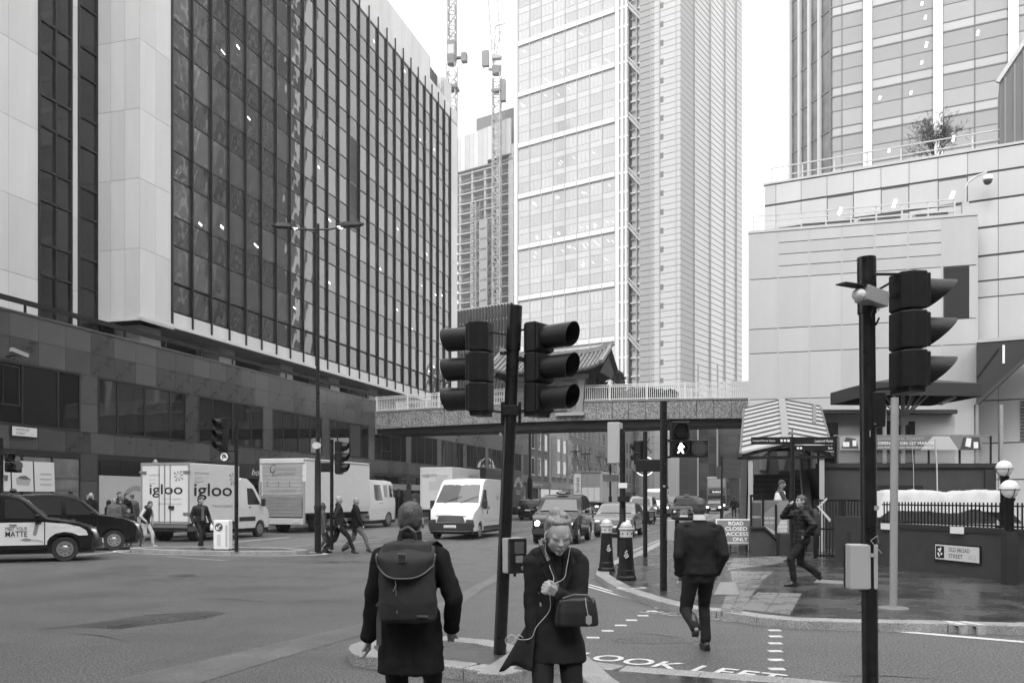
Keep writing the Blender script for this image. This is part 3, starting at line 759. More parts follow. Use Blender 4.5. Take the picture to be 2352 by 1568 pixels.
for k in range(27):
    x = x0r + .1 + (x1r-x0r-.2)*k/26; b = MB()
    pts = [Vector(roof_pt(t, x)) + Vector((0, 0, .05)) for t in (0, .25, .5, .75, 1.0)]
    for a_, c_ in zip(pts, pts[1:]): b.tube(a_, c_, .085, n=8)
    b.obj('tile_rib', M_RTILE, pv, smooth=True)
b = MB(); pts = [Vector((x0r-.2+(x1r-x0r+.4)*k/8, yr, rz(0, x0r+(x1r-x0r)*k/8)+.12+.03*abs(k-4))) for k in range(9)]
for a_, c_ in zip(pts, pts[1:]): b.bar(a_, c_, .3, .3)
b.obj('ridge', M_RTILE, pv)
for xx in (x0r, x1r):
    b = MB(); pts = [Vector(roof_pt(t, xx)) + Vector((0, 0, .1)) for t in (0, .3, .6, 1.0, 1.06)]
    for a_, c_ in zip(pts, pts[1:]): b.bar(a_, c_, .22, .22)
    b.obj('verge', M_RTILE, pv)
    MB().prism_x([(ye+.35, H_+.1), (D_-ye-.35, H_+.1), (yr, zr-.2)], xx+(.15 if xx < 0 else -.25), xx+(.25 if xx < 0 else -.15)).obj('gable', mat('gable', .05, .7), pv)
MB().box(-.3, W_+.4, -.35, -.1, H_-.15, H_+.12).obj('beam', M_TIMB, pv)

# ================================================================ brick terraces beyond the podium on the left
def windowed(parent, x0, x1, zlist, wn, ww, wh, fm, gm, y=0.0, sill=True, off_=0.0):
    fm_ = boxmesh('window', ww+.16, .1, wh+.16, fm); pm_ = boxmesh('pane', ww/2-.04, .02, wh/2-.04, gm)
    for z in zlist:
        for i in range(wn):
            x = x0 + (x1-x0)*(i+.5)/wn - ww/2
            w = link(fm_, 'window', parent, (x-.08, y-.06, z-.08))
            for (dx, dz) in ((.1, .1), (ww/2+.06, .1), (.1, wh/2+.06), (ww/2+.06, wh/2+.06)): link(pm_, 'pane', w, (dx, -.012, dz))
            if sill: link(boxmesh('sill', ww+.3, .16, .1, mat('sill_pale', .34, .6)), 'sill', w, (-.07, -.08, -.1))
M_B1 = mat('terrace_brick_dark', .075, .85, var=.25, scale=3, sp=(9, .3)); M_B2 = mat('terrace_brick_mid', .12, .85, var=.2, scale=2, sp=(9, .3)); M_B3 = mat('terrace_stone', .26, .75, var=.15, scale=2); M_B4 = mat('terrace_brick_light', .16, .85, var=.2, scale=2, sp=(9, .3))
M_GLW = glass('house_glass', .03, bump=.01, scale=.5, metal=.25); M_WFR = mat('sash_white', .36, .5); M_WFD = mat('sash_dark', .06, .5)
terr = [(101, 112, 13.4, M_B1, 3, 'dark brick terrace house with white sash windows next to the podium', M_WFR), (112, 124, 13.8, M_B3, 3, 'pale stone terrace building with bay windows up the street', M_WFR), (124, 143, 14.6, M_B2, 5, 'mid grey brick warehouse with fire escape balconies up the street', M_WFD),
        (143, 168, 16, M_B4, 6, 'long lighter brick building with tall dark windows up the street', M_WFD), (168, 178, 18, M_B3, 2, 'narrow pale rendered house between brick buildings', M_WFD), (178, 205, 19, M_B2, 6, 'brick corner building farthest up the left side of the street', M_WFD)]
for k, (a0, a1, h, m, nw, lab, fm) in enumerate(terr):
    t = empty('terrace_house', uv(a0, -27), ANG_U, None, lab, 'building')
    MB().box(0, a1-a0-.05, 0, 10, 0, h).obj('wall', m, t); MB().box(-.1, a1-a0+.05, -.3, .5, h, h+.35).obj('cornice', M_B3, t)
    windowed(t, .5, a1-a0-.5, [4.6, 7.8, 11.0], nw, 1.25 if nw < 5 else 1.5, 2.0, fm, M_GLW)
    MB().box(.1, a1-a0-.1, -.25, 0, 2.9, 3.7).obj('shop_fascia', mat('fascia_%d' % k, (.10, .22, .30, .12, .3, .1)[k], .5), t)
    for s in range(max(2, nw//2+1)):
        w = (a1-a0-.4)/max(2, nw//2+1); panel(t, 'shop_window', .25+w*s, .25+w*(s+1)-.3, .5, 2.8, 0, .05, M_GLW)
    if k in (0, 2): text(('Savvy', 0, 'Rodrigues')[k], t, (1.5, -.26, 3.1), mat('fascia_letters', .55, .5), w=5, h=.42, name='shop_lettering')
    if k == 1:
        for q in range(3):
            MB().prism_y([(1.2+q*3.6,4.4),(3.4+q*3.6,4.4),(3.4+q*3.6,9.9),(1.2+q*3.6,9.9)], -.7, -.0).obj('bay', M_B3, t)
            for zz in (4.9, 7.8): panel(t, 'bay_window', 1.5+q*3.6, 3.1+q*3.6, zz, zz+1.7, -.7, .03, M_GLW)
    if k in (2, 3):
        for q in range(2):
            for zz in (5.5, 8.6): MB().box(3+q*8, 5.2+q*8, -.9, 0, zz, zz+.08).box(3+q*8, 5.2+q*8, -.9, -.86, zz+.9, zz+.96).box(3+q*8, 3.05+q*8, -.9, -.86, zz, zz+.9).box(5.15+q*8, 5.2+q*8, -.9, -.86, zz, zz+.9).bar((3+q*8,-.5,zz),(5.2+q*8,-.5,zz-2.6),.08).obj('fire_escape', M_BLKM, t)

# ================================================================ glass tower
TF = Vector((.823, -.568, 0)); tang = math.atan2(TF.y, TF.x)
M_TG = [mat('tower_glass_%d' % i, v, .12, .25, var=.06, scale=.1) for i, v in enumerate((.42, .46, .39))]
M_TGS = [mat('tower_spandrel_%d' % i, v, .35, .1) for i, v in enumerate((.44, .47))]
M_TW = mat('tower_white', .58, .5); M_TF = mat('tower_frame', .34, .5); M_TF2 = mat('tower_frame_dark', .13, .5)
tw = empty('glass_tower', (1.14, 208, 0), tang, None, 'tallest pale glass skyscraper with white bands and ribbed side, centre of the skyline', 'skyscraper')
MB().box(0, 28.1, .1, 22, 0, 150).obj('wall', mat('tower_core', .30, .6), tw)
fl = 4.043; zb = 97.0 - 12.13*8
tv, ts_, tb = [], [], []
nb = 8; bw_ = 26.0/nb
for k in range(37):
    z = zb + fl*k
    if z > 148: break
    for i in range(nb):
        x0 = .45 + bw_*i
        for q in range(3):
            tv.append((x0+.1+q*(bw_-.2)/3+.05, x0+.1+(q+1)*(bw_-.2)/3-.05, z+(1.35 if k % 3 == 0 else .95), z+3.55))
        if k % 3: ts_.append((x0+.08, x0+bw_-.08, z-.42, z+.88))
    if k % 3 == 0:
        for i in range(nb): tb.append((.45+bw_*i+.06, .45+bw_*(i+1)-.06, z, z+1.15))
# big panes first: one per bay and floor as objects
tv2 = []
for k in range(37):
    z = zb + fl*k
    if z > 148: break
    for i in range(nb): tv2.append((.45+bw_*i+.1, .45+bw_*(i+1)-.1, z+(1.35 if k % 3 == 0 else .95), z+3.55))
pieces(tw, 'pane', tv2, .06, .04, M_TG, 21, most=300)
pieces(tw, 'spandrel', ts_, .06, .05, M_TGS, 22, most=200)
pieces(tw, 'white_band', tb, -.1, .16, [M_TW], 23, most=120)
q = MB()
for k in range(37):
    z = zb + fl*k
    if z > 148: break
    for i in range(nb):
        for s in (1, 2):
            x = .45+bw_*i+.1+s*(bw_-.2)/3; q.box(x-.05, x+.05, .0, .05, z+.95, z+3.5)
q.obj('glazing_bars', M_TF, tw, fixn=False, kind='stuff')
for i in range(nb+1): link(boxmesh('mullion', .2, .3, 150, M_TF), 'mullion', tw, (.35+bw_*i, -.12, 0))
q = MB(); rnd = random.Random(3)
for k in range(8, 36):
    z = zb + fl*k
    if rnd.random() < .6:
        for i in range(nb):
            if rnd.random() < .55:
                for s in range(rnd.randint(1, 3)):
                    x = .9+bw_*i+rnd.random()*1.8; zz = z+2.0+rnd.random(); q.add([(x,-.02,zz),(x+.14,-.02,zz-.05),(x+.75,-.02,zz-.65),(x+.6,-.02,zz-.62)], [(0,1,2,3)])
q.obj('office_lights', mat('office_light_far', .8, .5, emit=.75), tw, fixn=False, kind='stuff')
MB().box(-.6, .35, -.3, 1, 0, 150).obj('corner_column', M_TW, tw)
for (x0, w) in ((26.6, .9), (27.9, .7), (28.9, .5)): MB().box(x0, x0+w, -.35, .6, 0, 150).obj('corner_column', M_TW, tw)
for k in range(37):
    z = zb + fl*k; link(boxmesh('bracket', 3.0, .3, .5, M_TW), 'bracket', tw, (26.6, -.2, z+(0 if k % 3 else .2)))
# set back strip with cross bracing
MB().box(29.5, 32.4, 2.0, 22, 0, 150).obj('recess', mat('recess_grey', .42, .6), tw)
for k in range(37):
    z = zb + fl*k
    link(boxmesh('floor_edge', 3.2, .4, .35, M_TW), 'floor_edge', tw, (29.4, 1.5, z))
    link(boxmesh('floor_edge', 3.2, .3, .2, M_TF), 'floor_edge', tw, (29.4, 1.5, z+2))
for k in range(12):
    z = zb + 12.13*k; MB().bar((29.4, .6, z+1.5), (31.8, 1.4, z-1.6), .35).bar((29.4, .6, z+.6), (31.8, 1.4, z-2.5), .5).obj('brace', M_TF2 if k % 1 else M_TF, tw)
for x in (30.9, 31.8, 32.3): MB().box(x, x+.2, 1.1, 1.7, 0, 150).obj('rib', M_TF, tw)
# second volume: finely ruled faces
MB().box(32.5, 41.9, .1, 30, 0, 150).obj('wall', mat('core_b', .27, .6), tw)
cols = [32.5, 35.0, 37.2, 37.9, 38.6, 40.9, 41.9]
M_TR = [mat('rib_glass_%d' % i, v, .3, .25, var=.08, scale=.15) for i, v in enumerate((.27, .32, .29))]
rp, rp2 = [], []
for k in range(100):
    z = 12 + 1.34*k
    if z > 112: break
    for i in range(6):
        if cols[i+1]-cols[i] > .75: rp.append((cols[i]+.04, cols[i+1]-.04, z+.1, z+1.27, i % 2))
pieces(tw, 'pane', rp, .06, .04, M_TR, 24, most=300)
q = MB()
for k in range(100):
    z = 12+1.34*k; q.box(32.5, 41.9, -.0, .05, z, z+.14)
q.obj('ledges', M_TF2, tw, fixn=False, kind='stuff')
for k in range(28): MB().box(37.3, 38.0, -.05, .05, 14+4.02*k, 15.2+4.02*k).obj('vent', M_TF2, tw) if k % 1 == 0 else None
for x in (35.0, 37.2, 40.9): MB().box(x-.06, x+.06, -.1, .05, 0, 150).obj('mullion', M_TF, tw)
MB().box(37.0, 37.25, -.1, .05, 0, 150).obj('mullion', M_TF, tw)
# side face in five stepped facets
sd = empty('side_face', (41.9, 0, 0), R(90)); sd.parent = tw
st_ = [0, 7, 15.5, 23.5, 30, 33.5]; M_TS = [mat('side_glass_%d' % i, v, .3, .3, var=.04, scale=.1) for i, v in enumerate((.42, .33, .38, .35, .32))]
del_ = []
for i in range(5):
    x0, x1 = st_[i], st_[i+1]; yy = -.35*i
    MB().box(x0, x1, yy+.02, yy+6, 0, 150).obj('facet', M_TS[i], tw).parent = sd
    q = MB()
    for k in range(112): q.box(x0-.02, x1+.04, yy-.03, yy+.02, 1.34*k, 1.34*k+.15)
    o = q.obj('ledges', M_TF2, sd, fixn=False, kind='stuff')
# dark glazed base seen under the bridge
bs_ = empty('glass_lobby_building', uv(150, -13.5), R(-20), None, 'dark gridded glass building at street level beyond the footbridge', 'building')
M_LB = [glass('lobby_glass_%d' % i, v, rough=.08, metal=.3, bump=.02, scale=.3) for i, v in enumerate((.04, .07, .055))]
def lobby(x0, x1, y, h, nb_, ns, parent, seed):
    MB().box(x0, x1, y+.05, y+14, 0, h).obj('wall', M_FRM, parent); rs_ = []
    for i in range(nb_):
        for k in range(ns): rs_.append((x0+(x1-x0)*i/nb_+.07, x0+(x1-x0)*(i+1)/nb_-.07, h*k/ns+.07, h*(k+1)/ns-.07))
    pieces(parent, 'pane', rs_, y+.04, .03, M_LB, seed)
lobby(0, 13, 0, 18, 8, 12, bs_, 31); lobby(13, 29, -7, 17, 10, 12, bs_, 32)
MB().box(12.7, 13.3, -7.4, .1, 0, 24).obj('column', mat('lobby_col', .28, .5), bs_)
for x in (3.2, 6.4): MB().tube((x, -.3, 0), (x, -.3, 24), .15).obj('column', mat('lobby_col', .28, .5), bs_)
# light office block at the far right end of the street
ob = empty('office_building', at(1684, 1142, 150) * Vector((1, 1, 0)) if False else (38.2, 152, 0), R(-16), None, 'pale gridded office building at the far end of the right pavement', 'building')
MB().box(0, 12, 0, 12, 0, 22).obj('wall', mat('pale_office', .40, .7), ob)
windowed(ob, .3, 11.7, [3.5, 6.7, 9.9, 13.1, 16.3], 4, 1.9, 1.7, M_WFD, M_GLW, sill=False)

# ================================================================ tower under construction and its cranes
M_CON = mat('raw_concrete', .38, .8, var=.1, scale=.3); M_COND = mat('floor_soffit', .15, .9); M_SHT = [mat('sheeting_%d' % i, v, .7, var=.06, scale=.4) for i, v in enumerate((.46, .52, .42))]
ct = empty('construction_tower', tuple(at(1047, HZ, 300) * Vector((1, 1, 0))), tang, None, 'concrete tower under construction with open floors and sheeted top', 'building under construction')
Wc = 25.5
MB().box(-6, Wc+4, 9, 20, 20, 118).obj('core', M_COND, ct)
for k in range(32):
    z = 14 + 3.38*k
    if z > 116: break
    link(boxmesh('floor_slab', Wc+7, 12, .42, M_CON), 'floor_slab', ct, (-5, 0, z))
    link(boxmesh('guard_rail', Wc+7, .08, .12, M_CON), 'guard_rail', ct, (-5, .1, z+1.5)); link(boxmesh('guard_rail', Wc+7, .08, .12, M_CON), 'guard_rail', ct, (-5, .1, z+1.0))
    if k % 1 == 0: link(boxmesh('site_light', .7, .06, .3, M_LAMP), 'site_light', ct, (3.5 if k < 15 else -20, 2, z+2.7)); link(boxmesh('site_light', .7, .06, .3, M_LAMP), 'site_light', ct, (9.3 if k < 15 else -20, 2, z+2.7))
for x in (-4, 1.2, 6.4, 11.8, 17.0, 22.2): MB().box(x, x+.8, .3, 1.3, 10, 118).obj('column', M_CON, ct)
MB().box(22.2, 24.0, -.2, 1.0, 10, 118).obj('column', M_CON, ct)
for i in range(15): MB().box(-5+i*1.9+.04, -5+(i+1)*1.9-.04, -.6-(.5 if i > 11 else 0), -.3, 113.2+(1.4 if i > 9 else 0), 124.5+i*.12).obj('sheeting_panel', M_SHT[i % 3], ct)
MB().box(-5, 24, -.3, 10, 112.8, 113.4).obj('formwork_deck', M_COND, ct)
MB().box(6.5, 27, 3, 14, 118, 131.5).obj('roof_screen', mat('roof_screen', .16, .7), ct)
MB().box(5.0, 8, -1.2, 0, 57, 61.5).obj('hoist_cabin', M_WHT, ct)
for s in range(6): MB().box(5.3, 7.7, -1.25, -1.2, 57.4+s*.65, 57.65+s*.65).obj('cabin_slot', M_TF2, ct)
def lattice(root, x0, y0, z0, z1, w, r_, step, m, name='mast'):
    b = MB()
    cs = [(x0-w/2, y0-w/2), (x0+w/2, y0-w/2), (x0+w/2, y0+w/2), (x0-w/2, y0+w/2)]
    for c in cs: b.bar((c[0], c[1], z0), (c[0], c[1], z1), r_*2)
    n_ = int((z1-z0)/step)
    for k in range(n_+1):
        z = z0 + step*k
        for i in range(4):
            a_, c_ = cs[i], cs[(i+1) % 4]; b.bar((a_[0], a_[1], z), (c_[0], c_[1], z), r_*1.3)
            if k < n_:
                if (k+i) % 2: a_, c_ = c_, a_
                b.bar((a_[0], a_[1], z), (c_[0], c_[1], z+step), r_*1.3)
    return b.obj(name, m, root, fixn=False)
M_CR = mat('crane_grey', .30, .6); M_CRD = mat('crane_dark', .15, .6)
hm = empty('hoist_tower', tuple(at(1100, HZ, 292) * Vector((1, 1, 0))), tang, None, 'lattice hoist tower with stacked cages against the unfinished building', 'construction hoist')
lattice(hm, -1.5, 0, 60, 101, 2.2, .12, 2.2, M_CR); lattice(hm, 3.0, 0, 60, 94, 3.0, .15, 3.4, M_CR, 'cage_tower')
for k in range(10): MB().box(1.6, 4.4, -1.7, -1.5, 60.5+3.4*k, 63.2+3.4*k).obj('cage_door', mat('cage', .26, .6), hm)
c1 = empty('tower_crane', tuple(at(1038, HZ, 190) * Vector((1, 1, 0))), R(-12), None, 'left tower crane rising behind the roof of the dark glass office block', 'crane', 'tower cranes')
lattice(c1, 0, 0, 60, 96, 1.9, .11, 1.9, M_CR); MB().box(-1.4, 1.4, -1.4, 1.4, 90.5, 91.2).obj('collar', M_CRD, c1)
MB().lathe([(1.0, 96), (1.15, 97.5)], 16).obj('slew_ring', M_CRD, c1); MB().box(-.9, .9, -1.0, 1.0, 97.5, 101).obj('cab', M_CRD, c1); MB().box(-.7, .7, -1.04, -1, 98, 100).obj('cab_window', mat('cabglass', .4, .3), c1)
MB().box(1.0, 3.4, -.5, .5, 97.2, 97.6).box(2.2, 3.4, -.7, .7, 96.3, 98.2).obj('counterweight', M_CRD, c1); lattice(c1, 0, 0, 101, 112, 1.6, .12, 1.6, M_CR, 'jib')
c2 = empty('tower_crane', tuple(at(1141, HZ, 285) * Vector((1, 1, 0))), R(-12), None, 'right tower crane standing in front of the unfinished building', 'crane', 'tower cranes')
lattice(c2, 0, 0, 55, 140, 2.5, .16, 2.6, M_CR); MB().lathe([(1.5, 140), (1.7, 142.5)], 16).obj('slew_ring', M_CRD, c2); MB().box(-1.6, 1.6, -1.6, 1.6, 134, 134.8).box(1.2, 3.0, -1, 1, 131, 138).obj('climbing_collar', M_CRD, c2)
MB().box(-4.9, -2.6, -.8, .8, 143, 148).bar((-2.8, 0, 142), (0, 0, 141.5), .7).obj('cab', M_CRD, c2)
MB().bar((-1.2, 0, 142), (-.4, 0, 156), .3).bar((1.2, 0, 142), (3.0, 0, 156), .3).bar((-1.2,0,142),(1.8,0,156),.25).bar((-.4, 0, 156), (3, 0, 156.4), .3).bar((1,0,142),(-.2,0,150),.2).box(-1.4, 1.4, -1, 1, 145, 146).obj('a_frame', M_CR, c2)
b = MB()
p0, p1, q0, q1 = Vector((-1.3, 0, 143)), Vector((-2.6, -6, 178)), Vector((1.2, 0, 150)), Vector((.6, -6, 178))
b.bar(p0, p1, .35); b.bar(q0, q1, .3)
for k in range(16):
    t = k/15; b.bar(p0.lerp(p1, t), q0.lerp(q1, min(1, t+.06)), .14); b.bar(q0.lerp(q1, t), p0.lerp(p1, min(1, t+.06)), .14)
b.obj('luffing_jib', M_CR, c2, fixn=False)
# low dark screened block at the tower's foot
fb = empty('screened_block', tuple(at(1050, HZ, 230) * Vector((1, 1, 0))), tang, None, 'dark finned block at the foot of the unfinished tower', 'building')
MB().box(0, 26, 1, 8, 20, 49).obj('wall', mat('fb_wall', .3, .6), fb)
for k in range(26): link(boxmesh('fin', .3, .9, 31, M_BLKM), 'fin', fb, (k*1.0, 0, 20))
for k in range(9): link(boxmesh('floor_line', 26, .3, .5, M_CON), 'floor_line', fb, (0, .7, 22+k*3.6))
# ================================================================ right side: panelled block, set back floors and tower
M_PG = [mat('grey_panel_%d' % i, v, .42, .05, var=.055, scale=1.5, stretch=(1,1,.15)) for i, v in enumerate((.42, .44, .405))]
M_PGJ = mat('panel_gap_dark', .10, .7); M_CAP = mat('joint_cap', .40, .5)
r1 = empty('panelled_block', (12.25, 45, 0), ANG_V, None, 'pale grey metal panelled block with a railed roof, right of the footbridge', 'building')
xs = [0, 1.43] + [1.43 + 1.532*k for k in range(1, 7)]
Wd = xs[-1]
MB().box(.02, Wd-.02, .03, 12, 0, 15.3).obj('wall', M_PGJ, r1)
rows = [15.34, 12.95, 10.38, 9.13, 6.76, 4.4, 2.2, .1]
pp_ = []
for j in range(len(rows)-1):
    for i in range(7):
        if i == 6 and j == 1: continue
        if j == 0 and 1 <= i <= 5:
            zz = [15.34, 14.75, 14.15, 13.55, 12.95]
            for a_, c_ in zip(zz, zz[1:]): pp_.append((xs[i]+.03, xs[i+1]-.03, c_+.02, a_-.02))
        else: pp_.append((xs[i]+.03, xs[i+1]-.03, rows[j+1]+.02, rows[j]-.02))
pieces(r1, 'cladding_panel', pp_, .02, .03, M_PG, 41, jit=.003)
for i in range(8): link(boxmesh('joint_cap', .09, .03, 15.2, M_CAP), 'joint_cap', r1, (xs[i]-.045, -.018, .1))
wn = MB(); wn.box(xs[6]+.1, xs[7]-.35, -.01, .03, 10.42, 12.9).obj('window', mat('reflective_window', .05, .08, .3, bump=.01, scale=.4), r1)
panel(r1, 'cladding_panel', xs[7]-.33, xs[7]-.03, 10.4, 12.92, .02, .03, M_PG[0])
MB().box(-.05, Wd+.05, -.05, 12, 15.34, 15.48).obj('roof_edge', M_PG[1], r1)
def guard(parent, x0, x1, y, z, h, n_, r_=.03, mids=1, m=None, nm='handrail'):
    m = m or mat('rail_pale', .5, .5)
    b = MB(); b.bar((x0, y, z+h), (x1, y, z+h), r_*2)
    for k in range(mids): b.bar((x0, y, z+h*(k+1)/(mids+1)), (x1, y, z+h*(k+1)/(mids+1)), r_*1.6)
    b.obj(nm, m, parent, fixn=False)
    for k in range(n_+1): link(boxmesh('rail_post', r_*2.4, r_*2.4, h, m), 'rail_post', parent, (x0+(x1-x0)*k/n_-r_, y, z))
guard(r1, .2, Wd-.9, .4, 15.48, .85, 8, mids=2)
for k, (x0, x1) in enumerate(((2.6, 5.2), (5.4, 7.4), (8.0, 9.6))):
    MB().box(x0, x1, 1.0, 1.8, 15.48, 16.0).obj('roof_vent', M_PG[2], r1)
    for s in range(5): link(boxmesh('vent_slat', x1-x0-.1, .05, .04, M_PGJ), 'vent_slat', r1, (x0+.05, .95, 15.58+s*.08))
cc = empty('dome_camera', r1.matrix_basis @ Vector((Wd-.5, .3, 15.48)) if False else (12.25+.9612*(Wd-.45)+.08, 45-.2759*(Wd-.45)+.3, 15.48), ANG_V, None, 'white dome camera on a curved arm at the roof corner', 'security camera')
MB().box(-.15, .15, -.15, .15, 0, .6).obj('base_box', M_PG[0], cc)
MB().path([(0,0,.6),(0,0,1.3),(.15,0,1.6),(.5,0,1.85),(.95,0,2.0)], .05).obj('arm', mat('rail_pale', .5, .5), cc)
MB().lathe([(.02,.2),(.2,.12),(.24,-.05),(.23,-.1)], 16, (1.0,0,1.7)).obj('housing', M_WHT, cc, smooth=True); MB().ball((1.0,0,1.58), .2, .2, .2, 14, 8).obj('dome', mat('smoked_dome', .08, .1), cc, smooth=True)

# set back floors
RF = Vector((.886, -.4635, 0)); rang = math.atan2(RF.y, RF.x)
r2 = empty('set_back_building', (13.9, 48, 0), rang, None, 'white panelled floors with dark horizontal joints set behind the grey block', 'building')
MB().box(.02, 40, .03, 16, 0, 18.8).obj('wall', mat('joint_dark', .06, .6), r2)
xs2 = [0, .63] + [.63+1.33*k for k in range(1, 29)]
zs2 = [18.9, 17.75, 16.4, 15.05, 13.65, 12.4, 11.6, 9.3, 6.5, 4.4, 2.6, .1]
pp_ = []; wins2 = {(3, 1), (5, 1), (7, 1), (3, 2), (5, 2), (7, 2)}
for j in range(len(zs2)-1):
    for i in range(len(xs2)-1):
        if (i, j) in wins2 or (j == 8 and i > 9): continue
        g_ = .055 if j < 5 else .03
        pp_.append((xs2[i]+.012, xs2[i+1]-.012, zs2[j+1]+g_, zs2[j]-g_))
pieces(r2, 'cladding_panel', pp_, .02, .03, [mat('pale_panel_%d' % i, v, .35, .05, var=.05, scale=1.5, stretch=(1,1,.15)) for i, v in enumerate((.46, .49, .445))], 42)
for (i, j) in wins2: 
    panel(r2, 'window', xs2[i]+.03, xs2[i+1]-.03, zs2[j+1]+.06, zs2[j]-.1, .02, .02, mat('grey_office_glass', .40, .15, .2))
    if j == 1: link(boxmesh('ceiling_light', .16, .006, .42, M_LAMP), 'ceiling_light', r2, (xs2[i]+.5, -.015, zs2[j+1]+.3), (0, .35, 0))
for s in range(12): link(boxmesh('louvre_slat', 27, .1, .07, mat('louvre_mid', .09, .5)), 'louvre_slat', r2, (12.2, -.06, 4.5+s*.165))
MB().box(12.2, 39, -.01, .03, 4.4, 6.5).obj('louvre_back', mat('louvre_back', .24, .6), r2)
MB().box(-.05, 40, -.06, .6, 18.9, 19.02).obj('roof_edge', M_PG[1], r2)
guard(r2, .3, 20, .5, 19.0, .95, 12, mids=1)
# dark triangular underside of the raked stair beside the panels
tri = empty('raked_soffit', tuple(at(2243, HZ, 41.0) * Vector((1, 1, 0))), rang, None, 'dark triangular raked underside jutting out over the louvres at the right', 'canopy')
MB().add([(0,-.3,8.95),(2.9,-.3,9.0),(0,-.3,6.1),(0,1.6,8.95),(2.9,1.6,9.0),(0,1.6,6.1)], [(0,2,1),(3,4,5),(0,1,4,3),(1,2,5,4),(2,0,3,5)]).obj('soffit', mat('soffit_black', .022, .5), tri)
MB().bar((0,-.4,6.1),(2.95,-.4,9.0),.14,.14).obj('edge_trim', mat('trim_dark', .05, .4), tri); MB().box(0,6,-.35,1.6,8.95,9.12).obj('edge_beam', M_PG[0], tri)
MB().box(1.05,1.15,-.36,-.3,7.9,8.75).obj('strip_light', M_WHT, tri); MB().bar((0,-.36,7.3),(.9,-.36,8.6),.05).obj('conduit', M_BLKM, tri)

# tower
r3 = empty('office_tower', (30.9, 85, 0), rang, None, 'pale glass office tower with bright white piers and dark ribbed left side', 'skyscraper')
M_RG = [mat('pale_glass_%d' % i, v, .08, .3, var=.05, scale=.2) for i, v in enumerate((.31, .34, .29))]; M_RS = [mat('pale_spandrel_%d' % i, v, .2, .2) for i, v in enumerate((.38, .41))]
M_RT = mat('transom_grey', .14, .5); M_PIER = mat('white_pier', .74, .5)
MB().box(.1, 60, .3, 30, 0, 110).obj('wall', mat('r3core', .30, .7), r3)
per = 6.05; fl3 = 3.93
vp_, sp_ = [], []
for k in range(4, 26):
    z = 1.5 + fl3*k
    for i in range(7):
        x0 = (3.15 + .8 + per*(i-1)) if i else .3; x1 = 3.15 + per*i - .05 if i else 3.1
        mid = (x0+x1)/2 if i else 1.2
        for (a_, c_) in ((x0, mid), (mid, x1)):
            sp_.append((a_+.05, c_-.05, z+.05, z+.8)); vp_.append((a_+.05, c_-.05, z+.9, z+2.45)); vp_.append((a_+.05, c_-.05, z+2.52, z+3.86, 2))
pieces(r3, 'pane', vp_, .28, .03, M_RG, 43); pieces(r3, 'spandrel', sp_, .28, .04, M_RS, 44)
q = MB()
for k in range(4, 26):
    z = 1.5+fl3*k; q.box(.1, 44, .2, .3, z-.09, z+.05); q.box(.1, 44, .2, .3, z+.8, z+.9); q.box(.1, 44, .22, .3, z+2.44, z+2.52)
q.obj('transoms', M_RT, r3, fixn=False)
for i in range(7):
    x = 3.15+per*i; link(boxmesh('pier', .8, .5, 105, M_PIER), 'pier', r3, (x, -.15, 5)); link(boxmesh('mullion', .08, .12, 105, M_RT), 'mullion', r3, (x+.8+(per-.8)/2-.04, .2, 5))
link(boxmesh('mullion', .08, .12, 105, M_RT), 'mullion', r3, (1.16, .2, 5)); link(boxmesh('mullion', .12, .3, 105, M_RT), 'mullion', r3, (.05, .1, 5))
rnd = random.Random(9)
for n_ in range(60):
    i = rnd.randrange(1, 6); k = rnd.randrange(5, 16); h_ = rnd.random() < .5
    link(boxmesh('ceiling_light', .18, .006, .5, M_LAMP), 'ceiling_light', r3, (3.15+.9+per*(i-1)+rnd.random()*4.6, .235, 1.5+fl3*k+(1.3 if h_ else 2.7)+rnd.random()*.3), (0, .22, 0), (1, 1, rnd.uniform(.5, 1.1)))
sv = Vector((-.3, .954)); # ribbed left side: four steps back
sd3 = empty('ribbed_side', (0.1, 0.1, 0), math.atan2(.954, -.3) + math.pi - rang, r3)

Mk = mat('flank_glass', .13, .25, .3, var=.5, scale=.5); 
x = 0
for k, w in enumerate((3.4, 3.6, 3.8, 4.0)):
    L = 1.6
    MB().box(-L*(k+1)+.35, -L*k, .35*k*0, 5, 0, 110).obj('glazed_strip', Mk, sd3)
    MB().box(-L*(k+1), -L*(k+1)+.35, -.25, 5, 0, 110).obj('fin', mat('fin_pale', .5, .5), sd3)
    for s in range(26): MB().box(-L*(k+1)+.35, -L*k, -.06, 0, 6+fl3*s, 6.18+fl3*s).obj('transom', M_RT, sd3)
# bare tree on the roof terrace
def bare_tree(loc, h, label, seed):
    t = empty('tree', loc, 0, None, label, 'tree'); rnd = random.Random(seed); b = MB(); tw_ = MB()
    def grow(p, d, l, r_, dep):
        q = p + d*l; r_ = max(r_, .006); (b if dep < 2 else tw_).tube(p, q, r_, r_*.7, n=5 if dep < 2 else 3, cap=False)
        if dep >= 8: return
        for _ in range(3 if dep < 4 else 2):
            dd = (d + Vector((rnd.gauss(0, .5), rnd.gauss(0, .5), rnd.gauss(.08, .42)))).normalized()
            grow(p.lerp(q, rnd.uniform(.35, 1)), dd, l*rnd.uniform(.55, .8), r_*.62, dep+1)
    for _ in range(7):
        a = rnd.random()*6.28; s = rnd.uniform(.1, .8)
        grow(Vector((0, 0, 0)), Vector((math.cos(a)*s, math.sin(a)*s, 1)).normalized(), h*.34, .03, 1)
    b.tube((0,0,-.3), (0,0,.3), .13, .1, n=8); b.obj('trunk', M_TWIG, t, fixn=False); tw_.obj('twigs', mat('twig_thin', .06, .8), t, fixn=False, kind='stuff')
p = at(2163, 352, 44.6); bare_tree((p.x, p.y+.7, 19.0), 3.3, 'bare leafless tree on the roof terrace in front of the pale tower', 4)
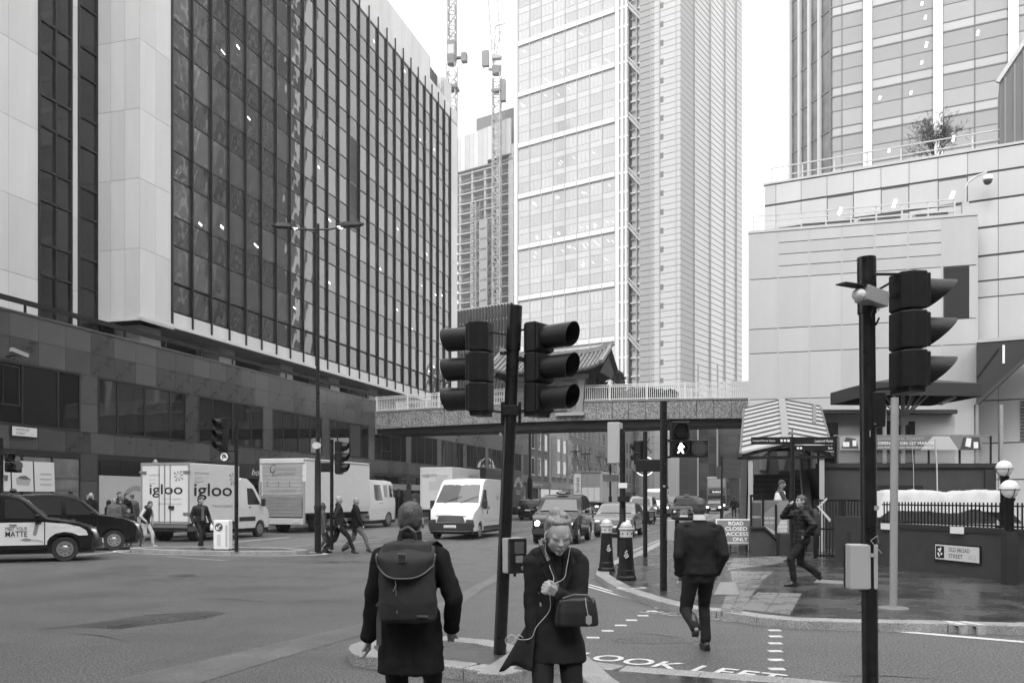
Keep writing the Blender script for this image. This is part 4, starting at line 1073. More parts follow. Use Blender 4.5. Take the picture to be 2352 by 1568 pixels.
# hedge strip on that roof
hd = empty('hedge', (16.6, 47.3, 19.0), rang, None, 'thin low hedge along the roof edge behind the rail', 'hedge')
leaves('foliage', hd, [((k*.3, 0, .1), (.3, .15, .12)) for k in range(22)], 40, .05, 8)
# slatted dark roof structure at the extreme right
rs3 = empty('roof_structure', tuple(at(2296, HZ, 43.0) * Vector((1, 1, 0))), rang, None, 'dark corrugated sloping roof structure at the top right edge', 'roof structure')
MB().prism_y([(0, 19), (6, 19), (6, 27), (2.4, 26.0), (0, 22.4)], 0, 3).obj('body', mat('corrugated_dark', .12, .5), rs3)
for k in range(7): MB().box(.2+k*.4, .28+k*.4, -.06, 0, 19, 22.4+k*.55).obj('rib', mat('rib_mid', .2, .5), rs3)
MB().bar((-.1, -.05, 22.2), (3.4, -.05, 27.4), .18).obj('edge_trim', mat('rail_pale', .5, .5), rs3)

# ---- buildings round the junction, outside the frame: they are what the dark glass mirrors
def plain_block(name, loc, rz, w, d, h, label, v, bay, fl_, strips=True, seed=1):
    o = empty(name, loc, rz, None, label, 'building')
    MB().box(0, w, 0, d, 0, h).obj('wall', mat('offsite_wall_%d' % seed, v, .6), o)
    q = MB(); nz = int(h/fl_); nx_ = int(w/bay)
    for k in range(nz):
        for i in range(nx_): q.box(i*bay+.35, (i+1)*bay-.35, -.04, 0, k*fl_+1.0, (k+1)*fl_-.25)
    q.obj('windows', mat('offsite_glass_%d' % seed, v*.42, .2, .2), o, fixn=False, kind='stuff')
    if strips:
        q = MB()
        for i in range(0, nx_, 4): q.box(i*bay-.25, i*bay+.35, -.3, 0, 0, h)
        q.obj('piers', M_WHT, o, fixn=False)
    return o
plain_block('corner_block', (48, 27, 0), ANG_U + math.pi*1.5 - R(16) if False else R(-60), 40, 20, 62, 'pale gridded block outside the picture to the right', .42, 3.2, 3.6, seed=2)
plain_block('corner_block', (20, 4, 0), R(-75), 26, 14, 24, 'stone block on the corner behind the camera to the right', .34, 2.6, 3.4, False, 3)

plain_block('street_block', (-70, -42, 0), 0, 62, 18, 27, 'grey stone block across the junction behind the camera', .30, 2.6, 3.5, False, 4)
plain_block('street_block', (-4, -46, 0), 0, 50, 18, 34, 'darker office block behind the camera', .22, 2.6, 3.5, False, 5)
plain_block('street_block', (-24, 4, 0), R(-90-8), 44, 16, 25, 'brick block along the side street to the left of the camera', .14, 2.6, 3.5, False, 6)
# ================================================================ signals, posts, signs
M_LENS = mat('dark_lens', .015, .12); M_SIG = mat('signal_black', .013, .45, var=.3, scale=14, bump=.0008, bscale=60, spec=.3); M_VIS = mat('visor_black', .014, .45, var=.35, scale=16, bump=.001, bscale=50, spec=.35)
M_POLE = mat('pole_black', .010, .34, var=.3, scale=9, bump=.0005, bscale=60, rvar=.08, spec=.4)
def visor(parent, loc, r=.112, top=.24, bot=.07, e=.7):
    b = MB(); n = 28
    for rr_ in (r, r-.006):
        for k in range(n):
            a = 2*math.pi*k/n; b.v.append((rr_*math.cos(a), 0, rr_*math.sin(a)))
        for k in range(n):
            a = 2*math.pi*k/n; s = (1+math.sin(a))/2; L = bot + (top-bot)*s**e
            b.v.append((rr_*1.02*math.cos(a), -L, rr_*1.02*math.sin(a)))
    for k in range(n):
        k2 = (k+1) % n
        b.f += [(k, k2, n+k2, n+k), (2*n+k2, 2*n+k, 3*n+k, 3*n+k2), (n+k, n+k2, 3*n+k2, 3*n+k)]; b.m += [0]*3
    o = b.obj('visor', M_VIS, parent, auto=50, fixn=False); o.location = loc
    MB().lathe([(.116, 0), (.116, -.02), (r, -.03)], 24, (0, 0, 0), 'y').obj('visor_collar', M_VIS, o)
    return o
def head(parent, loc, rz_, n=3, top=.24, bot=.07, s=1.0, lit=None, e=.7):
    h = empty('signal_head', loc, rz_, parent); h.scale = (s, s, s); H = .31*n
    for k in range(n):
        z0 = -H/2 + .31*k
        MB().prism([(-.15,-.09),(.15,-.09),(.15,.03),(.085,.10),(-.085,.10),(-.15,.03)], z0+.006, z0+.304).obj('housing', M_SIG, h, bevel=.012)
        MB().box(-.14,.14,-.125,-.09, z0+.02, z0+.29).obj('door', M_SIG, h, bevel=.01)
        visor(h, (0, -.12, z0+.155), r=.118, top=top, bot=bot, e=e)
        lo = MB().lathe([(.098, .0), (.098, -.008), (.06, -.02), (.01, -.024)], 20, (0, -.125, z0+.155), 'y').obj('lens', M_LENS, h, smooth=True)
    MB().box(-.13,.13,-.08,.06,-H/2-.03,-H/2+.01).obj('base_cap', M_SIG, h)
    return h
def post(parent, h, r_, z0=.12, cap=True, m=None, lean=0.0, leany=0.0):
    m = m or M_POLE
    o = MB().tube((0, 0, z0), (lean, leany, h), r_, n=20).obj('pole', m, parent, auto=40, fixn=False)
    if cap: MB().tube((lean*.88, leany*.88, h*.88), (lean*1.0, leany, h+.012), r_*1.17, n=20).obj('sleeve', m, parent, auto=40, fixn=False)
    return o
def pushbox(parent, loc, rz_, lit=False):
    p = empty('push_button_unit', loc, rz_, parent)
    MB().box(-.11,.11,0,.12,0,.36).obj('box', mat('box_pale', .42, .4), p, bevel=.012); MB().box(-.105,.105,-.05,0,.0,.355).obj('face', M_SIG, p, bevel=.01)
    MB().box(-.06,.06,-.056,-.05,.2,.32).obj('display', mat('display_grey', .09, .2), p); MB().box(-.045,.045,-.058,-.05,.11,.18).obj('window', mat('win_grey', .22, .2), p)
    MB().lathe([(.025,-.05),(.02,-.07)], 14, (.05,0,.05), 'y').obj('button', M_STEEL, p); MB().tube((-.03,-.02,-.03),(-.03,-.02,0),.014).obj('knob', M_SIG, p)
    return p
# centre signal
s1 = empty('traffic_signal', (-.125, 8.94, 0), 0, None, 'black leaning traffic light post with two hooded heads left of the woman', 'traffic light', 'traffic lights round the junction')
post(s1, 3.67, .066, lean=.155)
head(s1, (-.185, 0, 3.05), R(-112), top=.32, bot=.26, e=.7); head(s1, (.375, 0, 3.04), R(52), top=.36, bot=.28, e=.7)
for (zz, x_) in ((3.42, .15), (3.38, -.0), (2.64, .2), (2.64, .0)):
    pass
MB().bar((.12,0,3.38),(-.14,0,3.42),.018).bar((.12,0,2.58),(-.16,0,2.62),.02).bar((.15,0,3.2),(.0,0,3.2),.035).bar((.15,0,3.42),(.33,0,3.46),.018).bar((.15,0,3.42),(.19,0,3.1),.02).bar((.12,0,2.6),(.33,0,2.62),.02).bar((.15,0,3.15),(.3,0,3.12),.045).obj('bracket', M_SIG, s1)
MB().box(.03,.19,-.075,.075,2.56,2.66).box(.01,.05,-.02,.02,2.46,2.7).box(.19,.22,-.02,.02,2.46,2.7).obj('clamp', M_SIG, s1, bevel=.006)
pushbox(s1, (.165, -.06, .95), R(38))
# near right signal
s2 = empty('traffic_signal', (2.86, 6.95, 0), 0, None, 'tall black traffic light post nearest the camera with a side on head', 'traffic light', 'traffic lights round the junction')
post(s2, 3.62, .062, lean=-.03)
head(s2, (.30, .03, 3.05), R(99), top=.31, bot=.05, e=1.0)
MB().bar((.0,0,3.34),(.28,0,3.5),.018).bar((.0,0,3.34),(.03,0,3.5),.02).bar((.03,0,3.5),(.27,0,3.5),.018).bar((.03,0,3.32),(.2,0,3.33),.03).bar((.03,0,2.58),(.3,0,2.6),.02).obj('bracket', M_SIG, s2); MB().box(-.01,.1,-.06,.06,2.28,2.56).obj('clamp', M_SIG, s2, bevel=.01)
pb = pushbox(s2, (-.07, .06, .99), R(180)); 
dt = empty('detector', (-.03, -.09, 3.28), R(28), s2)
MB().box(-.12,.12,-.07,.06,-.045,.075).obj('body', mat('detector_grey', .36, .35, .2), dt, bevel=.006).rotation_euler = (0, R(8), 0); MB().box(-.34,-.1,-.05,.05,.08,.09).obj('hood', M_SIG, dt); MB().ball((-.14,0,.02), .055,.055,.05).obj('sensor', M_WHT, dt)
MB().path([(0,-.02,-.06),(-.03,-.02,-.14),(.03,-.02,-.2),(.09,0,-.14)], .008).obj('cable', M_SIG, dt)
# signals at the far side of the junction
p = g(543, 1265, .12)
s3 = empty('traffic_signal', tuple(p * Vector((1,1,0))), 0, None, 'traffic light with a no U turn disc on the refuge before the refrigerated lorry', 'traffic light', 'traffic lights round the junction')
post(s3, 4.05, .057, cap=False); head(s3, (-.36, -.05, 3.6), R(-40), s=1.05, top=.22, bot=.1); MB().bar((0,0,3.95),(-.36,0,3.95),.03).bar((0,0,3.1),(-.36,0,3.1),.03).obj('bracket', M_SIG, s3)
d = empty('no_u_turn_disc', (-.31, -.12, 2.93), R(-12), s3)
MB().lathe([(.16,0),(.16,-.03)], 24, (0,0,0), 'y').obj('housing', M_SIG, d); MB().lathe([(.125,-.03),(.125,-.034)], 24, (0,0,0), 'y').obj('disc', M_WHT, d)
MB().bar((-.04,-.038,-.07),(-.04,-.038,.03),.022).bar((.04,-.038,-.02),(.04,-.038,.03),.022).bar((-.045,-.038,.05),(.045,-.038,.05),.03).bar((.0,-.038,-.01),(.08,-.038,-.01),.03).obj('u_turn_arrow', M_BLKM, d)
p = g(762, 1262, .12)
s4 = empty('traffic_signal', tuple(p * Vector((1,1,0))), 0, None, 'traffic light on the refuge in front of the white removals lorry', 'traffic light', 'traffic lights round the junction')
post(s4, 3.5, .055, cap=False); head(s4, (.22, .0, 2.95), R(80), top=.2, bot=.08, s=1.05); MB().box(-.36,-.02,-.1,.1,2.5,2.78).obj('sign_box', M_SIG, s4)
s5 = empty('traffic_signal', (-17.0, 29.0, 0), 0, None, 'low traffic light at the left edge in front of the shop posters', 'traffic light', 'traffic lights round the junction')
post(s5, 3.7, .06, cap=False); head(s5, (.3, -.05, 2.9), R(40), n=2, top=.2, bot=.1); MB().box(.45,.62,-.1,.1,2.55,2.85).obj('sign_box', M_SIG, s5)
MB().lathe([(.16,0),(.16,-.05)], 20, (.62,-.12,2.78), 'y').obj('round_sign', mat('round_grey', .06, .4), s5)
# pedestrian signal with countdown
s6 = empty('pedestrian_signal', (2.61, 15.0, 0), 0, None, 'pedestrian crossing post showing a lit walking man beside the man in the suit', 'pedestrian signal')
post(s6, 3.37, .062, cap=False)
for k, z in enumerate((2.56, 2.87)):
    bx = MB().box(.12,.43,-.12,.1,z-.15,z+.15).obj('housing', M_SIG, s6, bevel=.015)
    MB().lathe([(.125,-.12),(.125,-.2),(.117,-.2),(.117,-.125)], 26, (.275,0,z), 'y').obj('hood', M_VIS, s6, auto=40)
    MB().lathe([(.115,-.121),(.1,-.13)], 24, (.275,0,z), 'y').obj('lens', M_LENS, s6)
M_GO = mat('green_man', .9, .4, emit=4.0)
gm = MB(); gm.mi = 0; c = (.275, -.136, 2.56)
def flat_poly(b, pts, y): b.add([(c[0]+p[0], y, c[2]+p[1]) for p in pts], [tuple(range(len(pts)))])
flat_poly(gm, [(.018*math.cos(t)+.0, .075+.018*math.sin(t)) for t in [k*math.pi/4 for k in range(8)]], c[1])
flat_poly(gm, [(-.02,.055),(.022,.055),(.03,.0),(.02,-.02),(-.02,-.02),(-.025,.0)], c[1]); flat_poly(gm, [(-.02,-.01),(.01,-.015),(-.018,-.05),(-.045,-.085),(-.065,-.075),(-.035,-.04)], c[1])
flat_poly(gm, [(-.005,-.01),(.02,-.01),(.035,-.045),(.05,-.08),(.03,-.09),(.01,-.05)], c[1]); flat_poly(gm, [(-.02,.053),(-.045,.02),(-.05,-.01),(-.035,-.01),(-.025,.02)], c[1]); flat_poly(gm, [(.02,.053),(.035,.03),(.055,.015),(.06,.025),(.04,.045)], c[1])
gm.obj('walking_man', M_GO, s6, fixn=False)
MB().box(.45,.75,-.08,.08,2.41,2.71).obj('countdown_housing', M_SIG, s6, bevel=.015); MB().lathe([(.13,-.08),(.13,-.086)], 26, (.6,0,2.56), 'y').obj('countdown_face', mat('countdown_face', .05, .3), s6)
text('88', s6, (.54, -.09, 2.49), mat('unlit_digits', .075, .4), w=.13, h=.14, name='digits')
MB().bar((.0,0,2.7),(.12,0,2.7),.04).bar((.0,0,2.4),(.12,0,2.42),.04).path([(.05,0,3.0),(.09,0,3.06),(.13,0,2.98)], .008).obj('bracket', M_SIG, s6)
pushbox(s6, (.16, 0, .98), R(100))
# signal seen from behind further right
p = g(1482, 1278, .12)
s7 = empty('traffic_signal', tuple(p * Vector((1,1,0))), 0, None, 'traffic light seen from behind, just left of the lit walking man', 'traffic light', 'traffic lights round the junction')
post(s7, 3.5, .06, cap=False); head(s7, (-.12, .1, 2.95), R(-150), n=2, top=.2, bot=.08, s=1.0); MB().box(-.25,.5,-.1,.12,2.42,2.75).obj('sign_box', M_SIG, s7, bevel=.02); MB().lathe([(.2,0),(.2,-.03)], 24, (-.16,.15,2.6), 'y').obj('disc_back', M_STEEL, s7)
MB().path([(.1,-.12,3.3),(-.02,-.13,3.1),(.15,-.13,2.95),(.1,-.12,2.9)], .012).obj('cable', M_SIG, s7)
pushbox(s7, (.15, 0, 1.0), R(10))
# double lamp post on the refuge, lamp columns beyond
M_LUM = mat('lamp_glow', .9, .4, emit=3.0)
p = g(730, 1267, .12)
lp = empty('street_lamp', tuple(p * Vector((1,1,0))), 0, None, 'tall slim lamp post with two arms on the refuge', 'street lamp', 'street lamps')
MB().lathe([(.095,.12),(.095,1.3),(.12,1.45),(.095,1.5),(.09,2.75),(.06,2.95),(.055,5),(.05,9.75)], 18).obj('pole', M_POLE, lp, auto=40)
for sgn, L in ((-1, 1.25), (1, 1.32)):
    MB().path([(0,0,9.6),(sgn*.3,-.02,9.58),(sgn*.75,-.05,9.66 if sgn > 0 else 9.6)], .028).obj('arm', M_POLE, lp)
    x0 = sgn*.6; zz = 9.66 if sgn > 0 else 9.62
    MB().loft([[(x0, -.08, zz), (x0, .08, zz), (x0, .08, zz+.05), (x0, -.08, zz+.05)], [(x0+sgn*.2, -.16, zz+.01), (x0+sgn*.2, .16, zz+.01), (x0+sgn*.2, .14, zz+.12), (x0+sgn*.2, -.14, zz+.12)],
               [(x0+sgn*.6, -.14, zz+.04), (x0+sgn*.6, .14, zz+.04), (x0+sgn*.6, .1, zz+.14), (x0+sgn*.6, -.1, zz+.14)], [(x0+sgn*.76, -.04, zz+.07), (x0+sgn*.76, .04, zz+.07), (x0+sgn*.76, .03, zz+.11), (x0+sgn*.76, -.03, zz+.11)]]).obj('lamp_head', M_SIG, lp)
    MB().box(min(x0-sgn*.02, x0+sgn*.12), max(x0-sgn*.02, x0+sgn*.12), -.07, .07, zz-.02, zz+.0).obj('lamp_glass', M_LUM, lp)
dsc = MB().lathe([(.13,0),(.13,-.03)], 24, (0,-.16,3.25), 'y').obj('round_notice', mat('notice_pale', .5, .5), lp); dsc.scale = (1, 1, .75); dsc.location.z = .8
def column(loc, h, label, r_=.09, thick=3.0, group='street lamps'):
    o = empty('lamp_column', loc, 0, None, label, 'street lamp', group)
    MB().lathe([(r_*1.6,.1),(r_*1.6,thick),(r_*1.9,thick+.1),(r_,thick+.4),(r_*.75,h)], 14).obj('pole', M_POLE, o, auto=40)
    return o
column((1.45, 70, 0), 11.3, 'slim black lamp column on the median behind the black estate car', .12, 3.0)
o = column((21.0, 118, 0), 15, 'far lamp column with a lit head near the bus stop', .12, 3); MB().box(-.9,.9,-.2,.2,15,15.15).obj('lamp_head', M_STEEL, o)
MB().box(-.9,-.3,-.2,.2,14.9,15).obj('lamp_glass', M_LUM, o)
p = g(1430, 1276, .12)
tc = empty('signal_cabinet_post', tuple(p * Vector((1,1,0))), 0, None, 'black post carrying a tall pale box behind the two bollards', 'equipment post')
MB().lathe([(.15,.1),(.15,.75),(.19,.8),(.19,.86),(.09,1.05),(.08,2.0),(.075,3.6)], 16).obj('pole', M_POLE, tc, auto=40)
MB().prism([(-.42,-.02),(-.10,-.1),(.04,.25),(-.34,.33)], 2.65, 3.78).obj('cabinet', mat('cabinet_pale', .36, .5, var=.05, scale=3), tc, bevel=.02); MB().box(-.11,.11,-.11,.11,1.98,2.12).obj('band', M_WHT, tc)
MB().box(-.15,.15,-.25,-.05,1.6,1.75).obj('fitting', M_SIG, tc)
o = empty('road_sign', (7.0, 62, 0), 0, None, 'small blank grey traffic sign on a thin black post before the food lorry', 'road sign')
MB().tube((0,0,0),(0,0,4.9),.07).tube((0,0,0),(0,0,1.8),.12).obj('pole', M_POLE, o); MB().box(-.55,.6,-.12,-.09,2.85,3.35).obj('plate', mat('sign_back', .25, .5), o)
# dark sign boards at the bus stop
o = empty('direction_sign', (10.6, 44, 0), R(4), None, 'dark slatted sign board seen from behind on a black post near the bus stop', 'road sign')
MB().tube((-.0,0,0.1),(-.0,0,3.75),.055).tube((0,0,.1),(0,0,1.2),.09).obj('pole', M_POLE, o)
for k in range(4): MB().box(.06,1.12,.03,.07,2.7+k*.24,2.92+k*.24).obj('board', mat('board_dark', .035, .5), o)
MB().box(-.25,-.02,-.03,.03,2.65,3.3).obj('side_board', mat('board_dark', .035, .5), o)
o = empty('bus_stop', (13.1, 50, 0), R(6), None, 'bus stop flag with a round roundel symbol by the pavement', 'bus stop')
MB().tube((0,0,.1),(0,0,3.4),.04).obj('pole', M_STEEL, o); MB().box(.03,.48,-.02,.02,2.8,3.25).obj('flag', M_WHT, o); MB().box(.03,.48,-.02,.02,2.3,2.75).obj('route_panel', mat('route_pale', .45, .5), o)
rg = MB(); nn = 24; vs = [(.255+r_*math.cos(6.283*k/nn), -.028, 3.03+r_*math.sin(6.283*k/nn)) for r_ in (.09,.14) for k in range(nn)]; rg.add(vs, [(k, (k+1)%nn, (k+1)%nn+nn, k+nn) for k in range(nn)]); rg.add([(.08,-.029,3.0),(.43,-.029,3.0),(.43,-.029,3.06),(.08,-.029,3.06)], [(0,1,2,3)])
rg.obj('roundel', M_BLKM, o, fixn=False)
for k in range(3): MB().box(.08,.43,-.03,-.02,2.4+k*.1,2.44+k*.1).obj('route_number', mat('rn', .1, .5), o)
# finger post
fp = empty('finger_post', (6.5, 20.2, 0), R(0), None, 'black finger post with two arms in front of the covered stair', 'signpost')
MB().tube((0,0,.12),(0,0,3.12),.055,n=16).obj('pole', M_POLE, fp, auto=40); MB().box(-.08,.08,-.06,.06,3.18,3.22).box(-.015,.015,-.015,.015,3.12,3.3).obj('finial', M_STEEL, fp)
MB().box(-.95,-.05,-.02,.02,2.95,3.12).obj('arm', M_BLKM, fp); MB().box(.05,.98,-.02,.02,2.95,3.12).obj('arm', M_BLKM, fp); MB().box(.05,.98,-.02,.02,2.80,2.93).obj('arm', M_BLKM, fp)
M_SL = mat('sign_white_letters', .8, .5)
text('Liverpool Street Station', fp, (-.92, -.022, 3.0), M_SL, w=.52, h=.062); text('Leadenhall Market', fp, (.52, -.022, 3.0), M_SL, w=.42, h=.062); text('Bank', fp, (.83, -.022, 2.84), M_SL, w=.1, h=.055)
for x in (-.28,-.2,-.12): MB().box(x,x+.055,-.024,-.02,3.01,3.065).obj('symbol', M_SL, fp)
for x in (.1,.17): MB().box(x,x+.05,-.024,-.02,2.84,2.89).obj('symbol', M_SL, fp)
# bollards
M_BW = mat('bollard_white', .55, .4, var=.12, scale=9)
def bollard(loc, label, rz_):
    o = empty('bollard', loc, rz_, None, label, 'bollard', 'white topped black bollards on the corner')
    MB().lathe([(.20,.12),(.20,.17),(.175,.2),(.165,.3),(.155,.32)], 8).obj('base', M_BLK, o, bevel=.006); MB().lathe([(.158,.3),(.118,.93),(.118,.96)], 8).obj('shaft', M_BLK, o, bevel=.006)
    MB().lathe([(.125,.95),(.125,1.08),(.15,1.1),(.15,1.125),(.11,1.135)], 16).obj('collar', M_BW, o, auto=30); MB().lathe([(.12,1.13),(.115,1.17),(.09,1.215),(.05,1.24),(.005,1.25)], 18).obj('dome', M_BW, o, smooth=True)
    for k in range(8): MB().box(-.012,.012,-.128,-.118,1.0,1.03).obj('slot', M_BLKM, o).rotation_euler = (0, 0, k*math.pi/4+.2)
    b = MB(); rnd = random.Random(4)
    for k in range(16):
        a_ = rnd.random()*6.28; q = rnd.random()*.055; s = .014; b.box(q*math.cos(a_)-s, q*math.cos(a_)+s, -.157, -.14, .62+q*1.3*math.sin(a_)-s, .62+q*1.3*math.sin(a_)+s)
    b.obj('crest', M_BW, o, fixn=False)
bollard((2.07, 19.05, 0), 'white topped black bollard, the farther and left one of the pair', R(10)); bollard((2.23, 17.0, 0), 'white topped black bollard, the nearer and right one of the pair', R(-8))
# keep left bollard on the refuge
kb = empty('keep_left_bollard', tuple(g(513, 1262, .12) * Vector((1,1,0))), R(-6), None, 'white plastic traffic bollard with keep left arrow on the refuge', 'traffic bollard')
MB().box(-.26,.24,-.14,.14,.12,1.03).obj('body', M_WHT, kb, bevel=.03); MB().lathe([(.125,-.14),(.125,-.15)], 22, (-.08,0,.82), 'y').obj('disc', mat('disc_grey', .1, .4), kb)
MB().bar((-.02,-.155,.88),(-.13,-.155,.77),.028).bar((-.145,-.155,.755),(-.145,-.155,.84),.026).bar((-.145,-.155,.755),(-.06,-.155,.755),.026).obj('arrow', M_WHT, kb)
MB().box(-.14,-.02,-.148,-.14,.25,.6).obj('panel_mark', mat('pm', .55, .4), kb, bevel=.003); MB().box(.13,.19,-.15,-.14,.22,.88).obj('reflector', mat('refl', .45, .3), kb, bevel=.003)
MB().box(-.3,.28,-.18,.18,.115,.15).obj('base', M_BLKM, kb)
# ROAD CLOSED sign
rc_ = empty('temporary_road_sign', (6.42, 25.0, .12), R(-4), None, 'temporary ROAD CLOSED ACCESS ONLY board on a folding frame', 'road sign')
bd = empty('board', (0, 0, .28), 0, rc_); bd.rotation_euler = (R(-14), 0, 0)
MB().box(-.54,.54,-.02,0,0,.72).obj('plate', mat('plate_border', .62, .4), bd, bevel=.02); MB().box(-.50,.50,-.026,-.02,.04,.68).obj('plate_face', mat('plate_red', .15, .4), bd)
for i, s_ in enumerate(('ROAD', 'CLOSED', 'ACCESS', 'ONLY')): text(s_, bd, ((.0, .0, .02, .1)[i]+.03, -.029, .53-i*.155), mat('sign_white_letters', .8, .5), w=(.42,.62,.64,.42)[i], h=.11, align='CENTER', bold=.012)
MB().bar((-.5,0,.3),(-.46,.02,0),.06,.03).bar((.5,0,.3),(.5,.05,.0),.09,.03).bar((.5,.0,.28),(.56,.06,0),.04,.02).bar((-.45,0,.26),(.48,0,.26),.04).bar((-.1,.3,0),(-.14,.0,.3),.04).bar((.1,.3,.02),(-.1,.3,.02),.15,.04).obj('frame', mat('frame_grey', .2, .5), rc_)
# grey post
gp = empty('grey_post', (5.54, 12.65, 0), 0, None, 'plain light grey post standing on the wet pavement at the right', 'post')
MB().tube((0,0,.115),(.02,0,3.17),.054,n=20).obj('pole', mat('post_grey', .30, .45, var=.06, scale=4), gp, auto=40); MB().lathe([(.22,.112),(.2,.13),(.07,.15)], 14).obj('base', mat('post_base', .16, .5), gp)

# small fittings that give the posts their wear
M_STK = mat('sticker_pale', .35, .6); 
for (o_, r_, zs3) in ((s2, .064, ((.4, 1.62, .05, .035), (-.6, 2.2, .03, .05), (-.2, 1.25, .045, .03))), (s1, .068, ((-.3, 1.7, .03, .04), (.1, 2.35, .02, .03))), (s6, .064, ((.0, 1.9, .04, .03),))):
    for (a_, z_, w_, h_) in zs3:
        q_ = MB().box(-w_/2, w_/2, -.002, 0, 0, h_).obj('sticker', M_STK, o_); q_.location = (r_*math.sin(a_) + .0, -r_*math.cos(a_)-.001, z_); q_.rotation_euler = (0, 0, a_)
    for z_ in (2.3, 2.9, 3.2): MB().lathe([(.008,0),(.006,-.006)], 8, (.03*(z_-2), -r_-.004, z_), 'y').obj('bolt', M_STEEL, o_)
MB().path([(2.9-2.86, -.065, 1.36), (.02, -.09, 1.42), (-.03, -.08, 1.38), (.05, -.1, 1.28)], .003, 5).obj('cable_tie', M_STK, s2)
for (px_, py_, lab) in ((1235, 1288, 'round iron cover in the carriageway to the right of the white van'), (420, 1322, 'round iron cover in the open carriageway at the left')):
    c_ = g(px_, py_); mh = empty('manhole_cover', tuple(c_), 0, None, lab, 'manhole cover'); MB().lathe([(.36,0.0),(.36,.006),(.31,.008)], 28).obj('frame', M_COV, mh); MB().lathe([(.30,.004),(.30,.010)], 28).obj('lid', mat('lid_dark', .05, .35, .3, bump=.003, scale=25), mh)
# ================================================================ stair canopy, bar terrace and boundary wall
M_WB = mat('wall_black', .026, .55, var=.25, scale=2.5); M_WB2 = mat('wall_charcoal', .045, .55, var=.2, scale=2.5)
cn = empty('stair_canopy', (8.18, 26.0, 0), ANG_V, None, 'ribbed pale canopy sloping up over the dark staircase at the right', 'canopy')
L_, hw = 5.6, 1.28
M_CP = mat('canopy_sheet', .36, .45, var=.08, scale=2)
for s in range(10):
    y0, y1 = L_*s/10, L_*(s+1)/10
    def zz(y, e): return (3.05 if e else 3.33) + 1.86*y/L_
    for sg in (-1, 1):
        MB().add([(0,y0,zz(y0,0)),(sg*hw,y0,zz(y0,1)),(sg*hw,y1-.12,zz(y1-.12,1)),(0,y1-.12,zz(y1-.12,0)),(0,y0,zz(y0,0)+.06),(sg*hw,y0,zz(y0,1)+.06),(sg*hw,y1-.12,zz(y1-.12,1)+.06),(0,y1-.12,zz(y1-.12,0)+.06)],
                 [(0,3,2,1),(4,5,6,7),(0,1,5,4),(1,2,6,5),(2,3,7,6),(3,0,4,7)]).obj('sheet', M_CP, cn)
        MB().bar((0,y1-.06,zz(y1-.06,0)+.02),(sg*hw,y1-.06,zz(y1-.06,1)+.02),.11,.16).obj('rib', mat('rib_grey', .10, .5), cn)
MB().bar((0,0,3.42),(0,L_,5.28),.22,.05).obj('ridge', mat('ridge_grey', .22, .5), cn)
for sg in (-1, 1):
    MB().bar((sg*(hw+.03),-.1,3.0),(sg*(hw+.03),L_,4.9),.08,.12).obj('eave', mat('rib_grey', .10, .5), cn)
    MB().box(sg*1.02-.07, sg*1.02+.07, .1, .24, .12, 3.02).obj('column', mat('column_pale', .36, .45), cn); MB().box(sg*1.02-.07, sg*1.02+.07, 3.6, 3.74, .12, 3.95).obj('column', mat('column_pale', .36, .45), cn)
MB().bar((-1.3,.1,2.98),(0,.05,3.28),.08).bar((1.3,.1,2.98),(0,.05,3.28),.08).bar((-1.4,.1,2.92),(1.4,.1,2.92),.09).bar((-.7,.1,2.92),(-.3,.08,3.2),.05).bar((.7,.1,2.92),(.3,.08,3.2),.05).obj('truss', M_BLK, cn)
for s in range(5): link(boxmesh('purlin', 2.5, .06, .1, M_BLK), 'purlin', cn, (-1.25, .9+s, 2.85+1.86*(.9+s)/L_))
stt = empty('staircase', (8.0, 26.4, .12), ANG_V, None, 'dark staircase climbing under the ribbed canopy to the terrace', 'staircase')
for k in range(14): MB().box(-.86,.86,.28*k,5.0,.17*k,.17*(k+1)).obj('step', mat('step_dark', .035, .6), stt); MB().box(-.86,.86,.28*k-.01,.28*k+.03,.17*(k+1),.17*(k+1)+.012).obj('nosing', mat('nosing', .14, .5), stt)
for sg in (-1, 1): MB().prism_x([(-.3,0),(5,0),(5,3.1),(3.9,3.1),(-.3,.75)], sg*.98-.1, sg*.98+.1).obj('side_wall', M_WB, stt); MB().bar((sg*.8,-.3,.9),(sg*.8,4,3.4),.05).obj('handrail', M_STEEL, stt)
MB().box(-1.1,1.1,5.6,5.7,2.3,4.7).obj('end_wall', mat('end_wall_grey', .3, .6), stt); MB().prism_y([(-.5,2.6),(-.25,2.6),(-.2,3.4),(-.35,3.9),(-.5,3.4)], 5.5,5.55).prism_y([(.2,2.6),(.35,2.6),(.55,3.5),(.3,3.9),(.1,3.4)], 5.5,5.55).obj('wall_mural', mat('mural', .6, .5), stt)

tr_ = empty('bar_terrace', (9.72, 27.5, 0), 0, None, 'raised dark walled bar terrace with glass balustrade and banner', 'terrace')
MB().box(0,5.55,.02,5,0,2.66).obj('wall', M_WB2, tr_); MB().box(-.05,5.6,-.06,.25,2.66,2.8).obj('coping', M_WB, tr_); MB().box(5.2,5.55,-.04,.02,0,2.6).obj('pier', M_WB, tr_)
M_BG = mat('balustrade_glass', .3, .05, trans=0, alpha=.22)
for k in range(5): MB().box(.55+k*.98,1.5+k*.98,.04,.055,2.82,3.62).obj('glass_panel', M_BG, tr_)
for k in range(6): link(boxmesh('baluster', .05, .05, .9, M_BLK), 'baluster', tr_, (.5+k*.98, .03, 2.8))
MB().box(.45,5.5,.02,.08,3.66,3.70).obj('handrail', mat('handrail_grey', .2, .4), tr_)
MB().box(-.3,6.5,4.4,4.6,2.66,4.75).obj('bar_front', mat('bar_wall', .42, .6), tr_); MB().box(-.3,6.4,4.0,4.6,4.75,4.9).obj('bar_roof', M_WB, tr_)
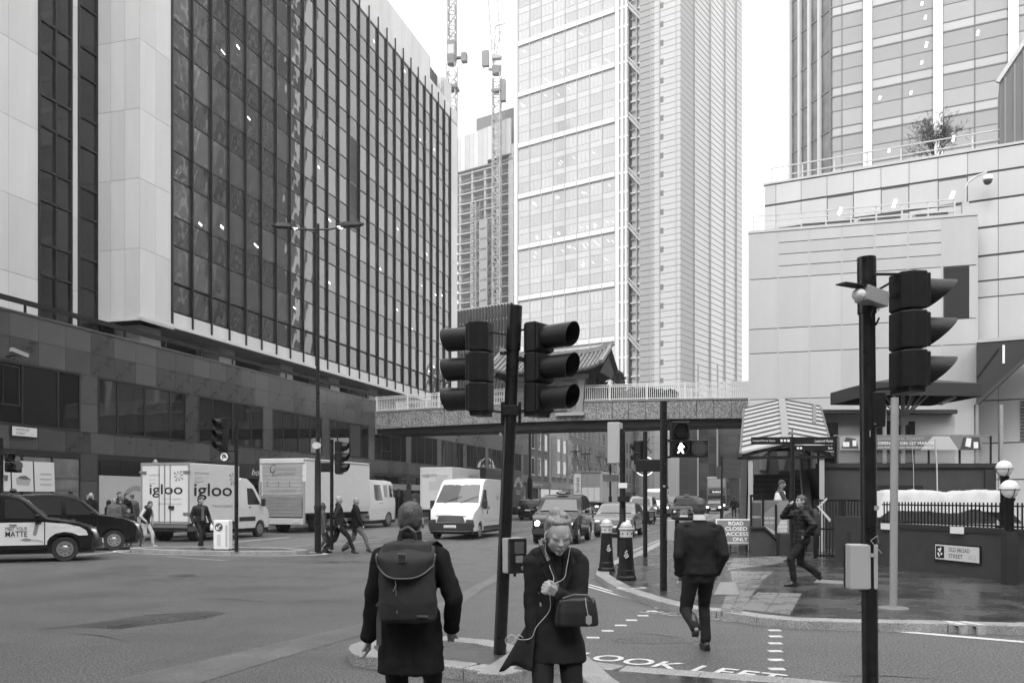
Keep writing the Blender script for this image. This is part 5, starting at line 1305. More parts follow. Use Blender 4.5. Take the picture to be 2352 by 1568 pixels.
for (x0,x1) in ((.3,1.2),(1.3,2.2)): MB().box(x0,x1,4.32,4.4,2.7,4.45).obj('window', M_GLP[0], tr_)
dr = MB().box(3.1,5.0,4.3,4.4,2.7,4.5).obj('door', M_BLKM, tr_); 
for x0 in (3.25,4.15): MB().box(x0,x0+.75,4.27,4.3,2.85,4.35).obj('pane', M_GLP[1], dr)
for x in (.1,2.4,5.4,6.2): MB().box(x,x+.1,.9,1.0,2.7,4.75).obj('post', mat('post_grey', .30, .45), tr_)
bn = tag(MB().box(.0,4.5,-.012,0,0,.43).obj('banner', mat('banner_grey', .20, .5)), 'long printed banner LIVERPOOL STREET OPENING ON 1ST MARCH on the glass balustrade', 'banner')
bn.location = (10.33, 27.47, 3.22)
for pts, m in (([(1.15,0),(3.6,0),(3.35,.43),(.95,.43)], mat('banner_mid', .17, .5)), ([(2.55,0),(3.75,0),(3.45,.43),(2.95,.43)], mat('banner_light', .48, .5)), ([(0,0),(.75,0),(1.1,.43),(0,.43)], mat('banner_pale', .33, .5)), ([(.05,.05),(.6,.03),(.5,.35),(.2,.4)], mat('banner_dark', .06, .5)), ([(3.8,.0),(4.45,.0),(4.4,.4),(3.9,.4)], mat('banner_dark', .06, .5)), ([(3.95,.12),(4.12,.08),(4.15,.36),(4.0,.38)], M_WHT), ([(4.22,.05),(4.36,.05),(4.36,.25),(4.22,.25)], M_WHT), ([(.1,.1),(.3,.1),(.3,.25),(.1,.25)], M_WHT), ([(.4,.12),(.52,.12),(.52,.3),(.4,.3)], M_WHT)):
    MB().prism_y([(p[0], p[1]) for p in pts], -.012-.003*(1+len(bn.children)), -.0121).obj('printed_shape', m, bn)
M_BT = mat('banner_letters', .75, .5)
text('LIVERPOOL STREET', bn, (1.2, -.05, .31), mat('banner_letters_dim', .4, .5), w=1.45, h=.075); text('OPENING ON 1ST MARCH', bn, (1.2, -.05, .16), M_BT, w=1.75, h=.095, bold=.015); text('FOR MORE INFO VISIT WWW.BEATONE.CO.UK', bn, (1.2, -.05, .05), M_BT, w=1.85, h=.05)
um = empty('parasol', (13.2, 29.4, 2.66), R(5), None, 'large square dark parasol open over the bar terrace', 'parasol')
b = MB(); hs = 1.85; ap = 3.12; ev = 2.74; N_ = 8
ring = [(hs*x, hs*.8*y, ev) for x, y in ((-1,-1),(0,-1.05),(1,-1),(1.03,0),(1,1),(0,1.05),(-1,1),(-1.03,0))]
b.add([(0,0,ap)] + ring + [(p[0]*1.0, p[1]*1.0, ev-.42) for p in ring], [(0, 1+k, 1+(k+1) % 8) for k in range(8)] + [(1+k, 9+k, 9+(k+1) % 8, 1+(k+1) % 8) for k in range(8)])
o = b.obj('fabric', mat('parasol_fabric', .03, .8), um); s_ = o.modifiers.new('t', 'SOLIDIFY'); s_.thickness = .01
for p in ring: MB().bar((0,0,ap-.08),(p[0]*.97,p[1]*.97,ev-.02),.05).bar((0,0,1.7),(p[0]*.5,p[1]*.5,(ap+ev)/2-.08),.05).obj('rib', mat('rib_alu', .35, .4), um)
MB().tube((0,0,0),(0,0,ap),.07).box(-.12,.12,-.12,.12,1.5,1.75).obj('pole', mat('rib_alu', .35, .4), um)
# heater
MB().bar((.6,-1.2,2.1),(1.2,-1.0,2.35),.16,.1).obj('heater', M_STEEL, um)
# two thin ropes from the banner, dome camera
for x_, lab in ((2096, 'thin'), (2150, 'thick')):
    p = at(x_ - 2, 1010, 27.3); q = at(x_+3, 1135, 25.5); tag(MB().path([p, p.lerp(q, .5) + Vector((.02,0,0)), q], .008 if lab == 'thin' else .022).obj('rope', M_STEEL), lab + ' rope hanging from the banner down to the white sheet', 'rope', )
# black recessed window in the wall
MB().box(1.8,3.25,-.03,.02,1.65,2.1).obj('window', M_DARK, tr_)

# low boundary wall along the side pavement with railings
wa, wb, wc_ = Vector((8.65, 20.6, 0)), Vector((9.5, 16.2, 0)), Vector((12.2, 9.0, 0))
bw_ = empty('boundary_wall', tuple(wa), 0, None, 'long low charcoal wall with black coping along the right hand pavement', 'wall')
def wall_seg(p, q, parent, h=1.02, th=.3, nm='wall', m=M_WB2, z0=0.0, over=0.0, o=wa):
    t = (q-p).normalized(); n_ = Vector((-t.y, t.x, 0)) * 1
    a, b_, c_, d_ = p-o - n_*over, q-o - n_*over, q-o + n_*(th+over), p-o + n_*(th+over)
    return MB().prism([tuple(v[:2]) for v in (a, b_, c_, d_)], z0, h).obj(nm, m, parent)
for p, q in ((wa, wb), (wb, wc_)):
    wall_seg(p, q, bw_); wall_seg(p, q, bw_, 1.12, .3, 'coping', M_WB, 1.02, .03)
wall_seg(Vector((8.0,21.6,0)), wa, bw_, 1.25, .3, 'return_wall', M_WB)
for t_ in (.09, .62, 1.25):
    p = wa.lerp(wb, t_) if t_ < 1 else wb.lerp(wc_, .12); tt = (wb-wa).normalized(); nn_ = Vector((tt.y, -tt.x, 0))
    o = MB().box(-.2,.2,-.012,.0,-.05,.09).obj('taped_notice', M_WHT, bw_); o.location = p - wa + nn_*.045 + Vector((0,0,1.03)); o.rotation_euler = (0, 0, math.atan2(tt.y, tt.x))
rl2 = empty('railings', tuple(wa + Vector((.12, .02, 1.12))), math.atan2((wb-wa).y, (wb-wa).x), None, 'black iron railings standing on the low wall in front of the white sheet', 'railings')
Lw = (wb-wa).length
rl2.rotation_euler = (0, 0, math.atan2((wb-wa).y, (wb-wa).x))
bm_ = boxmesh('railing_bar', .022, .022, .5, M_BLK)
for k in range(40): link(bm_, 'railing_bar', rl2, (.06+k*Lw/40, -.01, .0))
MB().box(0,Lw,-.015,.03,.42,.45).obj('top_rail', M_BLK, rl2); MB().box(0,Lw,-.015,.03,.03,.06).obj('bottom_rail', M_BLK, rl2)
tt = (wb-wa).normalized(); nn_ = Vector((tt.y, -tt.x, 0)); c = wa.lerp(wb, .47)
sg_ = plate(tuple(c + nn_*.02 + Vector((0,0,.42))), math.atan2(tt.y, tt.x), 1.30, .31, [('OLD BROAD', .42, .18, .085, .62, M_LET), ('STREET', .42, .05, .085, .42, M_LET), ('EC2', 1.02, .05, .08, .2, M_LETG)], 'white street name plate with a crest reading OLD BROAD STREET EC2 on the low wall', crest=True)
# railed gate between the stair and the wall
gt = empty('metal_gate', (8.02, 22.9, .12), R(-8), None, 'black barred metal gate between the stair and the low wall', 'gate')
for k in range(17): link(boxmesh('gate_bar', .025, .025, 1.5, M_BLK), 'gate_bar', gt, (k*.078, 0, .02))
for z in (.05, .75, 1.5): MB().box(-.04,1.32,-.02,.04,z,z+.05).obj('gate_rail', M_BLK, gt)
for x in (-.08,.6,1.3): MB().box(x,x+.08,-.03,.05,0,1.55).obj('gate_post', M_BLK, gt)
cb_ = tag(MB().box(-.25,.25,0,.3,0,.78).obj('cabinet', M_WB, None, bevel=.01), 'low black utility cabinet at the foot of the gate beside the near post', 'cabinet'); cb_.location = (8.45, 21.2, .12)
# white sheeted skip behind the railing
b = MB(); nx_, ny_ = 90, 24; mnoise_ = mnoise.noise
for i in range(nx_+1):
    for j in range(ny_+1):
        u, v = i/nx_, j/ny_; x = 3.7*u; y = 1.4*v
        e = min(1, min(u, 1-u)*9) ** .5 * min(1, min(v+.05, 1.05-v)*5) ** .5
        z = 1.05*e + .05*mnoise_(Vector((x*2.2, y*2, 1))) + .03*math.sin(x*7+y*3)*mnoise_(Vector((x, y, 4)))
        z += -.12*max(0, 1-abs(u-.52)*8)*.5 - .035*abs(mnoise_(Vector((x*5+y*3, y*4, 7)))) + .03*abs(mnoise_(Vector((x*9, x*2+y*5, 2))))
        y += .05*mnoise_(Vector((x*4, 3, z*3)))
        b.v.append((x, y, max(.2, z)))
for i in range(nx_):
    for j in range(ny_): a = i*(ny_+1)+j; b.f.append((a, a+ny_+1, a+ny_+2, a+1)); b.m.append(0)
b.add([(0,0,.2),(3.7,0,.2),(3.7,0,-.7),(0,0,-.7)], [(0,1,2,3)])
sk = b.obj('sheeted_skip', mat('white_sheet', .45, .7, bump=.01, scale=5, var=.05), None, smooth=True); tag(sk, 'bulky pile under a crumpled white sheet behind the black railings', 'covered skip'); sk.location = (9.35, 22.6, .85); sk.rotation_euler = (0, 0, R(-8))
# globe lamps
M_GLB = mat('opal_globe', .52, .25, emit=.08)
for i, (c, z0, lab) in enumerate((((10.4, 18.4), 1.1, 'white globe lamp on a black post, the farther of the two at the right edge'), ((9.17, 16.05), 1.1, 'white globe lamp on a black post, the nearer of the two at the right edge'))):
    o = empty('globe_lamp', (c[0], c[1], 0), 0, None, lab, 'globe lamp', 'white globe lamps'); zc_ = (2.34, 1.88)[i]
    MB().lathe([(.075,z0-1),(.075,zc_-.24),(.1,zc_-.2),(.1,zc_-.17)], 12).obj('post', M_BLK, o, auto=40); MB().ball((0,0,zc_), .165, .165, .165, 20, 14).obj('globe', M_GLB, o, smooth=True)
    vs = [(.178*math.cos(6.283*k/24), .178*math.sin(6.283*k/24), zc_-.015) for k in range(24)]; MB().path([Vector(v) for v in vs+[vs[0]]], .008, 5).obj('ring', M_BLK, o)
    for a in (0, 1.57, 3.14, 4.71): MB().path([Vector((.178*math.cos(a)*math.cos(t), .178*math.sin(a)*math.cos(t), zc_-.178*math.sin(t))) for t in (0,.35,.7,1.1,1.5)], .008, 5).obj('cradle', M_BLK, o)
    MB().box(-.1,.1,-.1,.1,z0-1,z0-.0).obj('plinth', M_WB, o)
# hoarding with printed panels beside the stair foot, low black walls
hb = empty('poster_hoarding', (6.75, 24.6, .12), R(-4), None, 'printed hoarding with MARCH and FOR MORE INFO VISIT beside the stair foot', 'hoarding')
MB().box(0,1.05,0,.04,.5,1.52).obj('board', mat('hoard_grey', .22, .5), hb)
pointed([(.0,.55),(.28,.55),(.28,1.45),(.0,1.45)], mat('hoard_dark', .08, .5), 'printed_shape', hb, .006, 0); pointed([(.3,.85),(.75,.6),(.3,.55)], mat('hoard_pale', .45, .5), 'printed_shape', hb, .006, 0); pointed([(.3,1.5),(.8,1.5),(.3,1.1)], mat('hoard_mid', .14, .5), 'printed_shape', hb, .006, 0); pointed([(1.0,.55),(1.0,1.3),(.62,.55)], mat('hoard_pale', .45, .5), 'printed_shape', hb, .007, 0)
text('MARCH', hb, (.04, -.01, 1.02), M_SL, w=.22, h=.06); text('FOR MORE', hb, (.36, -.01, .99), M_SL, w=.3, h=.06); text('INFO VISIT', hb, (.36, -.01, .86), M_SL, w=.3, h=.06); text('WWW.', hb, (.8, -.01, .86), M_SL, w=.2, h=.06); text('BEATONE.', hb, (.76, -.01, .75), M_SL, w=.27, h=.06); text('CO.UK', hb, (.8, -.01, .64), M_SL, w=.2, h=.06)
for x in (-.03,.3,.66): MB().box(x,x+.05,-.06,-.01,.45 if x < .6 else 0,1.68 if x < .6 else 1.4).obj('post', M_BLK, hb)
MB().box(-.03,.35,-.06,-.01,1.62,1.68).obj('top_rail', M_BLK, hb)
lw = empty('ramp_wall', (6.75, 24.3, .12), R(-4), None, 'low black stepped wall in front of the printed hoarding', 'wall')
MB().prism_y([(-.1,0),(.75,0),(.75,.36),(.62,.36),(.27,.74),(-.1,.72)], -.05, .2).obj('sloped_wall', M_WB2, lw); MB().bar((.27,.02,.77),(.7,.02,.37),.3,.05).bar((-.12,.02,.75),(.3,.02,.77),.3,.05).obj('coping', M_WB, lw); MB().box(.6,1.2,-.5,.15,0,.62).obj('planter_box', M_WB, lw, bevel=.01)
b = MB(); b.add([(0,0,0),(.05,0,0),(.35,-.05,-.35),(.32,-.05,-.42)], [(0,1,2,3)]); b.add([(.02,0,-.02),(.25,0,.22),(.28,0,.18),(.05,0,-.06)], [(0,1,2,3)])
tp = b.obj('barrier_tape', mat('tape', .5, .5), None); tag(tp, 'loose strips of barrier tape tied to the gate post', 'tape'); tp.location = (8.0, 22.85, 1.5); sm = tp.modifiers.new('t', 'SOLIDIFY'); sm.thickness = .004
# ring sign on the glass building up the street
p = at(1480, 1070, 120); rs_ = empty('ring_sign', tuple(p), 0, None, 'thin illuminated white ring sign high on the glass building up the street', 'sign')
rg = MB(); nn = 40; vs = [(r_*math.cos(6.283*k/nn), 0, r_*math.sin(6.283*k/nn)) for r_ in (1.25,1.36) for k in range(nn)]; rg.add(vs, [(k, (k+1)%nn, (k+1)%nn+nn, k+nn) for k in range(nn)]); o = rg.obj('ring', mat('ring_glow', .8, .5, emit=.8), rs_, fixn=False); s_ = o.modifiers.new('t', 'SOLIDIFY'); s_.thickness = .1
text('BUSINESS', rs_, (-.95, -.05, .1), mat('ring_glow', .8, .5, emit=.8), w=1.9, h=.3)
# ================================================================ vehicles
M_TYRE = mat('tyre', .022, .8, var=.2, scale=20); M_HUB = mat('hubcap', .34, .3, .7); M_VGL = mat('car_glass', .03, .04, .25, bump=.002, scale=2, spec=.5); M_WSC = mat('windscreen_glass', .16, .05, .45, bump=.002, scale=2); M_UNDER = mat('underbody', .012, .8); M_HL = mat('headlamp', .65, .08, .3); M_HLON = mat('headlamp_on', .9, .1, emit=5.0); M_TAIL = mat('tail_lamp', .07, .15)
M_CBLK = mat('car_black', .006, .2, coat=.25, spec=.3); M_CWHT = mat('car_white', .60, .22, coat=.6, var=.04, scale=2); M_CSIL = mat('car_silver', .38, .25, .3, coat=.7); M_CGRY = mat('car_grey', .10, .2, .2, coat=.8); M_TRIM = mat('trim_black', .02, .45); M_PLATE = mat('number_plate', .7, .4)
class Car:
    def __init__(s, name, label, cat, loc, ang, L, W, prof, arches, zb, belt, tum, m, group=None, bev=.06, crown=.03, ftap=.12, rtap=.05):
        s.root = empty(name, (loc[0], loc[1], 0), ang, None, label, cat, group); s.L, s.W, s.belt, s.tum, s.prof = L, W, belt, tum, prof
        s.H = max(p[1] for p in prof); s.ftap, s.rtap, s.crown = ftap, rtap, crown; s.xf = max(p[0] for p in prof); s.xr = min(p[0] for p in prof)
        pts = list(prof); bot = []
        for (xc, r_) in sorted(arches, reverse=True):
            n = 10; zz = max(0.0, zb - .33); 
            a0 = math.asin(min(.9, (zb-.33)/r_)) if zb > .33 else 0
            for k in range(n+1):
                a = a0 + (math.pi-2*a0)*k/n; bot.append((xc + r_*math.cos(a), .33 + r_*math.sin(a)))
        poly = pts + [(pts[-1][0]-.05, zb)] + bot + [(pts[0][0]+.05, zb)]
        bm = bmesh.new(); vl = [bm.verts.new((x, -W/2, z)) for x, z in poly]; f = bm.faces.new(vl)
        ex = bmesh.ops.extrude_face_region(bm, geom=[f]); bmesh.ops.translate(bm, vec=(0, W, 0), verts=[v for v in ex['geom'] if isinstance(v, bmesh.types.BMVert)])
        bmesh.ops.recalc_face_normals(bm, faces=bm.faces)
        def cut(co, no):
            bmesh.ops.bisect_plane(bm, geom=bm.verts[:]+bm.edges[:]+bm.faces[:], plane_co=co, plane_no=no, dist=1e-4)
        for yy in (-.36, -.18, .0, .18, .36): cut((0, W*yy, 0), (0, 1, 0))
        for z in (belt, (zb+belt)/2+.05, belt+(s.H-belt)*.5): cut((0, 0, z), (0, 0, 1))
        for q in (.12, .3, .6): cut((s.xf-q, 0, 0), (1, 0, 0)); cut((s.xr+q, 0, 0), (1, 0, 0))
        for v in bm.verts:
            y = v.co.y; hw_ = s.sy(v.co.x, v.co.z); fr = y/(W/2)
            v.co.y = fr*hw_
            if v.co.z > zb + .2: v.co.z += crown*(1-fr*fr) * min(1, max(0, (v.co.z-zb)/(s.H-zb)))
            if v.co.x > s.xf-.7: v.co.x -= .14*fr*fr*min(1, (v.co.x-(s.xf-.7))/.7)*(1 if L < 7 else .4)
            if v.co.x < s.xr+.5: v.co.x += .08*fr*fr*min(1, ((s.xr+.5)-v.co.x)/.5)
        me = bpy.data.meshes.new('body'); bm.to_mesh(me); bm.free(); me.materials.append(m); me.polygons.foreach_set('use_smooth', [True]*len(me.polygons)); sharp(me, 38)
        s.body = link(me, 'body', s.root); b = s.body.modifiers.new('bevel', 'BEVEL'); b.width = bev; b.segments = 3; b.limit_method = 'ANGLE'; b.angle_limit = R(50)
        s.arches = arches
        fl = MB(); fl.box(s.xr+.15, s.xf-.15, -W/2+.12, W/2-.12, .22, zb+.35); fl.obj('underbody', M_UNDER, s.root)
    def sy(s, x, z):
        h = s.W/2
        if z > s.belt: h *= 1 - s.tum*((z-s.belt)/(s.H-s.belt)) ** 1.15
        else: h *= 1 - .035*((s.belt-z)/s.belt) ** 2
        d = x-(s.xf-.7)
        if d > 0: h *= 1 - s.ftap*(d/.7) ** 2
        d = (s.xr+.6)-x
        if d > 0: h *= 1 - s.rtap*(d/.6) ** 2
        return h
    def side(s, name, pts, m, eps=.008, both=True, th=.03, sides=None, parent=None):
        for sg in (sides or ((-1, 1) if both else (-1,))):
            n = len(pts); vs = [(x, sg*(s.sy(x, z)+eps), z) for x, z in pts] + [(x, sg*(s.sy(x, z)-th), z) for x, z in pts]
            MB().add(vs, [tuple(range(n)), tuple(range(2*n-1, n-1, -1))] + [(k, k+n, (k+1) % n + n, (k+1) % n) for k in range(n)]).obj(name, m, parent or s.root)
    def cross(s, name, p, q, w0, w1, m, eps=.012, th=.03, y=0.0, parent=None, curve=.12):
        """panel on the front, rear or screen surfaces between profile points p and q, half widths w0 and w1"""
        dx, dz = q[0]-p[0], q[1]-p[1]; l = math.hypot(dx, dz); nx_, nz_ = -dz/l, dx/l
        if nx_*((p[0]+q[0])/2) < 0 and abs(nx_) > .3: nx_, nz_ = -nx_, -nz_
        if abs(nx_) <= .3 and nz_ < 0: nx_, nz_ = -nx_, -nz_
        def dxf(x, fr): 
            if x > s.xf-.7: return -.14*fr*fr*min(1, (x-(s.xf-.7))/.7)*(1 if s.L < 7 else .4)
            if x < s.xr+.5: return .08*fr*fr*min(1, ((s.xr+.5)-x)/.5)
            return 0
        b = MB(); N = 8; vs = []
        for lay in (eps, eps-th):
            for (pt, w) in ((p, w0), (q, w1)):
                for k in range(N+1):
                    yy = y + w*(2*k/N-1); fr = yy/(s.W/2); vs.append((pt[0]+nx_*lay+dxf(pt[0], fr), yy, pt[1]+nz_*lay+s.crown*(1-fr*fr)*.8))
        M1 = N+1
        for k in range(N):
            b.f += [(k, k+1, M1+k+1, M1+k), (2*M1+k+1, 2*M1+k, 3*M1+k, 3*M1+k+1), (k, 2*M1+k, 2*M1+k+1, k+1), (M1+k+1, 3*M1+k+1, 3*M1+k, M1+k)]; b.m += [0]*4
        b.f += [(0, M1, 3*M1, 2*M1), (N, 2*M1+N, 3*M1+N, M1+N)]; b.m += [0, 0]; b.v = vs
        return b.obj(name, m, parent or s.root)
    def wheel(s, x, r_=.33, w=.2, hub=None, inset=.02, dual=False):
        for sg in (-1, 1):
            y = sg*(s.sy(x, .5)-inset); hub = hub or M_HUB
            pr = [(r_*.62, -w/2+.02), (r_*.93, -w/2), (r_, -w/2+.03), (r_, w/2-.03), (r_*.93, w/2), (r_*.62, w/2-.02)]
            o = MB().lathe([(a, b_*sg) for a, b_ in pr], 28, (0, 0, 0), 'y').obj('wheel', M_TYRE, s.root, auto=35); o.location = (x, y-sg*w/2, r_)
            q = MB(); q.lathe([(.01, sg*(w/2+.012)), (r_*.2, sg*(w/2+.01)), (r_*.3, sg*(w/2-.008)), (r_*.5, sg*(w/2+.006)), (r_*.62, sg*(w/2+.004)), (r_*.66, sg*(w/2-.04))], 24, (0, 0, 0), 'y').obj('rim', hub, o, auto=30)
            for k in range(8):
                a = 6.283*k/8; MB().ball((r_*.42*math.cos(a), sg*(w/2-.002), r_*.42*math.sin(a)), r_*.07, .010, r_*.07, 8, 5).obj('rim_hole', M_TRIM, o, smooth=True) if s.detail else None
    detail = True
    def box(s, name, x0, x1, y0, y1, z0, z1, m, bevel=0.0): return MB().box(x0, x1, y0, y1, z0, z1).obj(name, m, s.root, bevel=bevel)
    def mirror(s, x, z, w=.12, h=.2, m=None, out_=.1):
        for sg in (-1, 1):
            y = sg*(s.sy(x, z)+out_); MB().box(x-.06, x+.06, min(y, y+sg*w), max(y, y+sg*w), z-h/2, z+h/2).bar((x, sg*s.sy(x, z), z-h*.3), (x, y, z-h*.3), .03).obj('wing_mirror', m or M_TRIM, s.root, bevel=.02)
HEAD_U = ANG_U; FROM_U = ANG_U + math.pi
def taxi(loc, ang, label, m=M_CBLK, detail=True, on=False, group='london style taxis'):
    P = [(-2.24,.36),(-2.26,.6),(-2.22,.9),(-2.12,1.06),(-2.0,1.2),(-1.86,1.45),(-1.62,1.66),(-1.25,1.78),(-.6,1.825),(.0,1.81),(.30,1.74),(.47,1.64),(.98,1.17),(1.25,1.135),(1.75,1.04),(2.08,.92),(2.22,.78),(2.27,.6),(2.28,.38)]
    c = Car('taxi', label, 'taxi', loc, ang, 4.58, 1.78, P, [(1.42, .40), (-1.44, .39)], .30, 1.10, .17, m, group, bev=.05, ftap=.16); c.detail = detail
    for x in (1.42, -1.44): c.wheel(x, .33, .2)
    c.side('side_window', [(.02,1.17),(.80,1.17),(.42,1.56),(.30,1.63),(.02,1.68)], M_VGL); c.side('side_window', [(-1.0,1.17),(-.10,1.17),(-.10,1.69),(-.95,1.68),(-1.0,1.6)], M_VGL)
    c.side('side_window', [(-1.72,1.2),(-1.14,1.17),(-1.12,1.62),(-1.4,1.6),(-1.66,1.44)], M_VGL)
    c.side('door_line', [(-.055,.42),(-.045,.42),(-.045,1.14),(-.055,1.14)], M_DARK, .004); c.side('door_line', [(-1.06,.62),(-1.05,.62),(-1.05,1.14),(-1.06,1.14)], M_DARK, .004); c.side('door_line', [(.93,.42),(.94,.42),(.94,1.12),(.93,1.12)], M_DARK, .004)
    for x in (.12, -.92): c.side('door_handle', [(x,.985),(x+.17,.985),(x+.17,1.02),(x,1.02)], M_HUB, .025)
    c.cross('windscreen', (.49,1.62), (.96,1.2), .60, .72, M_WSC); c.cross('rear_window', (-1.66,1.60), (-1.97,1.24), .5, .62, M_VGL)
    c.cross('grille', (2.18,.83), (2.265,.56), .24, .24, mat('grille_dark', .03, .3)); 
    c.cross('grille_frame', (2.17,.862), (2.18,.848), .24, .24, M_HUB, eps=.02)
    for sg in (-1, 1): MB().lathe([(.105,-.1),(.105,.01),(.085,.05),(.03,.07)], 18, (2.13,sg*.60,.76), 'x').obj('headlamp', M_HLON if on else M_HL, c.root, smooth=True); MB().lathe([(.125,-.12),(.125,-.0)], 18, (2.13,sg*.60,.76), 'x').obj('lamp_rim', M_HUB, c.root)
    c.cross('bumper', (2.29,.56), (2.31,.36), .80, .78, M_TRIM, eps=.05, th=.1); c.cross('number_plate', (2.33,.54), (2.34,.43), .26, .26, M_PLATE, eps=.04); c.cross('rear_bumper', (-2.28,.60), (-2.28,.38), .8, .8, M_TRIM, eps=.03, th=.1)
    MB().ball((.15,0,1.90), .09, .26, .065, 16, 8).obj('roof_sign', M_TRIM, c.root, smooth=True)
    t = text('TAXI', c.root, (.25,.13,1.88), mat('taxi_sign', .7, .4, emit=.15), w=.26, h=.05); t.rotation_euler = (R(90), 0, R(90)); t.location = (.262, -.13, 1.875)
    c.mirror(.78, 1.2, .16, .13, m)
    for y in (-.2, .25): MB().bar((.97,y,1.20),(.8,y+.45,1.36),.015).obj('wiper', M_TRIM, c.root)
    for sg in (-1, 1): c.box('tail_lamp', -2.28, -2.2, sg*.72-.05, sg*.72+.05, .7, 1.0, M_TAIL, .01)
    return c
def van(loc, ang, label, L=5.9, H=2.52, m=M_CWHT, detail=True, group=None, name='white_van', cat='van', box=False):
    k = L/2; P = [(-k,.42),(-k-.02,1.0),(-k+.04,1.7),(-k+.12,H-.12),(-k+.3,H-.02),(-1.0,H),(k-2.3,H),(k-1.9,H-.06),(k-1.66,H-.22),(k-.85,1.42),(k-.78,1.36),(k-.3,1.18),(k-.12,1.05),(k-.03,.8),(k,.6),(k,.36)]
    c = Car(name, label, cat, loc, ang, L, 2.04, P, [(k-.95, .40), (-k+1.0, .40)], .32, 1.15, .09, m, group, bev=.06, crown=.04, ftap=.13, rtap=.02); c.detail = detail
    for x in (k-.95, -k+1.0): c.wheel(x, .34, .22)
    c.side('side_window', [(k-2.0,1.30),(k-1.12,1.30),(k-1.1,1.42),(k-1.62,2.05),(k-2.0,2.05)], M_VGL)
    c.cross('windscreen', (k-1.62,H-.28), (k-.92,1.50), .82, .93, M_WSC)
    c.side('sill_trim', [(k-1.45,.36),(-k+1.5,.36),(-k+1.5,.52),(k-1.45,.52)], M_TRIM, .012); c.side('side_trim', [(k-1.5,.72),(-k+1.5,.72),(-k+1.5,.84),(k-1.5,.84)], mat('trim_pale', .5, .4), .01)
    for x in (k-2.12, -.75): c.side('door_line', [(x,.45),(x+.012,.45),(x+.012,H-.35),(x,H-.35)], mat('door_gap', .12, .6), .004)
    c.side('door_handle', [(k-2.3,1.2),(k-2.2,1.2),(k-2.2,1.36),(k-2.3,1.36)], M_TRIM, .02); c.side('door_handle', [(k-2.02,1.02),(k-1.92,1.02),(k-1.92,1.2),(k-2.02,1.2)], M_TRIM, .02)
    c.cross('grille', (k-.06,.92), (k-.0,.70), .52, .60, M_TRIM, eps=.02); c.cross('grille_trim', (k-.10,.965), (k-.07,.93), .66, .62, M_HUB, eps=.02)
    c.cross('bumper', (k+.005,.66), (k,.34), .95, .93, M_TRIM, eps=.06, th=.12); c.cross('number_plate', (k+.05,.56), (k+.05,.45), .26, .26, M_PLATE, eps=.03)
    for sg in (-1, 1):
        b = MB(); x0 = k-.18; vs = [(x0+.06, sg*.56, .92), (x0+.10, sg*.62, .80), (x0-.08, sg*.90, .86), (x0-.42, sg*.965, 1.12), (x0-.22, sg*.80, 1.10)]
        b.add(vs + [(v[0]-.12, v[1]*.97, v[2]-.02) for v in vs], [(0,1,2,3,4), (9,8,7,6,5)] + [(i, (i+1) % 5, (i+1) % 5+5, i+5) for i in range(5)]); b.obj('headlamp', M_HL, c.root)
        c.cross('corner_bumper', (k-.06,.80), (k-.0,.5), .14, .2, M_TRIM, eps=.03, y=sg*.80)
    c.mirror(k-1.15, 1.42, .17, .36, M_TRIM, .08)
    for y in (-.55, .15): MB().bar((k-.86,y,1.50),(k-1.08,y+.7,1.78),.02).obj('wiper', M_TRIM, c.root)
    return c
def lorry(loc, ang, label, box_l, box_w, box_h, floor, cab, m, name='box_lorry', group=None, boxm=None, wheel_r=.42, rearx=None):
    """rigid lorry: box body from x=0 to box_l, cab profile further forward"""
    xs_ = [p[0] for p in cab]; x0c, x1c = min(xs_), max(xs_); sh = (x0c+x1c)/2
    P = [(p[0]-sh, p[1]) for p in cab]; a = ang
    cl = Vector((loc[0], loc[1], 0)) + Vector((math.cos(a), math.sin(a), 0))*sh
    c = Car(name, label, 'lorry', (cl.x, cl.y), ang, x1c-x0c, box_w-.12, P, [(P[-1][0]-.95 if wheel_r < .45 else P[-1][0]-1.25, wheel_r+.07)], .40, 1.35, .08, m, group, bev=.05, ftap=.08, rtap=0.0)
    c.sh = sh; bx_ = MB(); X = lambda v: v - sh
    hw_ = box_w/2; bx_.box(X(0), X(box_l), -hw_, hw_, floor, box_h); c.cargo = bx_.obj('cargo_box', boxm or M_CWHT, c.root, bevel=.03)
    MB().box(X(.1), X(box_l+.5), -.42, .42, floor-.35, floor-.02).box(X(.15), X(box_l), -hw_+.1, hw_-.1, floor-.12, floor-.01).obj('chassis', M_UNDER, c.root)
    c.wheel(P[-1][0]-(.95 if wheel_r < .45 else 1.25), wheel_r, .24, hub=mat('steel_wheel', .22, .45, .4))
    c.wheel(X(box_l*.26 if rearx is None else rearx), wheel_r, .4, hub=mat('steel_wheel', .22, .45, .4), inset=.08)
    return c, X, hw_
def rear_text(c, X, s_, y, z, w, h, m, **k):    # on the rear face: reads from behind
    o = text(s_, c.root, (X(0)-.03, y, z), m, w=w, h=h, name='lettering', **k); o.rotation_euler = (R(90), 0, R(-90)); return o
def side_text(c, X, s_, x, z, w, h, m, hw_, side=-1, off_=.012, **k):
    o = text(s_, c.root, (X(x) if side < 0 else X(x), side*(hw_+off_), z), m, w=w, h=h, name='lettering', **k); o.rotation_euler = (R(90), 0, 0 if side < 0 else math.pi); return o

M_INK = mat('ink_black', .02, .4); M_INKG = mat('ink_grey', .22, .5); M_INKL = mat('ink_light', .40, .5)
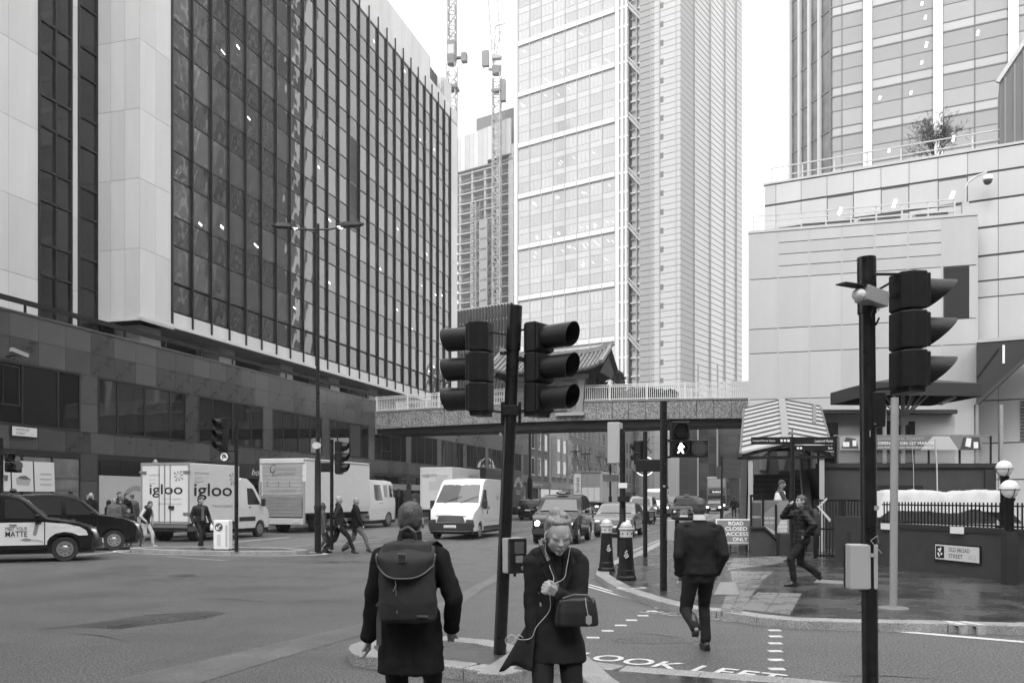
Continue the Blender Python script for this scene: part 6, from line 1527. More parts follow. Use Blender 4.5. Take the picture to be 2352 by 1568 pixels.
# --- taxi with the white advert wrap
t1 = taxi((-13.69, 23.6), R(26), 'black taxi with white advert wrap on its lower doors at the left edge')
t1.side('advert_panel', [(-1.0,.46),(.925,.46),(.925,1.06),(-1.0,1.06)], mat('wrap_white', .66, .3), .006, False)
t1.side('advert_panel', [(.95,.46),(.985,.46),(1.0,.56),(1.06,.66),(1.2,.76),(1.4,.80),(1.6,.77),(1.75,.70),(1.98,.70),(1.93,.83),(1.78,.93),(1.45,1.02),(.95,1.06)], mat('wrap_white', .66, .3), .006, False)
def ctext(c, s_, x, z, w, h, m, dz=0.0, **k):
    o = text(s_, c.root, (x, -(c.sy(x, z)+.014), z), m, w=w, h=h, name='lettering', **k); o.rotation_euler = (R(90), 0, 0); return o
ctext(t1, 'MEET YOUR', .03, .86, .50, .085, M_INK); ctext(t1, 'MATTE', .03, .69, .50, .145, M_INK, bold=.01); ctext(t1, '#MEETYOURMATTE', 1.12, .905, .42, .035, M_INKL)
t1.side('lipstick_print', [(.66,.73),(.72,.70),(.75,.75),(.80,1.0),(.80,1.05),(.72,1.05),(.70,.95)], M_INKG, .010, False); t1.side('lipstick_print', [(.72,1.0),(.86,1.02),(.86,1.06),(.72,1.06)], M_INK, .012, False); t1.side('lipstick_print', [(.35,.60),(.5,.56),(.62,.57),(.62,.62),(.5,.65)], M_INKG, .010, False); t1.side('lipstick_print', [(.62,.57),(.82,.54),(.9,.5),(.9,.56),(.8,.60),(.62,.62)], M_INKL, .010, False)
t2 = taxi((-14.61, 28.5), R(26), 'plain glossy black taxi behind the white wrapped one')
# --- igloo lorry
cab = [(3.25,.5),(3.25,1.2),(3.25,2.3),(3.6,2.55),(4.1,2.52),(4.55,2.25),(5.15,1.55),(5.3,1.42),(5.75,1.2),(5.92,1.0),(5.98,.7),(5.98,.45)]
p = uv(28.7, -22.2); c, X, hw_ = lorry(p, HEAD_U, 'white refrigerated lorry with large rounded lettering and a star emblem', 3.3, 2.2, 3.05, .72, cab, M_CWHT, 'refrigerated_lorry', wheel_r=.34, rearx=.9)
ig = c
for y0, y1 in ((-1.03,-.01),(.01,1.03)): MB().box(X(0)-.025, X(0)-.002, y0, y1, .80, 2.97).obj('rear_door', mat('door_white', .66, .3, var=.03, scale=2), c.root)
MB().box(X(0)-.04,X(0)-.0,-1.1,1.1,2.97,3.07).box(X(0)-.04,X(0)-.0,-1.1,-1.04,.72,2.97).box(X(0)-.04,X(0)-.0,1.04,1.1,.72,2.97).box(X(0)-.04,X(0)-.0,-1.1,1.1,.70,.79).obj('door_frame', mat('alu_frame', .35, .4, .3), c.root)
for y in (-.25,.25,.0): MB().tube((X(0)-.05,y,.75),(X(0)-.05,y,3.0),.016).obj('lock_bar', M_STEEL, c.root)
for y in (-1.0,1.0):
    for z in (1.1,2.7): MB().box(X(0)-.06,X(0)-.02,y-.16,y+.16,z-.05,z+.05).obj('hinge', M_STEEL, c.root)
MB().box(X(0)-.09,X(0)-.03,-.42,-.2,1.28,1.4).obj('latch', M_TRIM, c.root)
def star(c, put, sc_=.3, m=M_INKG):
    for k in range(8):
        a = k*math.pi/4 + .2; d = Vector((math.cos(a), math.sin(a))); n_ = Vector((-d.y, d.x)); L2 = sc_*(1 if k % 2 else .8)
        pts = [d*.05*sc_/.3, d*L2 + n_*sc_*.16, d*(L2*.86), d*L2 - n_*sc_*.16]
        put([(q.x, q.y) for q in pts], m)
def put_rear(c, X, cy, cz):
    def f(pts, m): MB().add([(X(0)-.032, cy-q[0], cz+q[1]) for q in pts], [(0,1,2,3)]).obj('star_emblem', m, c.root, fixn=False)
    return f
def put_side(c, X, cx_, cz, hw_):
    def f(pts, m): MB().add([(X(cx_)+q[0], -hw_-.012, cz+q[1]) for q in pts], [(0,1,2,3)]).obj('star_emblem', m, c.root, fixn=False)
    return f
star(c, put_rear(c, X, -.62, 2.55), .26); star(c, put_side(c, X, 2.85, 2.5, hw_), .34)
rear_text(c, X, 'igloo', .70, 1.72, 1.5, .52, M_INK, bold=.01); side_text(c, X, 'igloo', .25, 1.62, 2.5, .66, M_INK, hw_, bold=.01)
rear_text(c, X, 'Thermo-Logistics', .1, 1.62, .85, .08, M_INKG); rear_text(c, X, 'igloothermo.com', .3, 1.42, 1.05, .1, M_INKG); side_text(c, X, 'Thermo-Logistics', 1.4, 1.30, 1.4, .14, M_INKG, hw_)
for i, s_ in enumerate(('Refrigerated', 'Courier', 'Experts')): rear_text(c, X, s_, .72, 2.55-i*.16, (.5,.3,.3)[i], .07, M_INKL if i == 1 else M_INKG); side_text(c, X, s_, .3, 2.62-i*.17, (.9,.5,.55)[i], .1, M_INKL if i == 1 else M_INKG, hw_)
c.side('side_window', [(X(4.02),1.42),(X(4.98),1.42),(X(4.5),2.05),(X(4.38),2.12),(X(4.02),2.12)], M_VGL); c.cross('windscreen', (X(4.57),2.2), (X(5.13),1.6), .75, .85, M_VGL); c.side('door_line', [(X(3.95),.5),(X(3.965),.5),(X(3.965),2.2),(X(3.95),2.2)], mat('door_gap', .12, .6), .004)
c.side('sill_trim', [(X(3.4),.72),(X(4.6),.72),(X(4.6),.90),(X(3.4),.90)], M_TRIM, .012); c.cross('bumper', (X(5.99),.95), (X(5.99),.45), .88, .86, M_TRIM, eps=.05, th=.12); c.mirror(X(4.95), 1.5, .16, .32); c.side('door_handle', [(X(4.1),1.28),(X(4.25),1.28),(X(4.25),1.32),(X(4.1),1.32)], M_TRIM, .02)
MB().box(X(.05),X(.6),-1.0,1.0,.42,.7).obj('rear_step', mat('step_grey', .08, .5), c.root); MB().box(X(-.05),X(.02),-1.0,1.0,.55,.68).obj('rear_beam', mat('beam_grey', .14, .5), c.root); MB().box(X(1.4),X(2.3),-1.02,-.7,.45,.7).obj('fuel_tank', M_TRIM, c.root)
MB().lathe([(.1,0),(.09,.1),(.02,.16)], 14, (X(.3),.7,3.06)).obj('roof_vent', M_STEEL, c.root)
# --- removals lorry
cab = [(7.25,.6),(7.25,1.2),(7.25,2.62),(7.5,2.72),(9.6,2.72),(10.3,2.66),(10.75,2.45),(11.0,1.9),(11.12,1.45),(11.15,.9),(11.15,.45)]
p = uv(37.6, -22.4); c, X, hw_ = lorry(p, HEAD_U, 'large white removals lorry with a lettered tail lift in front of the granite wall', 7.1, 2.55, 3.62, .95, cab, M_CWHT, 'removals_lorry', wheel_r=.46, rearx=1.6)
MB().box(X(0)-.05,X(0)-.0,-1.2,1.2,3.38,3.6).obj('rear_header', M_CWHT, c.root, bevel=.02)
M_SHUT = mat('shutter_grey', .34, .45, var=.05, scale=3)
for k in range(8): MB().box(X(0)-.03,X(0)-.0,-1.08,1.08,1.84+k*.19,2.02+k*.19).obj('shutter_slat', M_SHUT, c.root)
for k in range(6): MB().box(X(0)-.11,X(0)-.05,-1.12,1.12,.78+k*.17,.94+k*.17).obj('tail_lift_plank', mat('tail_lift', .27, .4, .3, var=.12, scale=4), c.root)
for sg in (-1,1): MB().box(X(0)-.09,X(0)-.0,sg*1.2-.05,sg*1.2+.05,.5,2.5).obj('lift_rail', mat('alu_frame', .35, .4, .3), c.root)
MB().box(X(0)-.2,X(0)-.0,-1.2,1.2,.42,.72).obj('rear_beam', mat('beam_white', .45, .4), c.root, bevel=.02); MB().box(X(0)-.22,X(0)-.2,-1.05,-.75,.5,.62).box(X(0)-.22,X(0)-.2,.75,1.05,.5,.62).obj('tail_lamp', mat('tail_lamp_pale', .5, .2), c.root)
rear_text(c, X, 'Camdenwood', .42, 3.02, 1.15, .16, M_INKG); rear_text(c, X, 'Larchbond', .42, 2.78, 1.15, .19, M_INKG, shear=.3, bold=.02); rear_text(c, X, '01375 892929', .62, 1.94, 1.35, .17, M_INKG)
o = rear_text(c, X, 'C', .68, 2.92, .34, .42, M_INK, shear=.35); o = rear_text(c, X, 'L', .58, 2.74, .28, .34, M_INK, shear=.35)
for k in range(6): MB().box(X(0)-.036,X(0)-.03,.75-(k % 3)*.62-.42,.75-(k % 3)*.62,2.42-(k//3)*.14,2.46-(k//3)*.14).obj('printed_line', M_INKL, c.root)
for k in range(6): MB().box(X(0)-.036,X(0)-.03,.80-(k % 3)*.62,.84-(k % 3)*.62,2.4-(k//3)*.14,2.48-(k//3)*.14).obj('bullet_mark', M_INK, c.root)
MB().box(X(0)-.118,X(0)-.11,-.62,-.35,1.22,1.5).obj('lift_label', M_INKG, c.root); rear_text(c, X, 'BARTINS', .25, 1.66, .5, .09, M_INKG).location.x -= .09
c.side('side_window', [(X(10.0),1.75),(X(10.78),1.72),(X(10.86),1.9),(X(10.62),2.45),(X(10.0),2.45)], M_VGL); c.side('side_window', [(X(9.3),1.75),(X(9.7),1.75),(X(9.7),2.45),(X(9.2),2.45)], M_VGL); c.side('side_window', [(X(7.9),1.65),(X(8.1),1.55),(X(9.0),1.55),(X(8.75),2.45),(X(7.9),2.45)], M_VGL)
c.cross('windscreen', (X(10.78),2.42), (X(11.05),1.7), 1.0, 1.08, M_VGL); c.mirror(X(11.0), 2.0, .2, .5); side_text(c, X, 'Camdenwood', 5.2, 1.1, 1.8, .14, M_INKL, hw_)
for x in (9.8, 7.75): c.side('door_line', [(X(x),.7),(X(x)+.015,.7),(X(x)+.015,2.55),(X(x),2.55)], mat('door_gap', .12, .6), .004)
MB().box(X(2.6),X(4.6),-1.15,-.9,.45,.62).box(X(7.3),X(9.2),-1.15,-.9,.55,.7).obj('side_guard', M_STEEL, c.root); ctext(c, 'Camdenwood', X(8.3), 1.35, .7, .12, M_INK, shear=.3)
MB().box(X(0)-.2,X(7.1),-hw_-.01,-hw_+.02,3.5,3.56).obj('gutter', M_STEEL, c.root)
# --- msk lorry
cab = [(6.1,.6),(6.1,2.4),(6.4,2.6),(7.6,2.6),(8.0,2.3),(8.15,1.4),(8.15,.5)]
p = uv(54.7, -21.0); c, X, hw_ = lorry(p, HEAD_U, 'pale box lorry with small dark lettering just behind the white van', 6.0, 2.3, 3.75, .9, cab, M_CWHT, 'box_lorry', wheel_r=.42)
rear_text(c, X, 'msk>>>', .95, 3.05, 1.0, .3, M_INK); side_text(c, X, 'msk>>>', 3.4, 3.0, 1.9, .42, M_INK, hw_)
for k in range(9): MB().box(X(0)-.03,X(0)-.02,-.95+(k % 3)*.1,.0-(.0 if k < 4 else -.5),3.2-k*.12,3.24-k*.12).obj('printed_line', M_INKL, c.root)
MB().box(X(0)-.02,X(0),-1.02,1.02,1.0,3.3).obj('rear_shutter', mat('shut_white', .6, .4), c.root)
# --- dark lorry with the sun emblem
cab = [(10.1,.6),(10.1,2.6),(10.4,2.8),(11.6,2.8),(12.0,2.4),(12.1,1.4),(12.1,.5)]
p = uv(62.5, -21.2); c, X, hw_ = lorry(p, HEAD_U, 'long dark box lorry with a pale sunburst emblem beyond the white van', 10, 2.45, 4.0, .9, cab, M_CGRY, 'dark_lorry', boxm=mat('lorry_charcoal', .045, .35), wheel_r=.45)
for k in range(7):
    a = math.pi*(.1+.8*k/6); d = Vector((math.cos(a), math.sin(a))); n_ = Vector((-d.y, d.x)); q = [d*.5-n_*.05, d*.5+n_*.05, d*.95+n_*.13, d*.95-n_*.13]
    MB().add([(X(9.0)+v.x*1.4, -hw_-.012, 2.5+v.y) for v in q], [(0,1,2,3)]).obj('sunburst_ray', M_INKL, c.root, fixn=False)
MB().box(X(8.2),X(9.8),-hw_-.015,-hw_,2.25,2.32).box(X(8.4),X(9.6),-hw_-.015,-hw_,2.0,2.1).obj('printed_line', M_INKL, c.root)
# --- food lorry
p = uv(75.2, -14.7); c, X, hw_ = lorry(p, HEAD_U, 'tall grey food delivery lorry with upright lettering seen from behind up the street', 10, 2.55, 4.0, 1.3, [(10.3,.6),(10.3,2.9),(10.6,3.1),(12,3.1),(12.4,2.6),(12.5,1.4),(12.5,.5)], M_CWHT, 'food_lorry', boxm=mat('lorry_grey', .36, .4), wheel_r=.48)
MB().box(X(0)-.03,X(0),-1.15,-.0,1.4,3.9).box(X(0)-.03,X(0),.0,.55,1.4,3.9).obj('rear_door', mat('rear_grey', .26, .4), c.root); MB().box(X(0)-.035,X(0),.58,1.2,1.4,3.9).obj('side_strip', M_CWHT, c.root); MB().box(X(0)-.04,X(0)-.03,-1.1,.5,1.4,2.6).obj('white_half', M_CWHT, c.root)
o = rear_text(c, X, 'brakes', .8, 2.2, 1.3, .34, M_INK); o.rotation_euler = (0, R(-90), R(-90)); o.rotation_euler = Matrix(((0,0,-1),(0,0,0),(0,0,0))).to_euler() if False else (R(90), R(-90), R(-90)); o.location = (X(0)-.045, .72, 2.2)
for y in (-.6,-.05,.5): MB().tube((X(0)-.05,y,1.35),(X(0)-.05,y,3.95),.02).obj('lock_bar', M_STEEL, c.root)
MB().box(X(0)-.1,X(0),-1.28,1.28,3.9,4.05).obj('rear_header', M_STEEL, c.root); side_text(c, X, '98', 2.4, 2.6, 1.6, .6, M_INKG, hw_)
MB().add([(X(8.2),-hw_-.012,1.6),(X(9.0),-hw_-.012,2.4),(X(8.6),-hw_-.012,3.6),(X(8.0),-hw_-.012,2.6)], [(0,1,2,3)]).obj('leaf_print', M_INKG, c.root)
MB().box(X(3),X(7),-1.2,-1.0,.5,.95).obj('side_guard', M_STEEL, c.root); MB().box(X(-.1),X(.05),-.95,-.7,.9,1.0).obj('tail_lamp', M_LUM, c.root)
# --- white panel van facing the camera
p = uv(33.5+3.1, -12.35); v = van(p, FROM_U + R(2), 'white high roofed panel van facing the camera in the middle of the road', L=6.2, group='white vans')
o = text('CN18 EOE', v.root, (3.19, -.24, .47), M_INK, w=.46, h=.075); o.rotation_euler = (R(90), 0, R(90))
# --- taxis and cars coming down the street
t3 = taxi(uv(33.4, -7.5), FROM_U + R(3), 'black taxi with lettered doors and lit headlamps facing the camera behind the woman', on=True)
o = text('NET-A-PORTER', t3.root, (-.12, t3.sy(.5, .8)+.02, .74), mat('taxi_letters', .5, .4), w=.95, h=.22, name='lettering'); o.rotation_euler = (R(90), 0, math.pi); o.location.x = .88
t4 = taxi(uv(64.4, -8.5), FROM_U, 'pale silver taxi facing the camera farther up the street', M_CSIL, False)
t5 = taxi(uv(60, -4.9), FROM_U + R(0), 'dark taxi partly hidden by the head of the man in the suit', M_CBLK, False)
v2 = van(uv(80, -9.3), FROM_U, 'white van behind the pale silver taxi', 5.2, 2.5, M_CWHT, False, 'white vans')
v3 = van(uv(90, -17.6), HEAD_U, 'small grey lettered van beyond the black estate car', 4.6, 2.1, mat('van_grey', .26, .3), False, None, 'grey_van')
def car(loc, ang, label, m, H=1.5, L=4.3, on=False, estate=False, name='car', detail=False, W=1.78, group='cars in the queue of traffic'):
    k = L/2; z = H/1.5
    P = [(-k,.4),(-k-.02,.7),(-k+.05,.98*z)] + ([(-k+.18,1.1*z),(-k+.5,1.4*z),(-k+.8,1.46*z)] if estate else [(-k+.3,1.08*z),(-k+.85,1.38*z),(-k+1.3,1.46*z)]) + [(-.3,1.5*z),(.15,1.47*z),(.45,1.38*z),(1.0,1.0*z),(1.3,.95*z),(k-.35,.82*z),(k-.1,.7*z),(k,.55),(k,.35)]
    c = Car(name, label, 'car', loc, ang, L, W, P, [(k-.85,.38),(-k+.85,.38)], .27, .95*z, .2, m, group, bev=.05, ftap=.2, rtap=.1); c.detail = detail
    for x in (k-.85, -k+.85): c.wheel(x, .32, .2)
    rx = -k+.95 if not estate else -k+.65
    c.side('side_window', [(.02,1.02*z),(.85,1.02*z),(.42,1.33*z),(.02,1.38*z)], M_VGL); c.side('side_window', [(rx,1.02*z),(-.08,1.02*z),(-.08,1.39*z),(rx+.25,1.36*z)], M_VGL)
    c.cross('windscreen', (.47,1.35*z), (.97,1.03*z), .58, .68, M_WSC)
    if estate: c.cross('rear_window', (-k+.48,1.37*z), (-k+.2,1.12*z), .52, .62, M_VGL)
    else: c.cross('rear_window', (-k+.8,1.34*z), (-k+.36,1.1*z), .5, .6, M_VGL)
    c.cross('grille', (k-.1,.72*z), (k-.0,.52*z), .42, .42, M_TRIM); c.cross('number_plate', (k,.5), (k,.4), .26, .26, M_PLATE, eps=.03); c.cross('rear_plate', (-k-.01,.8), (-k-.01,.7), .26, .26, M_PLATE, eps=.03)
    for sg in (-1, 1):
        MB().ball((k-.16, sg*W*.37, .67*z), .1, .15, .08, 12, 8).obj('headlamp', M_HLON if on else M_HL, c.root, smooth=True); MB().ball((-k+.08, sg*W*.41, .88*z), .08, .12, .09, 10, 7).obj('tail_lamp', mat('tail_lamp_pale', .5, .2), c.root, smooth=True)
    c.mirror(.75, 1.02*z, .12, .1, m, .06)
    return c
car(uv(39.2, -6.2), FROM_U, 'grey hatchback tucked behind the lettered taxi', M_CGRY, 1.5)
car(uv(65.6, -16.9), HEAD_U, 'black estate car seen from behind left of the woman', M_CBLK, 1.62, 4.6, estate=True)
car(uv(79.5, -7.4), FROM_U, 'dark people carrier with a lit headlamp beyond the walking man signal', M_CGRY, 1.85, 4.8, True, True)
car(uv(90, -7.2), FROM_U, 'pale saloon car behind the dark people carrier', M_CSIL, 1.5)
car(uv(104, -10), FROM_U, 'white car far up the street behind the van', M_CWHT, 1.5)
car(uv(98, -5.0), FROM_U, 'dark car far up the street with lit headlamps near the bus', M_CBLK, 1.5, 4.3, True)
car(uv(72, -22.2), HEAD_U, 'dark hatchback in the far left lane beside the long lorry', M_CGRY, 1.45) if False else None
# --- bus
bp = uv(120, -5.6); bus = Car('double_decker_bus', 'double decker bus approaching far up the street', 'bus', bp, FROM_U, 11, 2.5, [(-5.5,.4),(-5.5,4.2),(-5.3,4.4),(5.1,4.4),(5.35,4.25),(5.5,2.4),(5.5,.4)], [(3,.5),(-3,.5)], .35, 2.2, .04, mat('bus_red_grey', .12, .25, coat=.5), None, bev=.08, ftap=.05)
bus.cross('windscreen', (5.52,2.0), (5.52,1.0), 1.1, 1.1, M_VGL); bus.cross('windscreen', (5.38,4.1), (5.5,3.0), 1.1, 1.1, mat('bus_glass', .2, .1)); bus.cross('destination_blind', (5.51,2.7), (5.51,2.2), .9, .9, M_INK)
text('Stratford', bus.root, (5.6,-.5,2.35), mat('blind_letters', .8, .5, emit=.6), w=1.0, h=.22).rotation_euler = (R(90), 0, R(90))
for x in (3,-3): bus.wheel(x, .48, .28)
for sg in (-1,1): MB().ball((5.45, sg*.9, .75), .1,.16,.12).obj('headlamp', M_HLON, bus.root)
for z0, z1 in ((1.1,2.0),(2.9,3.8)): bus.side('side_window', [(-5,z0),(4.8,z0),(4.8,z1),(-5,z1)], M_VGL)
# ================================================================ people
TS = bpy.data.scenes.new('workbench')
def remesh(b, name, m, parent, vox, smooth=4, disp=None):
    me = b.mesh(name, m, True, True); o = bpy.data.objects.new(name, me); TS.collection.objects.link(o)
    r_ = o.modifiers.new('r', 'REMESH'); r_.mode = 'VOXEL'; r_.voxel_size = vox; r_.adaptivity = 0
    if smooth: s_ = o.modifiers.new('s', 'SMOOTH'); s_.factor = .5; s_.iterations = smooth
    vl = TS.view_layers[0]; vl.update(); dg = vl.depsgraph
    m2 = bpy.data.meshes.new_from_object(o.evaluated_get(dg), depsgraph=dg); m2.name = name
    bpy.data.objects.remove(o); bpy.data.meshes.remove(me)
    m2.materials.clear(); m2.materials.append(m)
    if disp:
        nr = [v.normal.copy() for v in m2.vertices]
        for v, n_ in zip(m2.vertices, nr): v.co += n_ * disp(v.co)
    m2.polygons.foreach_set('use_smooth', [True]*len(m2.polygons)); m2.update()
    return link(m2, name, parent)
N3 = lambda x, y, z: mnoise.noise(Vector((x, y, z)))
def folds(amp=.007, f=7.0, seed=0.0, zf=.45):
    return lambda c: amp*N3(c.x*f+seed, c.y*f, c.z*f*zf) + amp*.55*N3(c.x*f*2.3, c.y*f*2.3+seed, c.z*f*1.6) + amp*.5*abs(N3(c.x*f*1.2+c.z*5, c.y*f, c.z*f*2.2+seed))
def puffer(amp=.007, step=.075, seed=0.0):
    return lambda c: amp*abs(math.sin(math.pi*c.z/step + .5*N3(c.x*5, c.y*5, c.z*3)))*1.3 - amp*.6 + .4*amp*N3(c.x*14+seed, c.y*14, c.z*18)
def cap(b, p, q, r1, r2, n=12):
    b.tube(p, q, r1, r2, n=n); b.ball(p, r1, n=n, m=8); b.ball(q, r2, n=n, m=8)
def ik(a, c, l1, l2, hint):
    a, c, hint = Vector(a), Vector(c), Vector(hint); d = c-a; L = min(d.length, (l1+l2)*.999); t = d.normalized()
    x = (l1*l1-l2*l2+L*L)/(2*L); h_ = math.sqrt(max(0, l1*l1-x*x)); n_ = (hint - t*hint.dot(t)).normalized()
    return a + t*x + n_*h_, a + t*L
def ring(cx_, cy_, z, rx, ry, n=20, p=2.3, open_=None):
    o = []
    for k in range(n):
        a = 2*math.pi*k/n; c, s = math.cos(a), math.sin(a)
        o.append((cx_+rx*math.copysign(abs(c)**(2/p), c), cy_+ry*math.copysign(abs(s)**(2/p), s), z))
    return o
M_SKIN = mat('skin', .34, .5, var=.08, scale=20); M_SKIND = mat('skin_darker_tone', .30, .5, var=.08, scale=20); M_HAIRD = mat('hair_dark', .035, .6, var=.5, scale=60, stretch=(1,1,.2)); M_HAIRL = mat('hair_fair', .22, .5, var=.45, scale=70, stretch=(1,1,.25), bump=.003, bscale=90); M_HAIRG = mat('hair_grey', .38, .6, var=.3, scale=60); M_HAIRB = mat('hair_brown', .07, .55, var=.5, scale=80, stretch=(1,1,.3), bump=.002, bscale=120)  # M_SKIND is a slightly darker skin colour
M_WOOLB = mat('wool_black', .017, .9, var=.25, scale=8, bump=.0015, bscale=220, spec=.08); M_WOOLC = mat('wool_charcoal', .027, .9, var=.3, scale=8, bump=.0015, bscale=220, spec=.1); M_SUIT = mat('suit_black', .019, .7, var=.2, scale=9, bump=.0006, bscale=260, spec=.15); M_NYL = mat('nylon_black', .013, .45, var=.25, scale=9, bump=.002, bscale=40, spec=.25); M_JEAN = mat('jeans_dark', .020, .8, var=.35, scale=9, bump=.003, bscale=30, spec=.12); M_GREYC = mat('cloth_grey', .11, .85, var=.2, scale=7, bump=.002, bscale=60); M_PALEC = mat('cloth_pale', .45, .8, var=.12, scale=6, bump=.002, bscale=50); M_MIDC = mat('cloth_mid', .06, .85, var=.25, scale=6, bump=.002, bscale=60); M_SHOE = mat('shoe_leather', .02, .3); M_SHOEW = mat('shoe_white', .5, .5)
def person(label, loc, face, h=1.75, z0=0.0, feet=((-.1,.0,.09),(.1,.0,.09)), toes=(0, 0), hands=((-.27,.05,.80),(.27,.05,.80)), elb=None, lean=0.0, turn=0.0, nod=0.0, top='jacket', topm=None, hem=.78,
           legm=None, hair='short', hairm=None, skin=None, shoem=None, sw=.185, bulk=1.0, flare=0.0, vox=.013, fingers=False, kind_disp=None, hood=None, slim=1.0, group=None, armw=1.0, hip=None, cuffs=True, sleeves=None):
    topm = topm or M_WOOLB; legm = legm or M_JEAN; hairm = hairm or M_HAIRD; skin = skin or M_SKIN; shoem = shoem or M_SHOE
    rt = empty('person', (loc[0], loc[1], z0), face - math.pi/2, None, label, 'person', group); k = h/1.75; rt.scale = (k, k, k)
    rt['pose'] = 'walking' if abs(feet[0][1]-feet[1][1]) > .2 else 'standing'; del rt['pose']
    mean = min(max(feet[0][2], .09), max(feet[1][2], .09)); spread = abs(feet[0][1]-feet[1][1])
    P = Vector((0, 0, .93 - .10*spread)); 
    ly = lean
    S = P + Vector((0, ly*.5, .50)); HN = P + Vector((0, ly*.62, .59))
    HC = P + Vector((0, ly*.72 + .02 + .5*max(0, nod), .70 - .25*max(0, nod)))
    HM = Matrix.Translation(HC) @ Matrix.Rotation(turn, 4, 'Z') @ Matrix.Rotation(-nod*1.6, 4, 'X')
    hp = lambda x, y, z: HM @ Vector((x, y, z))
    kn, an = [], []
    for i, sg in ((0, -1), (1, 1)):
        hip_ = P + Vector((sg*.088, 0, -.02)); q, a = ik(hip_, feet[i], .43, .42, (sg*.08, 1, 0)); kn.append(q); an.append(a)
    el, wr, sh = [], [], []
    for i, sg in ((0, -1), (1, 1)):
        s_ = S + Vector((sg*sw, 0, -.035)); hn = elb[i] if elb else (sg*.5, -.8, 0); q, a = ik(s_, hands[i], .29*armw, .26*armw, hn); sh.append(s_); el.append(q); wr.append(a)
    # ---- body: one continuous skin surface
    b = MB()
    b.ball((0,0,0), 1e-4, n=3, m=2) if False else None
    hb_ = MB(); hb_.ball((0,-.008,.012), .076,.095,.098, 18, 14); hb_.ball((0,.028,-.045), .058,.062,.068, 16, 12); hb_.ball((0,.062,-.096), .026,.024,.02, 12, 8)
    soft = hair == 'bun'
    hb_.tube((0,.080 if soft else .082,.008), (0,.100 if soft else .104,-.028), .006, .0115 if soft else .0135, 10); hb_.ball((0,.102,-.029), .015,.012,.010, 10, 8)
    hb_.ball((-.011,.096,-.031), .008,.009,.008, 8, 6); hb_.ball((.011,.096,-.031), .008,.009,.008, 8, 6)
    hb_.ball((0,.087,-.060), .024,.012,.006, 12, 8); hb_.ball((0,.085,-.070), .02,.012,.0075, 12, 8)
    for sg in (-1, 1):
        hb_.ball((sg*.077,-.008,-.015), .010,.02,.032, 10, 8); hb_.ball((sg*.032,.056,-.030), .032,.028,.036, 12, 8); hb_.ball((sg*.026,.046,-.060), .030,.028,.032, 12, 8); (hb_.ball((sg*.03,.066,.012), .024,.018,.020, 12, 8) if soft else hb_.tube((sg*.012,.086,.026), (sg*.05,.07,.026), .009, .008, 8)); hb_.ball((sg*.031,.074,.008), .017,.012,.012, 10, 8)
    b.add([hp(*v) for v in hb_.v], hb_.f)
    cap(b, HN - Vector((0, -.005, .05)), hp(0, -.02, -.06), .054, .052)
    b.loft([ring(0, 0, P.z-.08, .14, .09), ring(0, ly*.1, P.z+.12, .125, .085), ring(0, ly*.35, P.z+.35, .15, .10), ring(0, ly*.5, P.z+.48, sw*.7, .06), ring(0, ly*.55, P.z+.53, .06, .05)])
    for i, sg in ((0, -1), (1, 1)):
        cap(b, P + Vector((sg*.085, 0, -.03)), kn[i], .075, .052); cap(b, kn[i], an[i], .05, .034)
        cap(b, sh[i], el[i], .045, .036); cap(b, el[i], wr[i], .035, .024)
        d = (wr[i]-el[i]).normalized(); side_ = d.cross(Vector((0, 1, 0))) if abs(d.y) < .8 else d.cross(Vector((0, 0, 1))); side_.normalize(); bk = d.cross(side_).normalized()
        pc = wr[i] + d*.045
        if fingers and i in fingers:
            pal = MB(); w0, w1 = wr[i], wr[i] + d*.085; ax = bk if fingers[i] == 'side' else side_; nn = d.cross(ax).normalized()
            if fingers[i] == 'fist':
                ax = side_
            for q in range(-1, 2): cap(b, w0 + ax*.012*q, w1 + ax*.02*q, .015, .0155, 8)
            for q, L in enumerate((.062, .072, .068, .052)):
                s_ = w1 + ax*(.030-.020*q); 
                c1 = .35 if fingers[i] != 'fist' else 1.2; c2 = .8 if fingers[i] != 'fist' else 2.3
                d1 = (d*math.cos(c1) + nn*math.sin(c1)); d2 = (d*math.cos(c2) + nn*math.sin(c2)); d3 = (d*math.cos(c2+.5) + nn*math.sin(c2+.5))
                cap(b, s_, s_ + d1*L*.5, .0095, .009, 8); cap(b, s_ + d1*L*.5, s_ + d1*L*.5 + d2*L*.4, .009, .008, 8); cap(b, s_ + d1*L*.5 + d2*L*.4, s_ + d1*L*.5 + d2*L*.4 + d3*L*.3, .008, .007, 8)
            t0 = w0 + d*.02 + ax*.025; t1_ = t0 + d*.035 + ax*.022 + nn*.012; cap(b, t0, t1_, .012, .010, 8); cap(b, t1_, t1_ + d*.03 + nn*.012, .010, .008, 8)
        else:
            pb_ = MB(); cap(b, wr[i], pc, .024, .030, 8); cap(b, pc - side_*.012, pc + d*.05 - side_*.012 + bk*.012, .02, .012, 8); cap(b, pc + side_*.012, pc + d*.05 + side_*.012 + bk*.012, .02, .012, 8); cap(b, pc + side_*.02, pc + side_*.04 + d*.03, .012, .009, 8)
    remesh(b, 'body', skin, rt, vox*.5 if vox < .012 else .0095, 7 if soft else 3)
